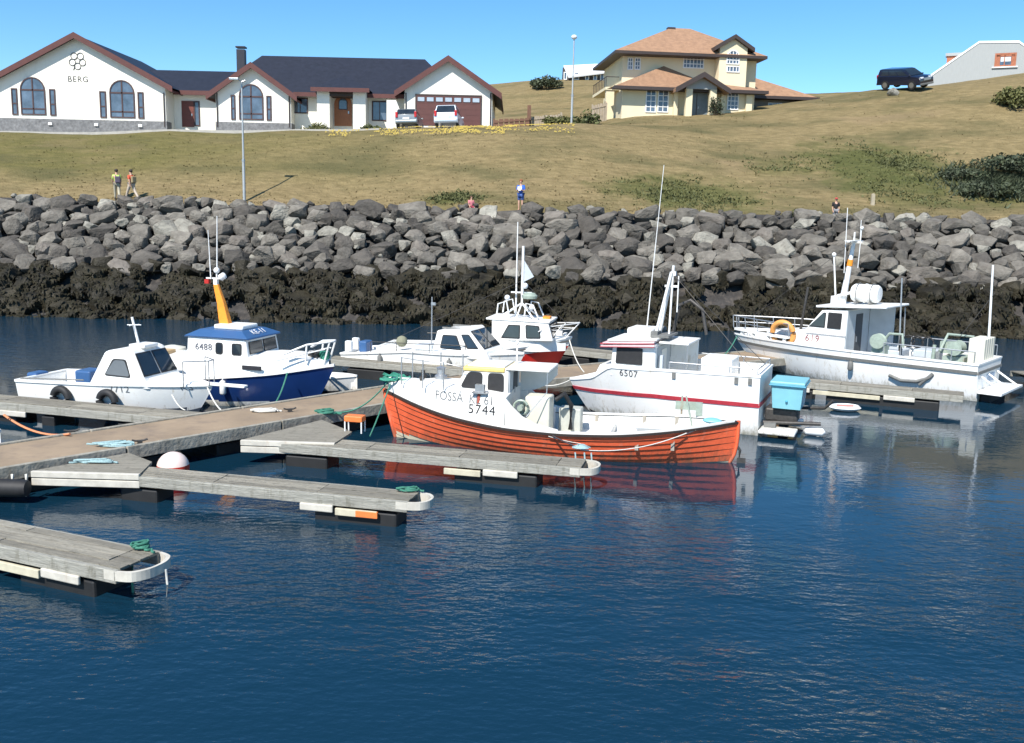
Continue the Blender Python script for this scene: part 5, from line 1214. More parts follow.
def slabroof(parent, x0, x1, y0, y1, z, th, m, name='roof', dz=0.0, bev=.025): return MB().slab([(x0, y0, z), (x1, y0, z+dz), (x1, y1, z+dz), (x0, y1, z)], th).build(name, m, parent, bevel=bev)
slabroof(cab_, 1.12, 2.14, -.60, .60, 2.0, .10, yellowp); slabroof(cab_, 1.14, 2.06, -.50, .50, 2.035, .04, whiteworn, name='roof_panel'); slabroof(cab_, .04, 1.115, -.64, .60, 2.015, .05, whiteworn)
MB().box(1.0, 1.012, -.55, .55, .80, 1.94).build('aft_bulkhead', greypaint_shade, cab_)  # shade of the cabin's aft face, put into a grey panel
dd = MB().box(.985, .997, -.28, .16, .82, 1.86).build('door', doordark, cab_); MB().box(.96, .983, .06, .1, 1.35, 1.5).build('handle', steel, dd)
sc_ = MB(); sc_.prism([(.99, 1.955), (.06, 1.955), (.06, 1.72), (.30, 1.46), (.62, 1.32), (.99, 1.28)], -.66, -.61); sc_.prism([(.99, 1.277), (.99, .78), (.86, .78), (.80, 1.28)], -.66, -.61); sc_.build('shelter_side', whiteworn, cab_)
MB().tube([(.08, .62, 1.97), (.08, .66, 1.5), (.5, .95, .95)], .012, 6).build('shelter_strut', steel, cab_)
lettering('FOSSÁ  KE 61', .30, inkfade, ob, Mport(2.02, 0, 1.29), proj=lambda v: Vector((v.x, fore_side(v.x, v.z)+.006, v.z)), name='name_lettering', space=1.0, xs=.88)
lettering('5744', .31, ink, ob, Mport(1.55, 0, 1.06), proj=lambda v: Vector((v.x, fore_side(v.x, v.z)+.006, v.z)), name='number_lettering', space=1.15)
nl = MB(); nl.box(1.42, 1.80, fore_side(1.6, 1.4)-.1, fore_side(1.6, 1.4)+.10, 1.455, 1.475); nl.box(1.50, 1.72, fore_side(1.6, 1.4)-.08, fore_side(1.6, 1.4)+.05, 1.48, 1.66); nl.build('side_light_box', steel, ob)
g = MB(); g.prism([(1.66, 1.45), (1.60, 1.45), (1.64, .92), (1.69, .92)], fore_side(1.6, 1.3)-.01, fore_side(1.6, 1.3)+.012); g.build('rust_streak', mat('rust_red', (.38, .09, .06), .8), ob)
pst = [(3.75, .42), (3.1, .74), (2.55, .86)]; g = MB()
for s in (-1, 1):
    for x, y in pst: g.tube([(x, s*y, 1.44), (x, s*y, 2.12)], .016, 6)
    g.tube([(x, s*y, 2.10) for x, y in pst]+[(2.1, s*.76, 2.0)], .009, 5)
g.build('foredeck_rail', steel, ob, smooth=60)
MB().lathe([(.16, 1.48), (.16, 1.62), (.10, 1.66), (.10, 1.8), (.13, 1.82), (.02, 1.86)], 12, Matrix.Translation((2.9, -.1, 0))).build('vent_cowl', steel, ob, smooth=40)
MB().box(3.3, 3.36, -.2, .2, 1.49, 1.62).tube([(3.33, 0, 1.5), (3.33, 0, 1.75)], .05, 8).build('mooring_bitt', darksteel, ob)
g = MB(); g.tube([(.7, .5, .4), (.7, .5, 1.25)], .05, 8); g.tube([(.7+.17*math.cos(a/8*math.pi), .62, 1.1+.17*math.sin(a/8*math.pi)) for a in range(16)], .03, 6, closed=True); g.tube([(.7, .35, 1.1), (.7, .75, 1.1)], .07, 8); g.build('line_hauler', greenmach, ob, smooth=50)
MB().box(.02, .62, -.05, .55, .36, 1.36).build('engine_box', creampl, ob, bevel=.04)
MB().box(-.62, -.08, -.62, -.2, .36, .98).build('gear_box', mat('grey_fish_crate', (.42, .43, .38), .6), ob, bevel=.03)
MB().box(.1, .6, -.78, -.3, .36, .9).build('battery_box', white, ob, bevel=.03)
g = MB(); g.tube([(-.05, .2, 1.25), (-.25, .1, 1.4), (-.4, -.05, 1.1), (-.4, -.05, .5)], .06, 8); g.build('exhaust_hose', blackrub, ob, smooth=60)
MB().box(-3.2, -2.95, -.92, -.2, .36, .62).box(-1.4, -1.15, -1.0, 1.0, .36, .56).build('thwart', whiteworn, ob)
g = MB()
for s in (-1, 1):
    for x in (-.9, -2.1, -2.9): y = oh.hb((x+4.35)/8.7)-.13; g.box(x-.04, x+.04, s*y-.03, s*y+.03, .36, oh.zs_((x+4.35)/8.7)+.02)
g.build('rib', mat('grey_rib', (.33, .30, .25), .8), ob)
g = MB(); g.tube([(-3.0, -.85, .5), (-3.0, -.85, 1.35)], .025, 6); g.box(-3.45, -2.85, -.85, -.80, 1.02, 1.22); g.box(-3.5, -3.35, -.70, -.5, .95, 1.25); g.tube([(-3.3, -.5, .6), (-3.1, -.6, 1.4)], .02, 6); g.build('stern_gear', greenmach, ob)
g = MB(); g.tube([(-4.33, 0, .42), (-4.42, 0, .30), (-4.40, 0, -.1)], .035, 8); g.box(-4.56, -4.36, -.02, .02, -.25, .12); g.build('rudder', darksteel, ob)
g = MB(); g.tube([(1.0, -.2, 2.0), (1.0, -.2, 2.5)], .02, 6); g.ball((1.0, -.2, 2.53), .05, 8); g.build('antenna', whitem, ob, smooth=60)
bb = tag(MB().ball((-3.75, .1, .98), .14, 10, (1.6, 1.3, .5)).build('tarpaulin', tubblue, smooth=50), 'pale blue cloth bundle lying on the stern of the orange boat', 'tarpaulin'); bb.matrix_basis = ob.matrix_basis.copy()
bg_ = MB(); rq = random.Random(3)
for _ in range(16): c = Vector((4.0+rq.uniform(-.35, .3), rq.uniform(-.18, .2), 1.47)); bg_.tube([c+Vector((.16*math.cos(a*.8), .12*math.sin(a*.8), .02*a*rq.random())) for a in range(8)], .025, 5)
bn = bg_.build('net', netg, smooth=60); bn.matrix_basis = ob.matrix_basis.copy(); tag(bn, 'heap of green net and rope on the bow of the orange boat', 'net')

# ---- 2. white boat with the red stripe
sb_ = boat(1.7, 27.44, 5.6, 157, 'white fishing boat with a red stripe along its hull and the number 6507')
sh_ = Hull(5.6, 2.35, [(-2.8, 1.62), (-.2, 1.58), (1.45, 1.50), (1.75, 1.16), (2.8, .90)], keel=-.35, rake=.75, stern=.95, pw=2.6, um=.40, chine=.16, flare=.95)
sh_.shell(sb_, [white, antifoul], lambda p: 1 if p.z < .04 else 0)
sh_.band(sb_, redband, lambda x: .78-.055*max(0, x), lambda x: .89-.06*max(0, x), 'stripe', .02)
sh_.gunwale(sb_, white, w=.10, h=.06, out=.015)
sh_.inner(sb_, white, lambda x: .62 if x < .1 else float(np.interp(x, [1.4, 1.8, 2.8], [1.3, 1.08, .86])), w=.08)
tk = MB(); tk.loft([[(x, -w_, 1.15), (x, -w_+.06, z), (x, w_-.06, z), (x, w_, 1.15)] for x, w_, z in ((1.95, .30, 1.16), (1.75, .50, 1.48), (1.3, .75, 1.56), (.05, .9, 1.58))], True, True); tk.build('trunk', white, sb_, smooth=30, bevel=.02)
sprof = [(1.32, 1.25), (1.28, 2.16), (.06, 2.22), (.06, .64), (.5, .64), (.55, 1.25)]
cab_, shy = house_(sb_, sprof, .92, .84, white)
side_window(cab_, [(1.17, 1.62), (.40, 1.62), (.42, 2.08), (1.15, 2.08)], shy, r=.05); face_window(cab_, sprof[0], sprof[1], shy, .42, .92, 2)
MB().slab([(1.55, -.92, 2.14), (.08, -.98, 2.26), (.08, .98, 2.26), (1.55, .92, 2.14)], .035).prism([(1.58, 2.06), (.06, 2.16), (.06, 2.22), (1.58, 2.10)], .9, .985).prism([(1.58, 2.06), (.06, 2.16), (.06, 2.22), (1.58, 2.10)], -.985, -.9).box(1.545, 1.60, -.93, .93, 2.05, 2.12).build('roof_visor', mat('pinkish_white_paint', (.66, .52, .52), .5), cab_)
for zz in (0, .085): MB().prism([(1.60, 2.05+zz), (.07, 2.15+zz), (.07, 2.165+zz), (1.60, 2.07+zz)], .96, .995).prism([(1.60, 2.05+zz), (.07, 2.15+zz), (.07, 2.165+zz), (1.60, 2.07+zz)], -.995, -.96).box(1.602, 1.615, -.95, .95, 2.05+zz, 2.07+zz).build('roof_stripe', redband, cab_)
MB().slab([(1.45, -.80, 2.20), (.04, -.85, 2.31), (.04, .85, 2.31), (1.45, .80, 2.20)], .06).build('roof', white, cab_, bevel=.02)
MB().box(.30, 1.02, -.42, .42, 2.26, 2.58).build('roof_box', white, cab_, bevel=.06)
MB().box(.045, .056, -.80, .80, .66, 2.12).build('aft_bulkhead', greypaint_shade, cab_)  # grey colour stands in for the shade on this aft wall
dd = MB().box(.03, .042, -.30, .28, .68, 2.0).build('door', white, cab_, bevel=.004); MB().box(.01, .028, .2, .24, 1.3, 1.45).build('handle', steel, dd); 
sx, sz = lat(sb_, 693, 345, -.8)
MB().box(-.75, .04, -.86, -.80, .66, 2.2).box(-.78, .04, -.9, .60, 2.22, 2.27).build('shelter', white, cab_, bevel=.01)
MB().tube([(-.75, .58, 2.22), (-.75, .58, 1.4)], .02, 6).build('shelter_strut', steel, cab_)
MB().box(-.10, -.02, .52, .66, 1.2, 1.9).build('locker', greypaint_shade, cab_)
lettering('6507', .26, mat('grey_number', (.14, .14, .15), .6), sb_, Mport(.74, 0, 1.38), proj=lambda v: Vector((v.x, sh_.side(v.x, v.z)+.008, v.z)), name='number_lettering', space=1.1)
mx, mz = lat(sb_, 672, 272, 0); bx_, bz_ = .12, 2.36
g = MB()
for s in (-1, 1): g.tube([(bx_+.12, s*.22, 2.40), (mx, s*.05, mz)], .045, 8)
g.tube([(bx_-.2, 0, 2.40), (mx-.03, 0, mz-.1)], .03, 8)
g.tube([(mx-.02, 0, mz-.1), (mx-.04, 0, mz+.18)], .04, 8); g.box(mx-.18, mx+.18, -.02, .02, mz-.42, mz-.36); g.box(mx-.12, mx-.06, -.06, .06, mz-.1, mz+.02); g.tube([(mx-.2, .02, mz-1.1), (mx-.2, .02, mz-.1)], .018, 6)
g.build('mast', whitem, sb_, smooth=50)
tx, tz_ = lat(sb_, 664, 165, 0); bx2, _ = lat(sb_, 647, 327, 0); MB().tube([(bx2, 0, 2.6), (tx, 0, tz_)], .017, 6, r2=.008).build('whip_antenna', whitem, sb_)
g = MB(); g.tube([(-.05, -.6, 2.4), (-.2, -.62, 3.2), (-.5, -.62, 3.35), (-.85, -.62, 3.1), (-1.0, -.62, 2.4)], .05, 8); g.build('davit', darksteel, sb_, smooth=60)
MB().box(.12, .32, .1, .5, 2.36, 2.52).box(-.2, .3, -.55, .55, 2.37, 2.43).ball((.2, -.5, 2.5), .09, 10).build('roof_gear', greyrub, sb_, smooth=40)
MB().box(-1.9, -1.05, -.9, .2, .64, 1.86).build('hatch_box', white, sb_, bevel=.04)
zr = 1.98; g = MB()
for s in (-1, 1):
    P_ = [(x, s*(sh_.side(x, 1.5)-.06), 1.80) for x in (-.4, -1.2, -2.0, -2.72)]; g.tube(P_, .017, 6)
    for p in P_: g.tube([(p[0], p[1], 1.6), p], .015, 6)
g.tube([(-2.74, -1.0, 1.80), (-2.74, 1.0, 1.80)], .017, 6)
g.build('rail', steel, sb_, smooth=60)
for k, x in enumerate((-.55, -2.2, -2.55)): MB().box(x-.05, x+.05, sh_.side(x, 1.45)+.0, sh_.side(x, 1.45)+.03, 1.38, 1.55).build('freeing_port', greyrub, sb_)
pl_ = MB(); pl_.box(-3.75, -2.82, .35, 1.05, .10, .20).box(-3.75, -2.82, -1.05, -.35, .10, .20); pl_.build('stern_platform', white, sb_, bevel=.03)
MB().box(-3.2, -2.9, .45, .62, .2, .32).build('platform_cleat', greyrub, sb_)
# outboard under the tub bracket
om = empty('outboard_leg', (0, 0, 0), 0, None, None); om.parent = sb_
MB().box(-3.7, -2.85, -.42, .22, .30, .66).build('motor_bracket', darksteel, om, bevel=.05); MB().box(-3.45, -3.2, -.2, .0, -.5, .35).build('leg', blackrub, om, bevel=.04); MB().tube([(-2.85, -.9, .45), (-4.3, -.7, .62), (-4.5, -.65, .85)], .045, 8).tube([(-2.85, .45, .30), (-4.3, .2, .35)], .05, 8).build('bracket_arm', darksteel, om, smooth=60)
tub = empty('fish_tub', tuple(sb_.matrix_basis @ Vector((-3.42, -.05, .70))), R(157), 'light blue lidded plastic tub on the stern bracket of the red striped boat', 'tub')
rings = [[(x*k, y*k2, z) for x, y in ((-.40, -.52), (.40, -.52), (.40, .52), (-.40, .52))] for k, k2, z in ((.9, .9, 0), (.96, .96, .30), (1, 1, .56), (1.04, 1.03, .57), (1.04, 1.03, .64))]
MB().loft(rings, True, True).build('tub_body', tubblue, tub, bevel=.03)
lid = MB().box(-.45, .45, -.57, .57, .645, .74).build('lid', tubblue, tub, bevel=.03); MB().box(-.47, .47, -.59, .59, .62, .655).build('lid_rim', tubdark, lid, bevel=.01)
MB().ball((0, .53, .22), .035, 8).build('bung', tubdark, tub)
fp = sb_.matrix_basis @ Vector((-4.15, .15, .12)); t = MB(); t.lathe([(.02, -.28), (.10, -.22), (.11, .2), (.02, .28)], 10, Matrix.Rotation(R(90), 4, 'X') @ Matrix.Rotation(R(70), 4, 'Y')); t = t.build('fender', whitem, smooth=50); t.location = fp; tag(t, 'white cylinder fender floating at the outboard bracket of the red striped boat', 'fender')
p = G(845, 409, .05); t = MB(); t.lathe([(.02, -.03), (.5, -.02), (.6, .05), (.5, .12), (.42, .05), (.02, .04)], 16); t = t.build('life_ring', whitem, smooth=40); t.location = (p.x, p.y, .05); t.scale = (.8, .55, 1); tag(t, 'flat white and pink ring floating beyond the blue tub', 'ring')
MB().box(-.3, .3, -.1, .1, .06, .13).build('patch', mat('pink_faded', (.6, .25, .22), .7), t)

# ---- 3. the big white boat at the right
rb_ = boat(8.68, 37.0, 9.3, 139, 'large white fishing boat with railings, a life raft on the roof and the number 619')
rh = Hull(9.3, 2.9, [(-4.65, 1.22), (-1, 1.22), (2, 1.24), (4.65, 1.22)], keel=-.4, rake=1.25, stern=.94, pw=2.4, um=.40, chine=.16, flare=.85)
rh.shell(rb_, [white, antifoul], lambda p: 1 if p.z < .06 else 0)
rh.band(rb_, greyrub, lambda x: .90-.0*x, lambda x: 1.00, 'rub_rail', .04, u1=.995)
rh.gunwale(rb_, white, w=.12, h=.06, out=.02); rh.inner(rb_, white, lambda x: .62 if x < .2 else 1.17, w=.1)
# upper bow moulding
um_ = MB()
for s in (-1, 1):
    us = [.70+.29*k/16 for k in range(17)]; rings = []
    for u in us:
        p = rh.pt(u, 1.0); rings.append([(p.x+.06, s*(p.y+.05), 1.38), (p.x+.06, s*(p.y+.05), 1.47), (p.x, s*max(0, p.y-.12), 1.47), (p.x, s*max(0, p.y-.12), 1.38)])
    um_.loft(rings, True, True)
    for u in (.72, .80, .88, .95): p = rh.pt(u, 1.0); um_.box(p.x-.05, p.x+.05, s*p.y-.04-.02, s*p.y+.02, 1.24, 1.39)
um_.build('bow_bulwark', white, rb_)
tk = MB(); tk.loft([[(x, -w_, 1.1), (x, -w_+.1, z), (x, w_-.1, z), (x, w_, 1.1)] for x, w_, z in ((3.4, .25, 1.25), (2.9, .6, 1.55), (1.6, .95, 1.72), (.2, 1.1, 1.75))], True, True); tk = tk.build('trunk', white, rb_, smooth=30, bevel=.03)
for s in (-1, 1): MB().box(1.75, 2.55, s*.80-.02, s*.80+.14, 1.28, 1.46).build('window', glassm, tk)
q = lambda px, py, ly: lat(rb_, px, py, ly)
xw0, _ = q(806, 330, 1.0); xw1, _ = q(845, 350, 1.0); zr0 = q(820, 309, 1.0)[1]; xr1 = q(889, 307, .9)[0]
rprof = [(xw0+.1, 1.65), (xw0-.55, 2.52), (xw1, 2.58), (xw1, .64), (xw1+.9, .64), (xw1+1.0, 1.2), (xw0+.1, 1.2)]
cab_, rhy = house_(rb_, rprof, 1.16, 1.02, white)
side_window(cab_, [(xw0-.12, 1.90), (xw0-.62, 2.44), (xw0-.72, 2.44), (xw0-.72, 1.90)], rhy, r=.03); side_window(cab_, [(xw0-.80, 1.90), (xw1+.18, 1.90), (xw1+.18, 2.46), (xw0-.80, 2.46)], rhy, r=.03)
face_window(cab_, rprof[0], rprof[1], rhy, .15, .92, 3)
MB().slab([(xw0-.35, -1.12, 2.60), (xr1, -1.12, 2.74), (xr1, 1.12, 2.74), (xw0-.35, 1.12, 2.60)], .08).build('roof', white, cab_, bevel=.03)
MB().box(xw1-.012, xw1-.002, -1.0, 1.0, .66, 2.54).build('aft_bulkhead', greypaint_shade, cab_)  # blue-grey shade of the aft wall painted into its colour
dd = MB().box(xw1-.03, xw1-.014, -.35, .25, .66, 2.4).build('door', doordark, cab_); MB().box(xw1-.05, xw1-.032, .12, .18, 1.4, 1.6).build('handle', steel, dd)
MB().box(xr1+.45, xw1-.014, -1.08, -1.03, .66, 2.62).build('shelter_side', greypaint_shade, cab_)
MB().tube([(xr1+.1, -1.0, 2.66), (xr1+.1, -1.2, 1.2)], .025, 6).build('shelter_strut', steel, cab_)
lettering('619', .34, mat('reddish_grey_number', (.26, .10, .10), .7, var=.4, scale=15), rb_, Mport(xw0-.30, rhy(1.42)+.012, 1.48), name='number_lettering', space=1.1)
MB().box(xw0-1.5, xw0-.05, rhy(1.66)-.0, rhy(1.66)+.012, 1.62, 1.68).build('name_strip', inkfade, rb_)
ra, rz_ = q(866, 297, 0); t = empty('life_raft', tuple(rb_.matrix_basis @ Vector((ra, 0, 2.78))), R(139), 'white life raft canister strapped on the wheelhouse roof of the big white boat', 'life raft')
MB().lathe([(.02, -.50), (.26, -.48), (.32, -.4), (.32, -.02), (.35, -.02), (.35, .02), (.32, .02), (.32, .4), (.26, .48), (.02, .50)], 16, Matrix.Translation((0, 0, .36)) @ Matrix.Rotation(R(90), 4, 'Y')).build('canister', whitem, t, smooth=40)
g = MB()
for x in (-.25, .25): g.tube([(x+.0, .36*math.cos(a/8*math.pi), .36+.36*math.sin(a/8*math.pi)) for a in range(16)], .014, 5, closed=True); g.box(x-.04, x+.04, -.35, .35, 0, .08)
g.build('strap', greyrub, t)
m0, m1 = q(842, 306, 0), q(854, 242, 0); g = MB(); A_, B_ = Vector((m0[0], 0, 2.7)), Vector((m1[0], 0, m1[1])); g.tube([A_, B_], .13, 12, r2=.06); g.build('mast', whitem, rb_, smooth=50)
C_ = A_.lerp(B_, .62); D_ = A_.lerp(B_, .72); mb_ = MB().tube([C_, D_], .105, 12, r2=.095).build('mast_band', orangem, rb_, smooth=50)
g = MB(); g.tube([B_, B_+Vector((.0, 0, .35))], .03, 8); g.box(B_.x-.3, B_.x+.3, -.02, .02, B_.z-.02, B_.z+.03); g.box(B_.x-.14, B_.x+.14, -.5, .5, B_.z+.03, B_.z+.06)
a = q(851, 208, 0); g.tube([(B_.x+.15, .3, B_.z-1.1), (a[0], .3, a[1])], .014, 6); a = q(858, 220, 0); g.tube([(B_.x-.1, -.3, B_.z), (a[0], -.3, a[1])], .012, 6); a = q(863, 228, 0); g.tube([(B_.x-.25, .1, B_.z-.9), (a[0], .1, a[1])], .014, 6); g.ball((a[0], .1, a[1]), .07, 8)
g.build('mast_antennas', whitem, rb_, smooth=50)
a = q(834, 256, .3); b = q(836, 304, .3); g = MB(); g.tube([(b[0], .3, 2.65), (a[0], .3, a[1])], .03, 8); g.ball((a[0], .3, a[1]+.05), .08, 8); g.box(b[0]-.12, b[0]+.12, .1, .5, 2.68, 3.0); g.tube([(b[0], .2, 3.0), (ra+.45, .2, 3.15)], .05, 8); g.build('signal_pole', whitem, rb_, smooth=40)
a, b = q(808, 287, .6), q(799, 338, .6); MB().tube([(b[0], .6, 1.3), (a[0], .6, a[1])], .055, 8, r2=.045).build('exhaust_pipe', darksteel, rb_, smooth=50)
a, b = q(902, 278, .5), q(900, 352, .5); g = MB(); g.tube([(b[0], .5, .65), (a[0], .5, a[1])], .035, 8, r2=.025); g.build('pole', steel, rb_, smooth=50); MB().tube([(b[0], .5, b[1]-.1), (b[0], .5, b[1]+.6)], .06, 8).build('pole_socket', darksteel, rb_)
a, b = q(993, 265, -.3), q(999, 345, -.3); MB().tube([(max(b[0], -4.5), -.3, .9), (max(a[0], -4.6), -.3, a[1])], .045, 8, r2=.035).build('stern_pole', whitem, rb_, smooth=50)
c = q(958, 340, 0); MB().tube([(max(b[0], -4.5), -.3, a[1]-.9), (c[0], -.2, c[1]+.1)], .012, 5).build('stay', darksteel, rb_)
g = MB(); x0 = xr1+.25; g.box(x0-.25, x0+.2, .55, .95, .65, 1.45); g.lathe([(.05, -.12), (.26, -.10), (.20, 0), (.26, .10), (.05, .12)], 16, Matrix.Translation((x0-.02, 1.0, 1.62)) @ Matrix.Rotation(R(90), 4, 'X')); g.tube([(x0, .8, 1.4), (x0-.35, .9, 1.9), (x0-.8, .95, 1.92), (x0-.85, .95, 1.5)], .05, 8); g.build('line_hauler', greenmach, rb_, smooth=40)
g = MB(); g.box(-3.9, -3.2, -.8, .2, .63, 1.25); g.lathe([(.05, -.3), (.24, -.28), (.16, 0), (.24, .28), (.05, .3)], 14, Matrix.Translation((-3.6, .1, 1.55)) @ Matrix.Rotation(R(90), 4, 'X')); g.tube([(-3.9, -.6, 1.2), (-3.9, -.6, 1.9), (-3.2, -.2, 1.95), (-3.1, .2, 1.4)], .05, 8); g.box(-3.4, -3.0, -.5, -.1, 1.3, 1.7); g.tube([(-2.9, .3, .65), (-2.95, .3, 1.6)], .06, 8); g.build('net_hauler', greenmach, rb_, smooth=40)
g = MB()
for k in range(5): g.box(-4.55, -4.05, -.75+.001*k+k*.24, -.75+k*.24+.21, .64, 1.95)
g.build('stern_locker', creampl, rb_, bevel=.02)
MB().box(-1.9, -1.2, -.5, .6, .63, 1.3).box(-2.9, -2.2, -.9, .1, .63, 1.35).build('deck_hatch', greypaint_shade, rb_, bevel=.03)
g = MB(); rp_ = random.Random(5)
for x in (-2.35, -2.0, -1.7): g.tube([(x+.2*math.cos(a/6*math.pi), -.9, 1.5+.2*math.sin(a/6*math.pi)) for a in range(12)], .03, 5, closed=True)
g.build('hose_coil', blackrub, rb_)
for s in (-1, 1):
    P_ = [(x, s*(rh.side(x, 1.15)-.08), 1.62) for x in (xr1-.1, -2.2, -3.0, -3.8, -4.5)]
    rail(rb_, P_, [((p[0], p[1], 1.22), p) for p in P_], steel, .02)
P_ = []
for u in (.70, .78, .86, .93, .985): p = rh.pt(u, 1.0); P_.append((p.x+.05, p.y+.0, 1.92))
bowp = P_+[(4.75, 0, 1.92)]+[(x, -y, z) for x, y, z in P_[::-1]]
rail(rb_, bowp, [((x-.05, y*.98, 1.45), (x, y, z)) for x, y, z in bowp], steel, .022, name='bow_rail', mids=[[(x-.02, y, 1.68) for x, y, z in bowp]])
tr = MB(); xs_ = -4.65; tr.box(xs_-.75, xs_-.02, -1.30, 1.30, .30, .38)
for s in (-.95, 0.1, .95): tr.tube([(xs_-.7, s, .36), (xs_-.02, s*.95, .80)], .035, 6)
tr.build('stern_platform', white, rb_, bevel=.01)
MB().box(xs_-.35, xs_-.02, -.9, .9, -.2, .28).build('platform_float', blackrub, rb_, bevel=.04)
MB().box(xs_-.02, xs_-.006, -.6, .3, .55, .80).build('transom_lettering', mat('blue_grey_letters', (.30, .38, .48), .7, var=.5, scale=14), rb_)
t = MB(); t.tube([(.34*math.cos(a/12*math.pi), 0, .34*math.sin(a/12*math.pi)) for a in range(24)], .085, 10, closed=True); t = t.build('lifebuoy', mat('pale_orange_ring', (.72, .33, .09), .5), smooth=60)
a = q(783, 333, .95); t.matrix_basis = rb_.matrix_basis @ Matrix.Translation((a[0], .95, a[1])) @ Matrix.Rotation(R(-12), 4, 'X') @ Matrix.Scale(1.2, 4); tag(t, 'orange lifebuoy standing on the foredeck of the big white boat', 'lifebuoy')
for (x, l_) in ((-.6, .3), ): fp = rb_.matrix_basis @ Vector((x, rh.side(x, .7)+.12, .72)); fendr(fp.x, fp.y, fp.z, .09, .34, greyrub, 'small grey fender hanging amidships from the big white boat')
g = MB(); g.tube([(x, rh.side(x, .5)+.06, z) for x, z in ((-1.9, .55), (-2.3, .42), (-2.8, .45), (-3.2, .62), (-3.3, .75))], .055, 8).tube([(x, rh.side(x, .5)+.06, z) for x, z in ((-3.3, .78), (-2.9, .35))], .05, 8); g.build('side_hose', greyrub, rb_, smooth=60)

# ---- 4. the blue boat
bb_ = boat(-5.06, 26.7, 7.0, -16, 'dark blue boat with a white wheelhouse, orange mast and the number 6488')
bh = Hull(7.0, 2.4, [(-3.5, .78), (0, .84), (2.0, 1.04), (3.5, 1.28)], keel=-.35, rake=.75, stern=.92, pw=2.5, um=.42, chine=.18, flare=.75)
bh.shell(bb_, [bluehull, white, antifoul], lambda p: 1 if p.z < .16 and p.z > 0.0 else (2 if p.z <= 0 else 0), vs=[0, .1, .2, .28, .34, .40, .44, .5, .6, .7, .8, .9, 1])
bh.gunwale(bb_, white, w=.08, h=.07, out=.03)
rings = []
for k in range(24):
    u = .20+.78*k/23; p = bh.pt(u, 1.0); zt_ = float(np.interp(p.x, [-2.1, .0, 2.3, 3.4], [1.25, 1.40, 1.52, 1.36])); b = p.y; half = [(b-.02, p.z+.03), (b*.96-.02, (p.z+zt_)/2), (b*.86-.02, zt_), (0.0, zt_+.08)]
    rings.append([(p.x, -max(.002, y), z) for y, z in half]+[(p.x, max(.002, y), z) for y, z in half[-2::-1]])
m_ = MB(); m_.loft(rings, False, False); m_.slab(rings[0], .02); m_.build('topside', white, bb_, smooth=35)
bh.inner(bb_, white, lambda x: .35, w=.07, u0=0, u1=.22)
ba, bz0 = lat(bb_, 187, 340, -.85)[0]+.02, 1.9
bf = lat(bb_, 247, 342, -.85)[0]
bprof = [(bf+.05, 1.30), (bf-.05, 1.96), (ba, 1.96), (ba-.05, .75), (ba+.5, .75), (ba+.7, 1.2)]
cab_, bhy = house_(bb_, bprof, .92, .85, white)
rf_ = MB(); rf_.loft([[(x, s*w_, z) for x, s, w_ in ((x0, -1, w_), (x1, -1, w_), (x1, 1, w_), (x0, 1, w_))] for x0, x1, w_, z in ((ba-.08, bf+.06, .90, 1.955), (ba-.04, bf+.04, .92, 2.0), (ba+.25, bf-.30, .62, 2.16))], True, True); rf_.build('roof', blueroof, cab_, bevel=.01)
MB().box(bf-1.35, bf-.40, -.42, .42, 2.16, 2.29).build('roof_hatch', white, cab_, bevel=.04)
bx1, bx2 = lat(bb_, 219, 348, -.88)[0], lat(bb_, 236.5, 348, -.88)[0]
side_window(cab_, [(bx1-.12, 1.50), (bx1+.12, 1.50), (bx1+.12, 1.84), (bx1-.12, 1.84)], bhy, r=.08); side_window(cab_, [(bx2-.16, 1.50), (bx2+.16, 1.50), (bx2+.16, 1.84), (bx2-.16, 1.84)], bhy, r=.07)
face_window(cab_, bprof[0], bprof[1], bhy, .35, .88, 2)
lettering('6488', .27, mat('slate_number', (.10, .10, .12), .6), bb_, Mstar(lat(bb_, 203.5, 348, -.88)[0], -bhy(1.68)-.014, 1.68), name='number_lettering', space=1.05)
lettering('KE-11', .27, inkwhite, bb_, Matrix.Translation((bf-.115, -.05, 2.115)) @ Matrix.Rotation(R(90), 4, 'Z') @ Matrix.Rotation(R(34), 4, 'X'), name='registration_lettering', space=1.1)
MB().box(1.15, 1.75, -1.03, -.98, 1.14, 1.26).build('vent', ink, bb_, bevel=.01)
a, b = lat(bb_, 227, 330, 0), lat(bb_, 216, 279, 0)
MB().loft([[(x+dx*w_, dy*w_*.7, z) for dx, dy in ((-1, -1), (1, -1), (1, 1), (-1, 1))] for x, z, w_ in ((a[0], 2.10, .17), ((a[0]+b[0])/2, (2.2+b[1])/2, .115), (b[0], b[1]-.15, .075))], True, True).build('mast', orangem, bb_, bevel=.02)
g = MB(); g.box(b[0]-.06, b[0]+.06, -.05, .05, b[1]-.16, b[1]); g.box(b[0]-.32, b[0]+.25, -.02, .02, b[1]-.0, b[1]+.04); g.ball((b[0]+.03, 0, b[1]+.25), .09, 10); g.tube([(b[0]+.03, 0, b[1]), (b[0]+.03, 0, b[1]+.2)], .025, 6); g.lathe([(.02, -.1), (.1, -.08), (.1, .06), (.03, .1)], 10, Matrix.Translation((b[0]+.26, -.05, b[1]+.09))@Matrix.Rotation(R(60), 4, 'Y'))
t1, t2 = lat(bb_, 216, 216, 0), lat(bb_, 209, 230, 0); g.tube([(b[0]+.0, .05, b[1]), (t1[0], .05, t1[1])], .02, 6, r2=.012); g.tube([(b[0]-.14, -.05, b[1]), (t2[0], -.05, t2[1])], .017, 6, r2=.010); g.build('mast_antennas', whitem, bb_, smooth=50)
MB().box(b[0]-.36, b[0]-.22, -.05, .05, b[1]-.14, b[1]-.02).build('mast_lamp', redlens, bb_)
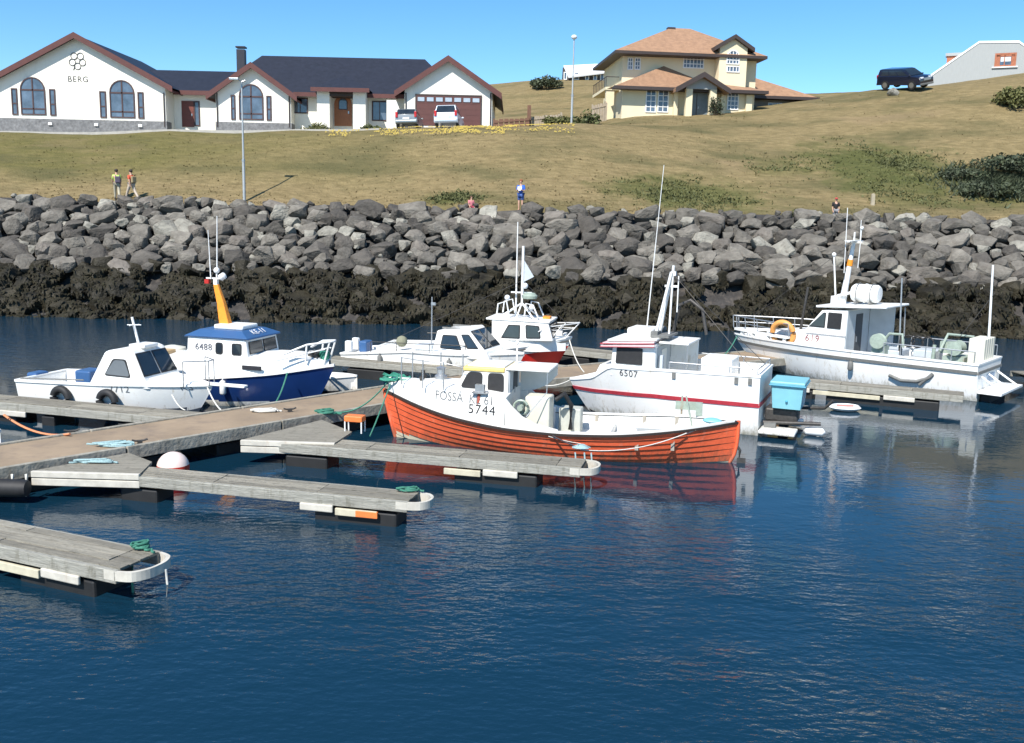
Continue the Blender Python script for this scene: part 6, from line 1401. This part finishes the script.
MB().box((a[0]+b[0])/2-.28, (a[0]+b[0])/2-.1, -.1, .1, (2.2+b[1])/2-.1, (2.2+b[1])/2).build('mast_step', darksteel, bb_)
e = lat(bb_, 331, 341, 0); ez = e[1]; P_ = [(2.35, -.80, 1.62), (2.9, -.50, ez-.08), (3.45, -.18, ez), (3.52, 0, ez), (3.45, .18, ez), (2.9, .50, ez-.08), (2.35, .80, 1.62)]
rail(bb_, P_, [((3.25, -.16, 1.3), P_[2]), ((3.25, .16, 1.3), P_[4]), ((2.85, -.48, 1.4), P_[1]), ((2.85, .48, 1.4), P_[5])], whitem, .032, name='bow_rail', mids=[[(2.2, -.95, 1.45), (3.3, -.17, ez-.22)], [(2.2, .95, 1.45), (3.3, .17, ez-.22)]])
MB().box(2.75, 3.05, -.16, .16, 1.42, 1.60).tube([(2.9, -.3, 1.62), (2.9, .3, 1.62)], .05, 8).build('anchor_winch', darksteel, bb_)
nt_ = MB()
for k in range(9): nt_.tube([(3.2+.12*math.cos(a*.8+k), -.0+.1*math.sin(a*.8+k), 1.42+.025*k) for a in range(8)], .03, 5)
nt_ = nt_.build('rope_coil', netg, smooth=60); nt_.matrix_basis = bb_.matrix_basis.copy(); tag(nt_, 'coil of green rope in the bow of the dark blue boat', 'rope')
g = MB(); g.box(-2.4, -1.75, -.75, -.15, .38, 1.10); ct = g.build('fish_crate', brownwood, bevel=.03); ct.matrix_basis = bb_.matrix_basis @ Matrix.Translation((.15, 0, .35)); tag(ct, 'beige plastic crate standing on the aft deck of the dark blue boat', 'crate')
g = MB(); g.lathe([(.35, 0), (.45, .1), (.40, .25), (.1, .32)], 14); ct = g.build('covered_tub', creampl, smooth=40); ct.matrix_basis = bb_.matrix_basis @ Matrix.Translation((-2.1, .35, 1.15)); tag(ct, 'round cream tub standing behind the beige crate', 'tub')
MB().box(-2.6, -1.2, .0, .7, .36, 1.14).build('aft_locker', white, bb_, bevel=.03)

# ---- 5. the small white cabin boat at the left
mb = boat(-7.95, 24.85, 5.5, -15.7, 'small white cabin boat with a thin tilted mast moored at the left finger pontoon')
mh = Hull(5.5, 2.1, [(-2.75, .86), (-1, .92), (1, .98), (2.75, .96)], keel=-.35, rake=.7, stern=.92, pw=2.3, um=.42, chine=.18, flare=.8)
mh.shell(mb, [white, mat('blue_grey_bottom', (.06, .075, .10), .5)], lambda p: 1 if p.z < .30 else 0, vs=[0, .15, .3, .42, .5, .52, .6, .7, .8, .9, 1])
mh.gunwale(mb, white, w=.08, h=.06, out=.03); mh.inner(mb, white, lambda x: .45 if x < -.3 else .93, w=.08)
tk = MB(); tk.loft([[(x, -w_, .85), (x, -w_+.08, z), (x, w_-.08, z), (x, w_, .85)] for x, w_, z in ((2.5, .12, .97), (2.2, .34, 1.06), (1.8, .5, 1.10), (1.0, .66, 1.12))], True, True); tk.build('trunk', white, mb, smooth=30)
lm = lambda px, py: lat(mb, px, py, -.80)[0]
mprof = [(lm(142, 379)+.05, 1.08), (lm(129, 350), 1.86), (lm(127, 349)-.1, 1.90), (lm(102, 352), 1.80), (lm(88, 379), .86), (lm(142, 379)+.25, .86)]
cab_, mhy = house_(mb, mprof, .84, .70, white, bevel=.09)
d = lm(117, 370)
side_window(cab_, [(lm(104.5, 378), 1.16), (lm(131, 378), 1.14), (lm(124.5, 360), 1.62), (lm(111.5, 360), 1.62)], mhy, r=.08, gm=greyglass)
face_window(cab_, mprof[0], mprof[1], mhy, .12, .88, 2, marg=.06)
lettering('7712', .26, inkfade, mb, Mstar(lat(mb, 117, 390, -1.03)[0], 0, lat(mb, 117, 390, -1.03)[1]), proj=lambda v: Vector((v.x, -mh.side(v.x, v.z)-.008, v.z)), name='number_lettering', space=1.1)
lettering('KS', .26, mat('slate_number2', (.2, .2, .22), .6), mb, Mstar(lat(mb, 178, 390, -.75)[0], 0, lat(mb, 178, 390, -.75)[1]), proj=lambda v: Vector((v.x, -mh.side(v.x, v.z)-.008, v.z)), name='registration_lettering', shear=-.3)
a, b = lat(mb, 143, 348, 0), lat(mb, 132, 317, 0); g = MB(); g.tube([(a[0]-.1, 0, 1.80), (b[0], 0, b[1])], .035, 8); g.tube([(b[0]+.06-.22, 0, b[1]-.22), (b[0]+.06+.22, 0, b[1]-.2)], .014, 6); g.tube([(b[0]+.06, -.2, b[1]-.21), (b[0]+.06, .2, b[1]-.21)], .014, 6); g.build('mast', whitem, mb, smooth=50)
MB().box(d+.0, d+.5, -.3, .3, 1.86, 1.96).build('roof_hatch', white, mb, bevel=.03)
rx = [(2.2, -.5), (2.72, -.12), (2.72, .12), (2.2, .5)]; rail(mb, [(x, y, 1.62) for x, y in rx], [((x, y, .95), (x, y, 1.62)) for x, y in rx], steel, .018, name='bow_rail')
MB().box(2.5, 3.75, -.10, .10, .955, 1.02).build('bowsprit', white, mb, bevel=.02)
MB().tube([(-2.65, -.88, .92), (-1.2, -1.0, 1.0), (-.5, -1.0, 1.03)], .02, 6).build('side_rail', greyrub, mb)
MB().box(-3.05, -2.7, -.25, .25, .35, .95).box(-2.95, -2.75, -.1, .1, -.4, .4).build('outboard_motor', blueroof, mb, bevel=.06)
MB().box(-1.3, -.8, -.4, .2, .46, 1.15).build('seat', blueroof, mb, bevel=.05)
for px, py in ((60, 396), (105, 402)):
    xx = lat(mb, px, py, -1.12)[0]; tt = MB(); tt.tube([(.235*math.cos(a/12*math.pi), 0, .235*math.sin(a/12*math.pi)) for a in range(24)], .10, 10, closed=True); tt = tt.build('tyre_fender', blackrub, smooth=60)
    tt.matrix_basis = mb.matrix_basis @ Matrix.Translation((xx, -mh.side(xx, .55)-.11, .52)); tag(tt, 'black tyre fender hanging aft at the side of the small white cabin boat' if px < 80 else 'black tyre fender hanging below the grey window of the small white cabin boat', 'tyre fender')

# ---- 6. the long white cruiser behind
cb = boat(.4, 31.4, 6.4, -20, 'long low white cabin cruiser with a slanted cabin behind the bow of the orange boat')
chh = Hull(6.4, 2.3, [(-3.2, .72), (-.6, .98), (1, .98), (3.2, 1.05)], keel=-.35, rake=.7, stern=.9, pw=2.3, um=.42, chine=.18, flare=.8)
chh.shell(cb, [white, antifoul], lambda p: 1 if p.z < .08 else 0); chh.gunwale(cb, whiteworn, w=.10, h=.06, out=.03); chh.inner(cb, white, lambda x: float(np.interp(x, [-3, -.5, .3], [.70, .96, .98]))-.02, w=.06)
xo = lat(cb, 432, 350, -.85)[0]; lc = lambda px: lat(cb, px, 345, -.8)[0]
cprof = [(xo-.05, .85), (xo+.12, 1.72), (lc(466), 1.84), (lc(486), 1.10), (lc(490), .85)]
cab_, chy = house_(cb, cprof, .86, .70, white, bevel=.05)
side_window(cab_, [(lc(440), 1.14), (lc(462), 1.12), (lc(456), 1.60), (lc(442), 1.60)], chy, r=.06)
side_window(cab_, [(lc(467), 1.18), (lc(479), 1.20), (lc(468), 1.66), (lc(460), 1.64)], chy, r=.05)
face_window(cab_, cprof[3], cprof[2], chy, .12, .88, 2, marg=.06)
a = lat(cb, 432, 297, 0); MB().tube([(a[0], 0, 1.0), (a[0], 0, a[1])], .022, 6).box(a[0]-.02, a[0]+.14, -.03, .03, a[1]-.28, a[1]-.18).build('mast', steel, cb)
g = MB(); P_ = [(x, -(chh.side(x, .9)-.05), float(np.interp(x, [-2.2, .2], [1.22, 1.28]))) for x in (-2.0, -1.0, 0.2, 1.4)]; rail(cb, P_, [((p[0], p[1], .85), p) for p in P_], darksteel, .014)
MB().ball((-1.25, -.2, 1.18), .2, 12).build('net_buoy', mat('olive_buoy', (.22, .22, .15), .8), cb, smooth=60)
MB().box(-3.35, -3.1, -.5, -.3, .55, 1.1).box(-3.35, -3.1, .0, .2, .55, 1.15).build('outboard_motor', white, cb, bevel=.05); MB().box(-2.9, -2.6, -.3, .2, .7, 1.1).build('seat', blueroof, cb, bevel=.05)
MB().box(-.7, .0, -.45, .3, .97, 1.14).build('deck_box', greypaint_shade, cb, bevel=.02)
for s in (-1, 1): MB().box(xo+.2, lc(456), s*.45-.02, s*.45+.02, 1.76, 1.82).build('roof_rail', greyrub, cb)

# ---- 7. the white boat with the red bottom
wb_ = boat(2.1, 33.4, 7.0, -12, 'white boat with a bright red lower hull, raked bow and a crowded antenna mast')
wh = Hull(7.0, 2.4, [(-3.5, .78), (0, .86), (2, 1.08), (3.5, 1.40)], keel=-.35, rake=.8, stern=.9, pw=2.4, um=.42, chine=.18, flare=.75)
wh.shell(wb_, [white, redhull], None, pv=.79, vs=[0, .15, .3, .45, .55, .65, .72, .79, .88, 1])
wh.band(wb_, greyrub, lambda x: wh.zs_((x+3.5)/7)-.16, lambda x: wh.zs_((x+3.5)/7)-.09, 'rub_rail', .025); wh.gunwale(wb_, white, w=.09, h=.06); wh.inner(wb_, white, lambda x: .45 if x < .3 else float(np.interp(x, [.3, 3.5], [.95, 1.34])), w=.07)
tk = MB(); tk.loft([[(x, -w_, .9), (x, -w_+.08, z), (x, w_-.08, z), (x, w_, .9)] for x, w_, z in ((3.3, .15, 1.40), (2.9, .45, 1.46), (2.5, .75, 1.45), (.6, .95, 1.38))], True, True); tk.build('trunk', white, wb_, smooth=30)
x0 = lat(wb_, 491, 318, -.9)[0]; x1_ = lat(wb_, 552, 322, -.8)[0]
lw = lambda px: lat(wb_, px, 332, -.85)[0]
x1_ = lw(547)
wprof = [(x1_+.22, 1.30), (x1_+.02, 1.94), (x0, 1.98), (x0+.05, .5), (x0+.4, .5), (x0+.6, 1.25)]
cab_, why = house_(wb_, wprof, .92, .80, white)
side_window(cab_, [(lw(501), 1.34), (lw(520), 1.34), (lw(520), 1.82), (lw(508), 1.82)], why, r=.04); side_window(cab_, [(lw(526), 1.36), (lw(541), 1.38), (lw(539), 1.82), (lw(525), 1.84)], why, r=.06)
face_window(cab_, wprof[0], wprof[1], why, .15, .9, 2)
slabroof(cab_, x0-.20, x1_+.08, -.84, .84, 2.03, .07, white, dz=-.04)
MB().box(x1_-.3, x1_-.05, -.1, .3, 2.0, 2.07).build('roof_lamp', orangem, cab_)
c = lat(wb_, 522, 300, 0); g = MB(); tx = c[0]; zt_ = lat(wb_, 522, 303, 0)[1]
for dx, dy in ((-.75, -.5), (-.75, .5), (.55, -.5), (.55, .5), (-.1, -.5)): g.tube([(tx+dx, dy, 2.0), (tx, 0, zt_)], .03, 6)
for s in (-1, 1): g.tube([(tx-.8, s*.5, 2.1), (tx-.75, s*.5, 2.5), (tx-.45, s*.5, 2.6), (tx-.35, s*.5, 2.1)], .028, 6); g.tube([(tx+.2, s*.5, 2.1), (tx+.25, s*.5, 2.55), (tx+.5, s*.5, 2.5), (tx+.7, s*.5, 2.05)], .028, 6)
g.tube([(tx, 0, zt_-.1), (tx, 0, zt_+.9)], .04, 8); t_ = lat(wb_, 517, 222, 0); g.tube([(t_[0], .15, zt_-.5), (t_[0], .15, t_[1])], .035, 8, r2=.018); t_ = lat(wb_, 524, 246, 0); g.tube([(t_[0], -.1, zt_+.3), (t_[0], -.1, t_[1])], .05, 8); g.box(tx-.4, tx+.35, -.03, .03, zt_+.35, zt_+.40); g.build('antenna_mast', whitem, wb_, smooth=50)
MB().lathe([(.02, -.1), (.26, -.08), (.28, .02), (.18, .12), (.02, .14)], 14, Matrix.Translation((tx+.28, 0, zt_+.25))).build('radar_dome', greenmach, wb_, smooth=50)
g = MB(); g.ball((tx+.12, -.1, zt_+.62), .11, 10); g.ball((tx+.38, -.1, zt_-.12), .10, 10); g.ball((tx-.45, -.4, 2.72), .1, 10); g.build('lamp', clearlens, wb_, smooth=60)
MB().slab([(tx+.05, -.1, zt_+.75), (tx+.42, -.05, zt_+.95), (tx+.05, -.1, zt_+1.55)], .015).build('pennant', greypaint_shade, wb_)
e = lat(wb_, 582, 323, 0); ez = e[1]; P_ = [(x1_-.3, -.92, 1.62), (2.7, -.72, ez-.12), (3.75, -.12, ez), (3.75, .12, ez), (2.7, .72, ez-.12), (x1_-.3, .92, 1.62)]
rail(wb_, P_, [((3.3, -.2, 1.38), P_[2]), ((3.3, .2, 1.38), P_[3]), ((2.3, -.75, 1.2), P_[1]), ((2.3, .75, 1.2), P_[4]), ((2.8, -.5, 1.3), (3.2, -.45, ez-.06)), ((2.8, .5, 1.3), (3.2, .45, ez-.06))], whitem, .02, name='bow_rail', mids=[[(2.55, -.72, 1.62), (3.55, -.15, 1.70)], [(2.55, .72, 1.62), (3.55, .15, 1.70)]])
MB().box(2.95, 3.15, -.1, .1, 1.44, 1.58).box(3.2, 3.3, -.15, .15, 1.42, 1.52).build('anchor_gear', white, wb_)
g = MB(); rp_ = random.Random(9)
for k in range(5): x = x0-.4-k*.33; g.tube([(x, -.85, .5), (x+.1, -.85, 1.2), (x+.3, -.80, 1.45+.2*(k % 2))], .025, 6); g.box(x-.1, x+.15, -.7, -.4, .5, 1.05+.1*k % .3); g.ball((x, -.75, 1.15), .09, 8)
g.build('deck_gear', whitem, wb_, smooth=40)
g = MB()
for x in (x0-.3, x0-1.2, x0-1.9): g.tube([(x, -.95, .8), (x, -.95, 1.5)], .02, 6); g.box(x-.06, x+.06, -1.0, -.9, 1.3, 1.5)
g.tube([(x0-.2, -.95, 1.45), (x0-2.3, -.95, 1.4)], .018, 6); g.build('side_rail', darksteel, wb_)

# ---- small craft
def dinghy(bx, by, hd, L, B, label, mats, pk, rl=False):
    t = boat(bx, by, L, hd, label); h = Hull(L, B, [(-L/2, .45), (0, .45), (L/2, .62)], keel=-.2, rake=.35, stern=.85, pw=2.2, um=.4, chine=.25, flare=.85)
    h.shell(t, mats, pk); h.gunwale(t, white, w=.07, h=.05); h.inner(t, white, lambda x: .18, w=.06)
    MB().box(-.6, -.3, -B*.40, B*.40, .32, .37).box(.5, .8, -B*.34, B*.34, .32, .37).build('thwart', whitem, t)
    if rl: rail(t, [(L/2-.9, -.55, 1.25), (L/2-.2, -.15, 1.3), (L/2-.2, .15, 1.3), (L/2-.9, .55, 1.25)], [((L/2-.9, s*.55, .5), (L/2-.9, s*.55, 1.25)) for s in (-1, 1)]+[((L/2-.3, s*.12, .55), (L/2-.2, s*.15, 1.3)) for s in (-1, 1)], steel, .02, name='bow_rail')
    return t
dinghy(-4.75, 28.75, -25, 3.6, 1.5, 'small white open boat half hidden beyond the bow of the dark blue boat', [white, antifoul], lambda p: 1 if p.z < .12 else 0)
p = G(16, 434, .55); dinghy(p.x-.35, p.y, -18, 4.2, 1.7, 'small blue and white boat at the left edge beside the walkway', [tubblue, white, mat('bright_blue_paint', (.03, .14, .55), .4)], lambda p: 2 if p.z > .25 else 1, True)

# ------------------------------------------------------------------ loose things on the pontoons
p = G(167.5, 482, 0); by = empty('mooring_buoy', (p.x, p.y, .17), 0, 'round red buoy with a pale top behind the narrow finger pontoon', 'buoy')
by.location = (p.x, p.y+.35, .22); by.matrix_basis = Matrix.Translation((p.x, p.y+.35, .22))
pr = [(math.sin(math.pi*i/16)*.33, -math.cos(math.pi*i/16)*.33) for i in range(17)]; pr[0] = (.01, pr[0][1]); pr[-1] = (.01, pr[-1][1])
MB().lathe(pr[:10], 24).build('body', buoyr, by, smooth=60); MB().lathe([(pr[9][0], pr[9][1]+.001)]+pr[10:], 24).build('top', buoyw, by, smooth=60)
def rope(pts, r, m, label, name='mooring_rope', cat='rope'): return tag(MB().tube(pts, r, 6).build(name, m, smooth=60), label, cat)
def coil(px, py, z, m, label, sx=.4, sy=.16, n=5, seed=1, r=.022, tail=None):
    c = G(px, py, z); q = random.Random(seed); pts = []
    for i in range(n*10): a = i*.63; L_i = i//10; k = (.95, .6, .8, .45, .9, .7)[L_i % 6]; ox = (0, .25, -.2, .3, -.35, .1)[L_i % 6]*sx; pts.append((c.x+ox+math.cos(a)*sx*k*q.uniform(.8, 1.1), c.y+math.sin(a+.5*L_i)*sy*k*q.uniform(.8, 1.1), z+r+.014*(i/10)+q.uniform(0, .02)))
    if tail: pts += [(c.x+tail[0]*k/6, c.y+tail[1]*k/6+.05*math.sin(k*2), z+r) for k in range(1, 7)]
    return rope(pts, r, m, label, 'rope_coil')
coil(118, 446.5, ZW, ropeb, 'loose pale blue rope heaped on the brown walkway near the cleat', .42, .14, 5, 1, .02, (-.7, .12))
coil(96, 463, .56, ropeb, 'pale blue rope lying along the grey gusset of the pontoon', .42, .06, 4, 2, .018, (-.5, -.05))
coil(326, 414, ZW, ropeg, 'green rope coiled on the walkway at the bow of the orange boat', .22, .16, 6, 3, .024, (.4, .0))
coil(142, 549, .53, ropeg, 'small green rope coil on the tip of the nearest finger pontoon', .12, .10, 6, 4, .02, (.25, -.15))
coil(408, 491, .53, ropeg, 'green rope on the tip of the narrow finger pontoon', .22, .10, 4, 5, .018, (.3, 0))
coil(265, 412, ZW, ropew, 'pale rope and floats heaped on the walkway below the dark blue boat', .35, .15, 4, 6, .025, (.4, .1))
def cleat(px, py, z, label):
    c = G(px, py, z); t = MB(); t.box(-.05, .05, -.03, .03, 0, .07); t.tube([(-.16, 0, .1), (-.08, 0, .075), (.08, 0, .075), (.16, 0, .1)], .022, 6); t = t.build('cleat', darksteel, smooth=40); t.location = c; t.rotation_euler = (0, 0, R(30)); tag(t, label, 'cleat')
cleat(140, 444, ZW+.0, 'dark iron cleat on the walkway beside the pale blue rope'); cleat(72, 434, ZW, 'iron cleat at the far edge of the walkway holding the orange rope'); cleat(290, 412, ZW, 'dark cleat on the walkway below the blue hull')
T = lambda o, x, y, z: tuple(o.matrix_basis @ Vector((x, y, z)))
rope(catenary(T(ob, 4.2, .1, 1.45), tuple(G(335, 412, ZW+.03)), .25), .020, ropeg, 'green mooring rope from the bow of the orange boat to the coil on the walkway')
rope(catenary(T(ob, 4.1, .25, 1.4), tuple(G(370, 436, .53)), .03), .018, ropeg, 'green rope hanging steeply from the orange bow to the finger pontoon')
rope(catenary(T(bb_, lat(bb_, 288, 370, -.8)[0], -.85, 1.1), tuple(G(266, 410, ZW)), .25), .022, ropeg, 'green rope hanging from the side of the dark blue boat to the walkway')
rope(catenary(T(mb, 2.65, -.1, .9), tuple(G(222, 411, ZW)), .08), .020, ropew, 'white rope from the bow of the small cabin boat to the walkway')
rope(catenary(T(mb, 1.95, -.65, .75), tuple(G(185, 410, .55)), .08), .016, ropew, 'short white rope hanging from the small cabin boat to the finger pontoon')
rope(catenary(tuple(G(4, 415, .85)), tuple(G(70, 434, ZW+.06)), .18), .030, ropeo, 'faded orange rope from the blue and white boat to the walkway')
rope(catenary(T(ob, -3.2, oh.side(-3.2, .75)+.08, .80), T(ob, -.95, 1.9, .5), .16), .012, ropew, 'pale rope from the stern of the orange boat to the pontoon tip')
rope(catenary(T(ob, -.2, oh.side(-.2, .6)+.06, .62), T(ob, -.95, 1.75, .5), .02), .018, mat('dark_rope', (.05, .04, .045), .8), 'dark rope from the middle of the orange hull to the pontoon tip')
rope(catenary(T(ob, -.1, oh.side(-.1, .6)+.06, .60), T(ob, -3.4, oh.side(-3.4, .8)+.06, .86), .30), .010, ropew, 'thin pale line hanging in a curve along the orange hull')
rope(catenary(T(rb_, 4.5, 0, 1.2), tuple(G(718, 358, .6)), .2), .022, ropeg, 'green rope from the bow of the big white boat to the walkway')
rope(catenary(T(wb_, 3.4, 0, 1.3), tuple(G(584, 372, .6)), .15), .02, ropew, 'pale rope from the raked bow of the red and white boat to the walkway')
rope(catenary(T(sb_, 2.7, 0, .92), tuple(G(540, 385, .6)), .1), .02, ropew, 'pale rope from the bow of the red striped boat to the walkway')
rope([tuple(G(140, 549, .5)+Vector((.06, -.42, 0))), tuple(G(140, 549, .5)+Vector((.05, -.46, -.3))), tuple(G(140, 549, .5)+Vector((.06, -.44, -.9)))], .018, ropeg, 'green rope hanging into the water from the nearest finger pontoon')
rope([(-4.95, 13.1, .42), (-4.93, 13.08, .2), (-4.97, 13.1, -.2)], .016, ropew, 'frayed pale rope end hanging from the tip bumper of the nearest pontoon')
rope([tuple(G(133, 474, .5)), tuple(G(133, 474, .5)+Vector((0.02, -.05, -.25))), tuple(G(133, 474, .5)+Vector((.0, -.04, -.8)))], .03, ropeg, 'green rope tangle hanging from the corner of the pontoon gusset')
for k, (px, py) in enumerate(((12, 474), (26, 474))):
    c = G(px, py, .5); rope([tuple(c), tuple(c+Vector((.03, -.05, -.18))), tuple(c+Vector((-.03, -.06, -.3))), tuple(c+Vector((.02, -.05, -.42)))], .03, ropew, ['pale rope lashing round the dark drum at the left edge', 'pale rope lashing at the right end of the dark drum'][k])
c = G(12, 480, .42); t = MB(); t.lathe([(.02, -.42), (.15, -.40), (.17, -.3), (.17, .3), (.15, .40), (.02, .42)], 14, Matrix.Rotation(R(90), 4, 'Y')); t = t.build('fender', blackrub, smooth=40); t.location = (c.x-.05, c.y-.12, .30); tag(t, 'long black fender lashed under the walkway edge at the left', 'fender')
c = G(355, 432, .52); st_ = empty('boarding_step', (c.x, c.y, .52), R(-11), 'orange plastic step on thin white legs at the bow of the orange boat', 'step')
MB().box(-.22, .22, -.14, .14, .26, .40).build('tread', orangepl, st_, bevel=.02)
for x in (-.2, .2):
    for y in (-.12, .12): MB().tube([(x, y, 0), (x, y, .27)], .018, 6).build('leg', whitem, st_)
c = T(ob, .55, 2.05, .16); t = MB(); t.lathe([(.02, -.32), (.13, -.26), (.15, 0), (.13, .26), (.02, .32)], 12, Matrix.Rotation(R(90), 4, 'Y')); t = t.build('fender', whitem, smooth=50); t.location = (c[0], c[1], .17); t.rotation_euler = (0, 0, R(-11)); tag(t, 'white fender with a blue end floating under the pontoon beside the orange boat', 'fender')
t2 = MB().lathe([(.02, .25), (.12, .24), (.10, .36), (.02, .40)], 12, Matrix.Rotation(R(90), 4, 'Y')).build('end_cap', blueroof, t, smooth=50)
c = T(ob, -.95, 1.85, .53); t = MB()
for k in range(5): t.tube([(c[0]+(.2-.03*k)*math.cos(a*.7+k), c[1]+(.12-.015*k)*math.sin(a*.7+k), .54+.014*k) for a in range(9)], .016, 5)
for dx in (-.15, .05, .2): t.tube([(c[0]+dx, c[1]-.3, .5), (c[0]+dx+.02, c[1]-.42, .25), (c[0]+dx, c[1]-.42, .02)], .016, 5)
tag(t.build('rope_coil', ropeb, smooth=60), 'blue white rope heap trailing over the tip of the pontoon beside the orange boat', 'rope')

# ---- more deck clutter, fenders and stays
def stay(root, a, b, r=.008): MB().tube([a, b], r, 4).build('stay', darksteel, root)
stay(wb_, (tx, 0, zt_+.8), (3.7, 0, 1.5)); stay(wb_, (tx, 0, zt_+.8), (-3.3, 0, .9))
stay(rb_, (B_.x, 0, B_.z), (4.5, 0, 1.5)); stay(sb_, (mx, 0, mz), (-2.7, -.9, 1.6)); stay(sb_, (mx, 0, mz), (-2.7, .9, 1.6))
def crate(root, x, y, z, rz, m, label, n=1):
    t = MB(); t.box(-.38, .38, -.25, .25, 0, .04)
    for a in ((-.38, .38, -.25, -.225), (-.38, .38, .225, .25), (-.38, -.355, -.224, .224), (.355, .38, -.224, .224)): t.box(*a, .041, .26)
    t.box(-.40, .40, -.27, -.251, .22, .26).box(-.40, .40, .251, .27, .22, .26); t = t.build('fish_crate', m); t.matrix_basis = root.matrix_basis @ Matrix.Translation((x, y, z)) @ Matrix.Rotation(rz, 4, 'Z'); tag(t, label, 'crate')
crate(rb_, -2.5, .75, .64, .2, mat('grey_crate_plastic', (.40, .42, .42), .5), 'grey fish crate on the aft deck of the big white boat, beside the tall pole')
crate(rb_, -2.45, .72, .91, .35, mat('grey_crate_plastic', (.40, .42, .42), .5), 'grey fish crate stacked on another on the aft deck of the big white boat')
crate(ob, -2.4, .0, .36, .15, mat('grey_crate_plastic', (.40, .42, .42), .5), 'grey fish crate lying in the open hold of the orange boat')
for k, (x, lab) in enumerate(((-1.6, 'small dark fender hanging near the stern of the long white cruiser'), (.9, 'small dark fender hanging below the cabin of the long white cruiser'))):
    fp = cb.matrix_basis @ Vector((x, -chh.side(x, .6)-.09, .62)); fendr(fp.x, fp.y, fp.z, .08, .36, greyrub, lab)
fp = bb_.matrix_basis @ Vector((.6, -bh.side(.6, .55)-.10, .60)); fendr(fp.x, fp.y, fp.z, .09, .42, whitem, 'white fender hanging at the side of the dark blue boat')
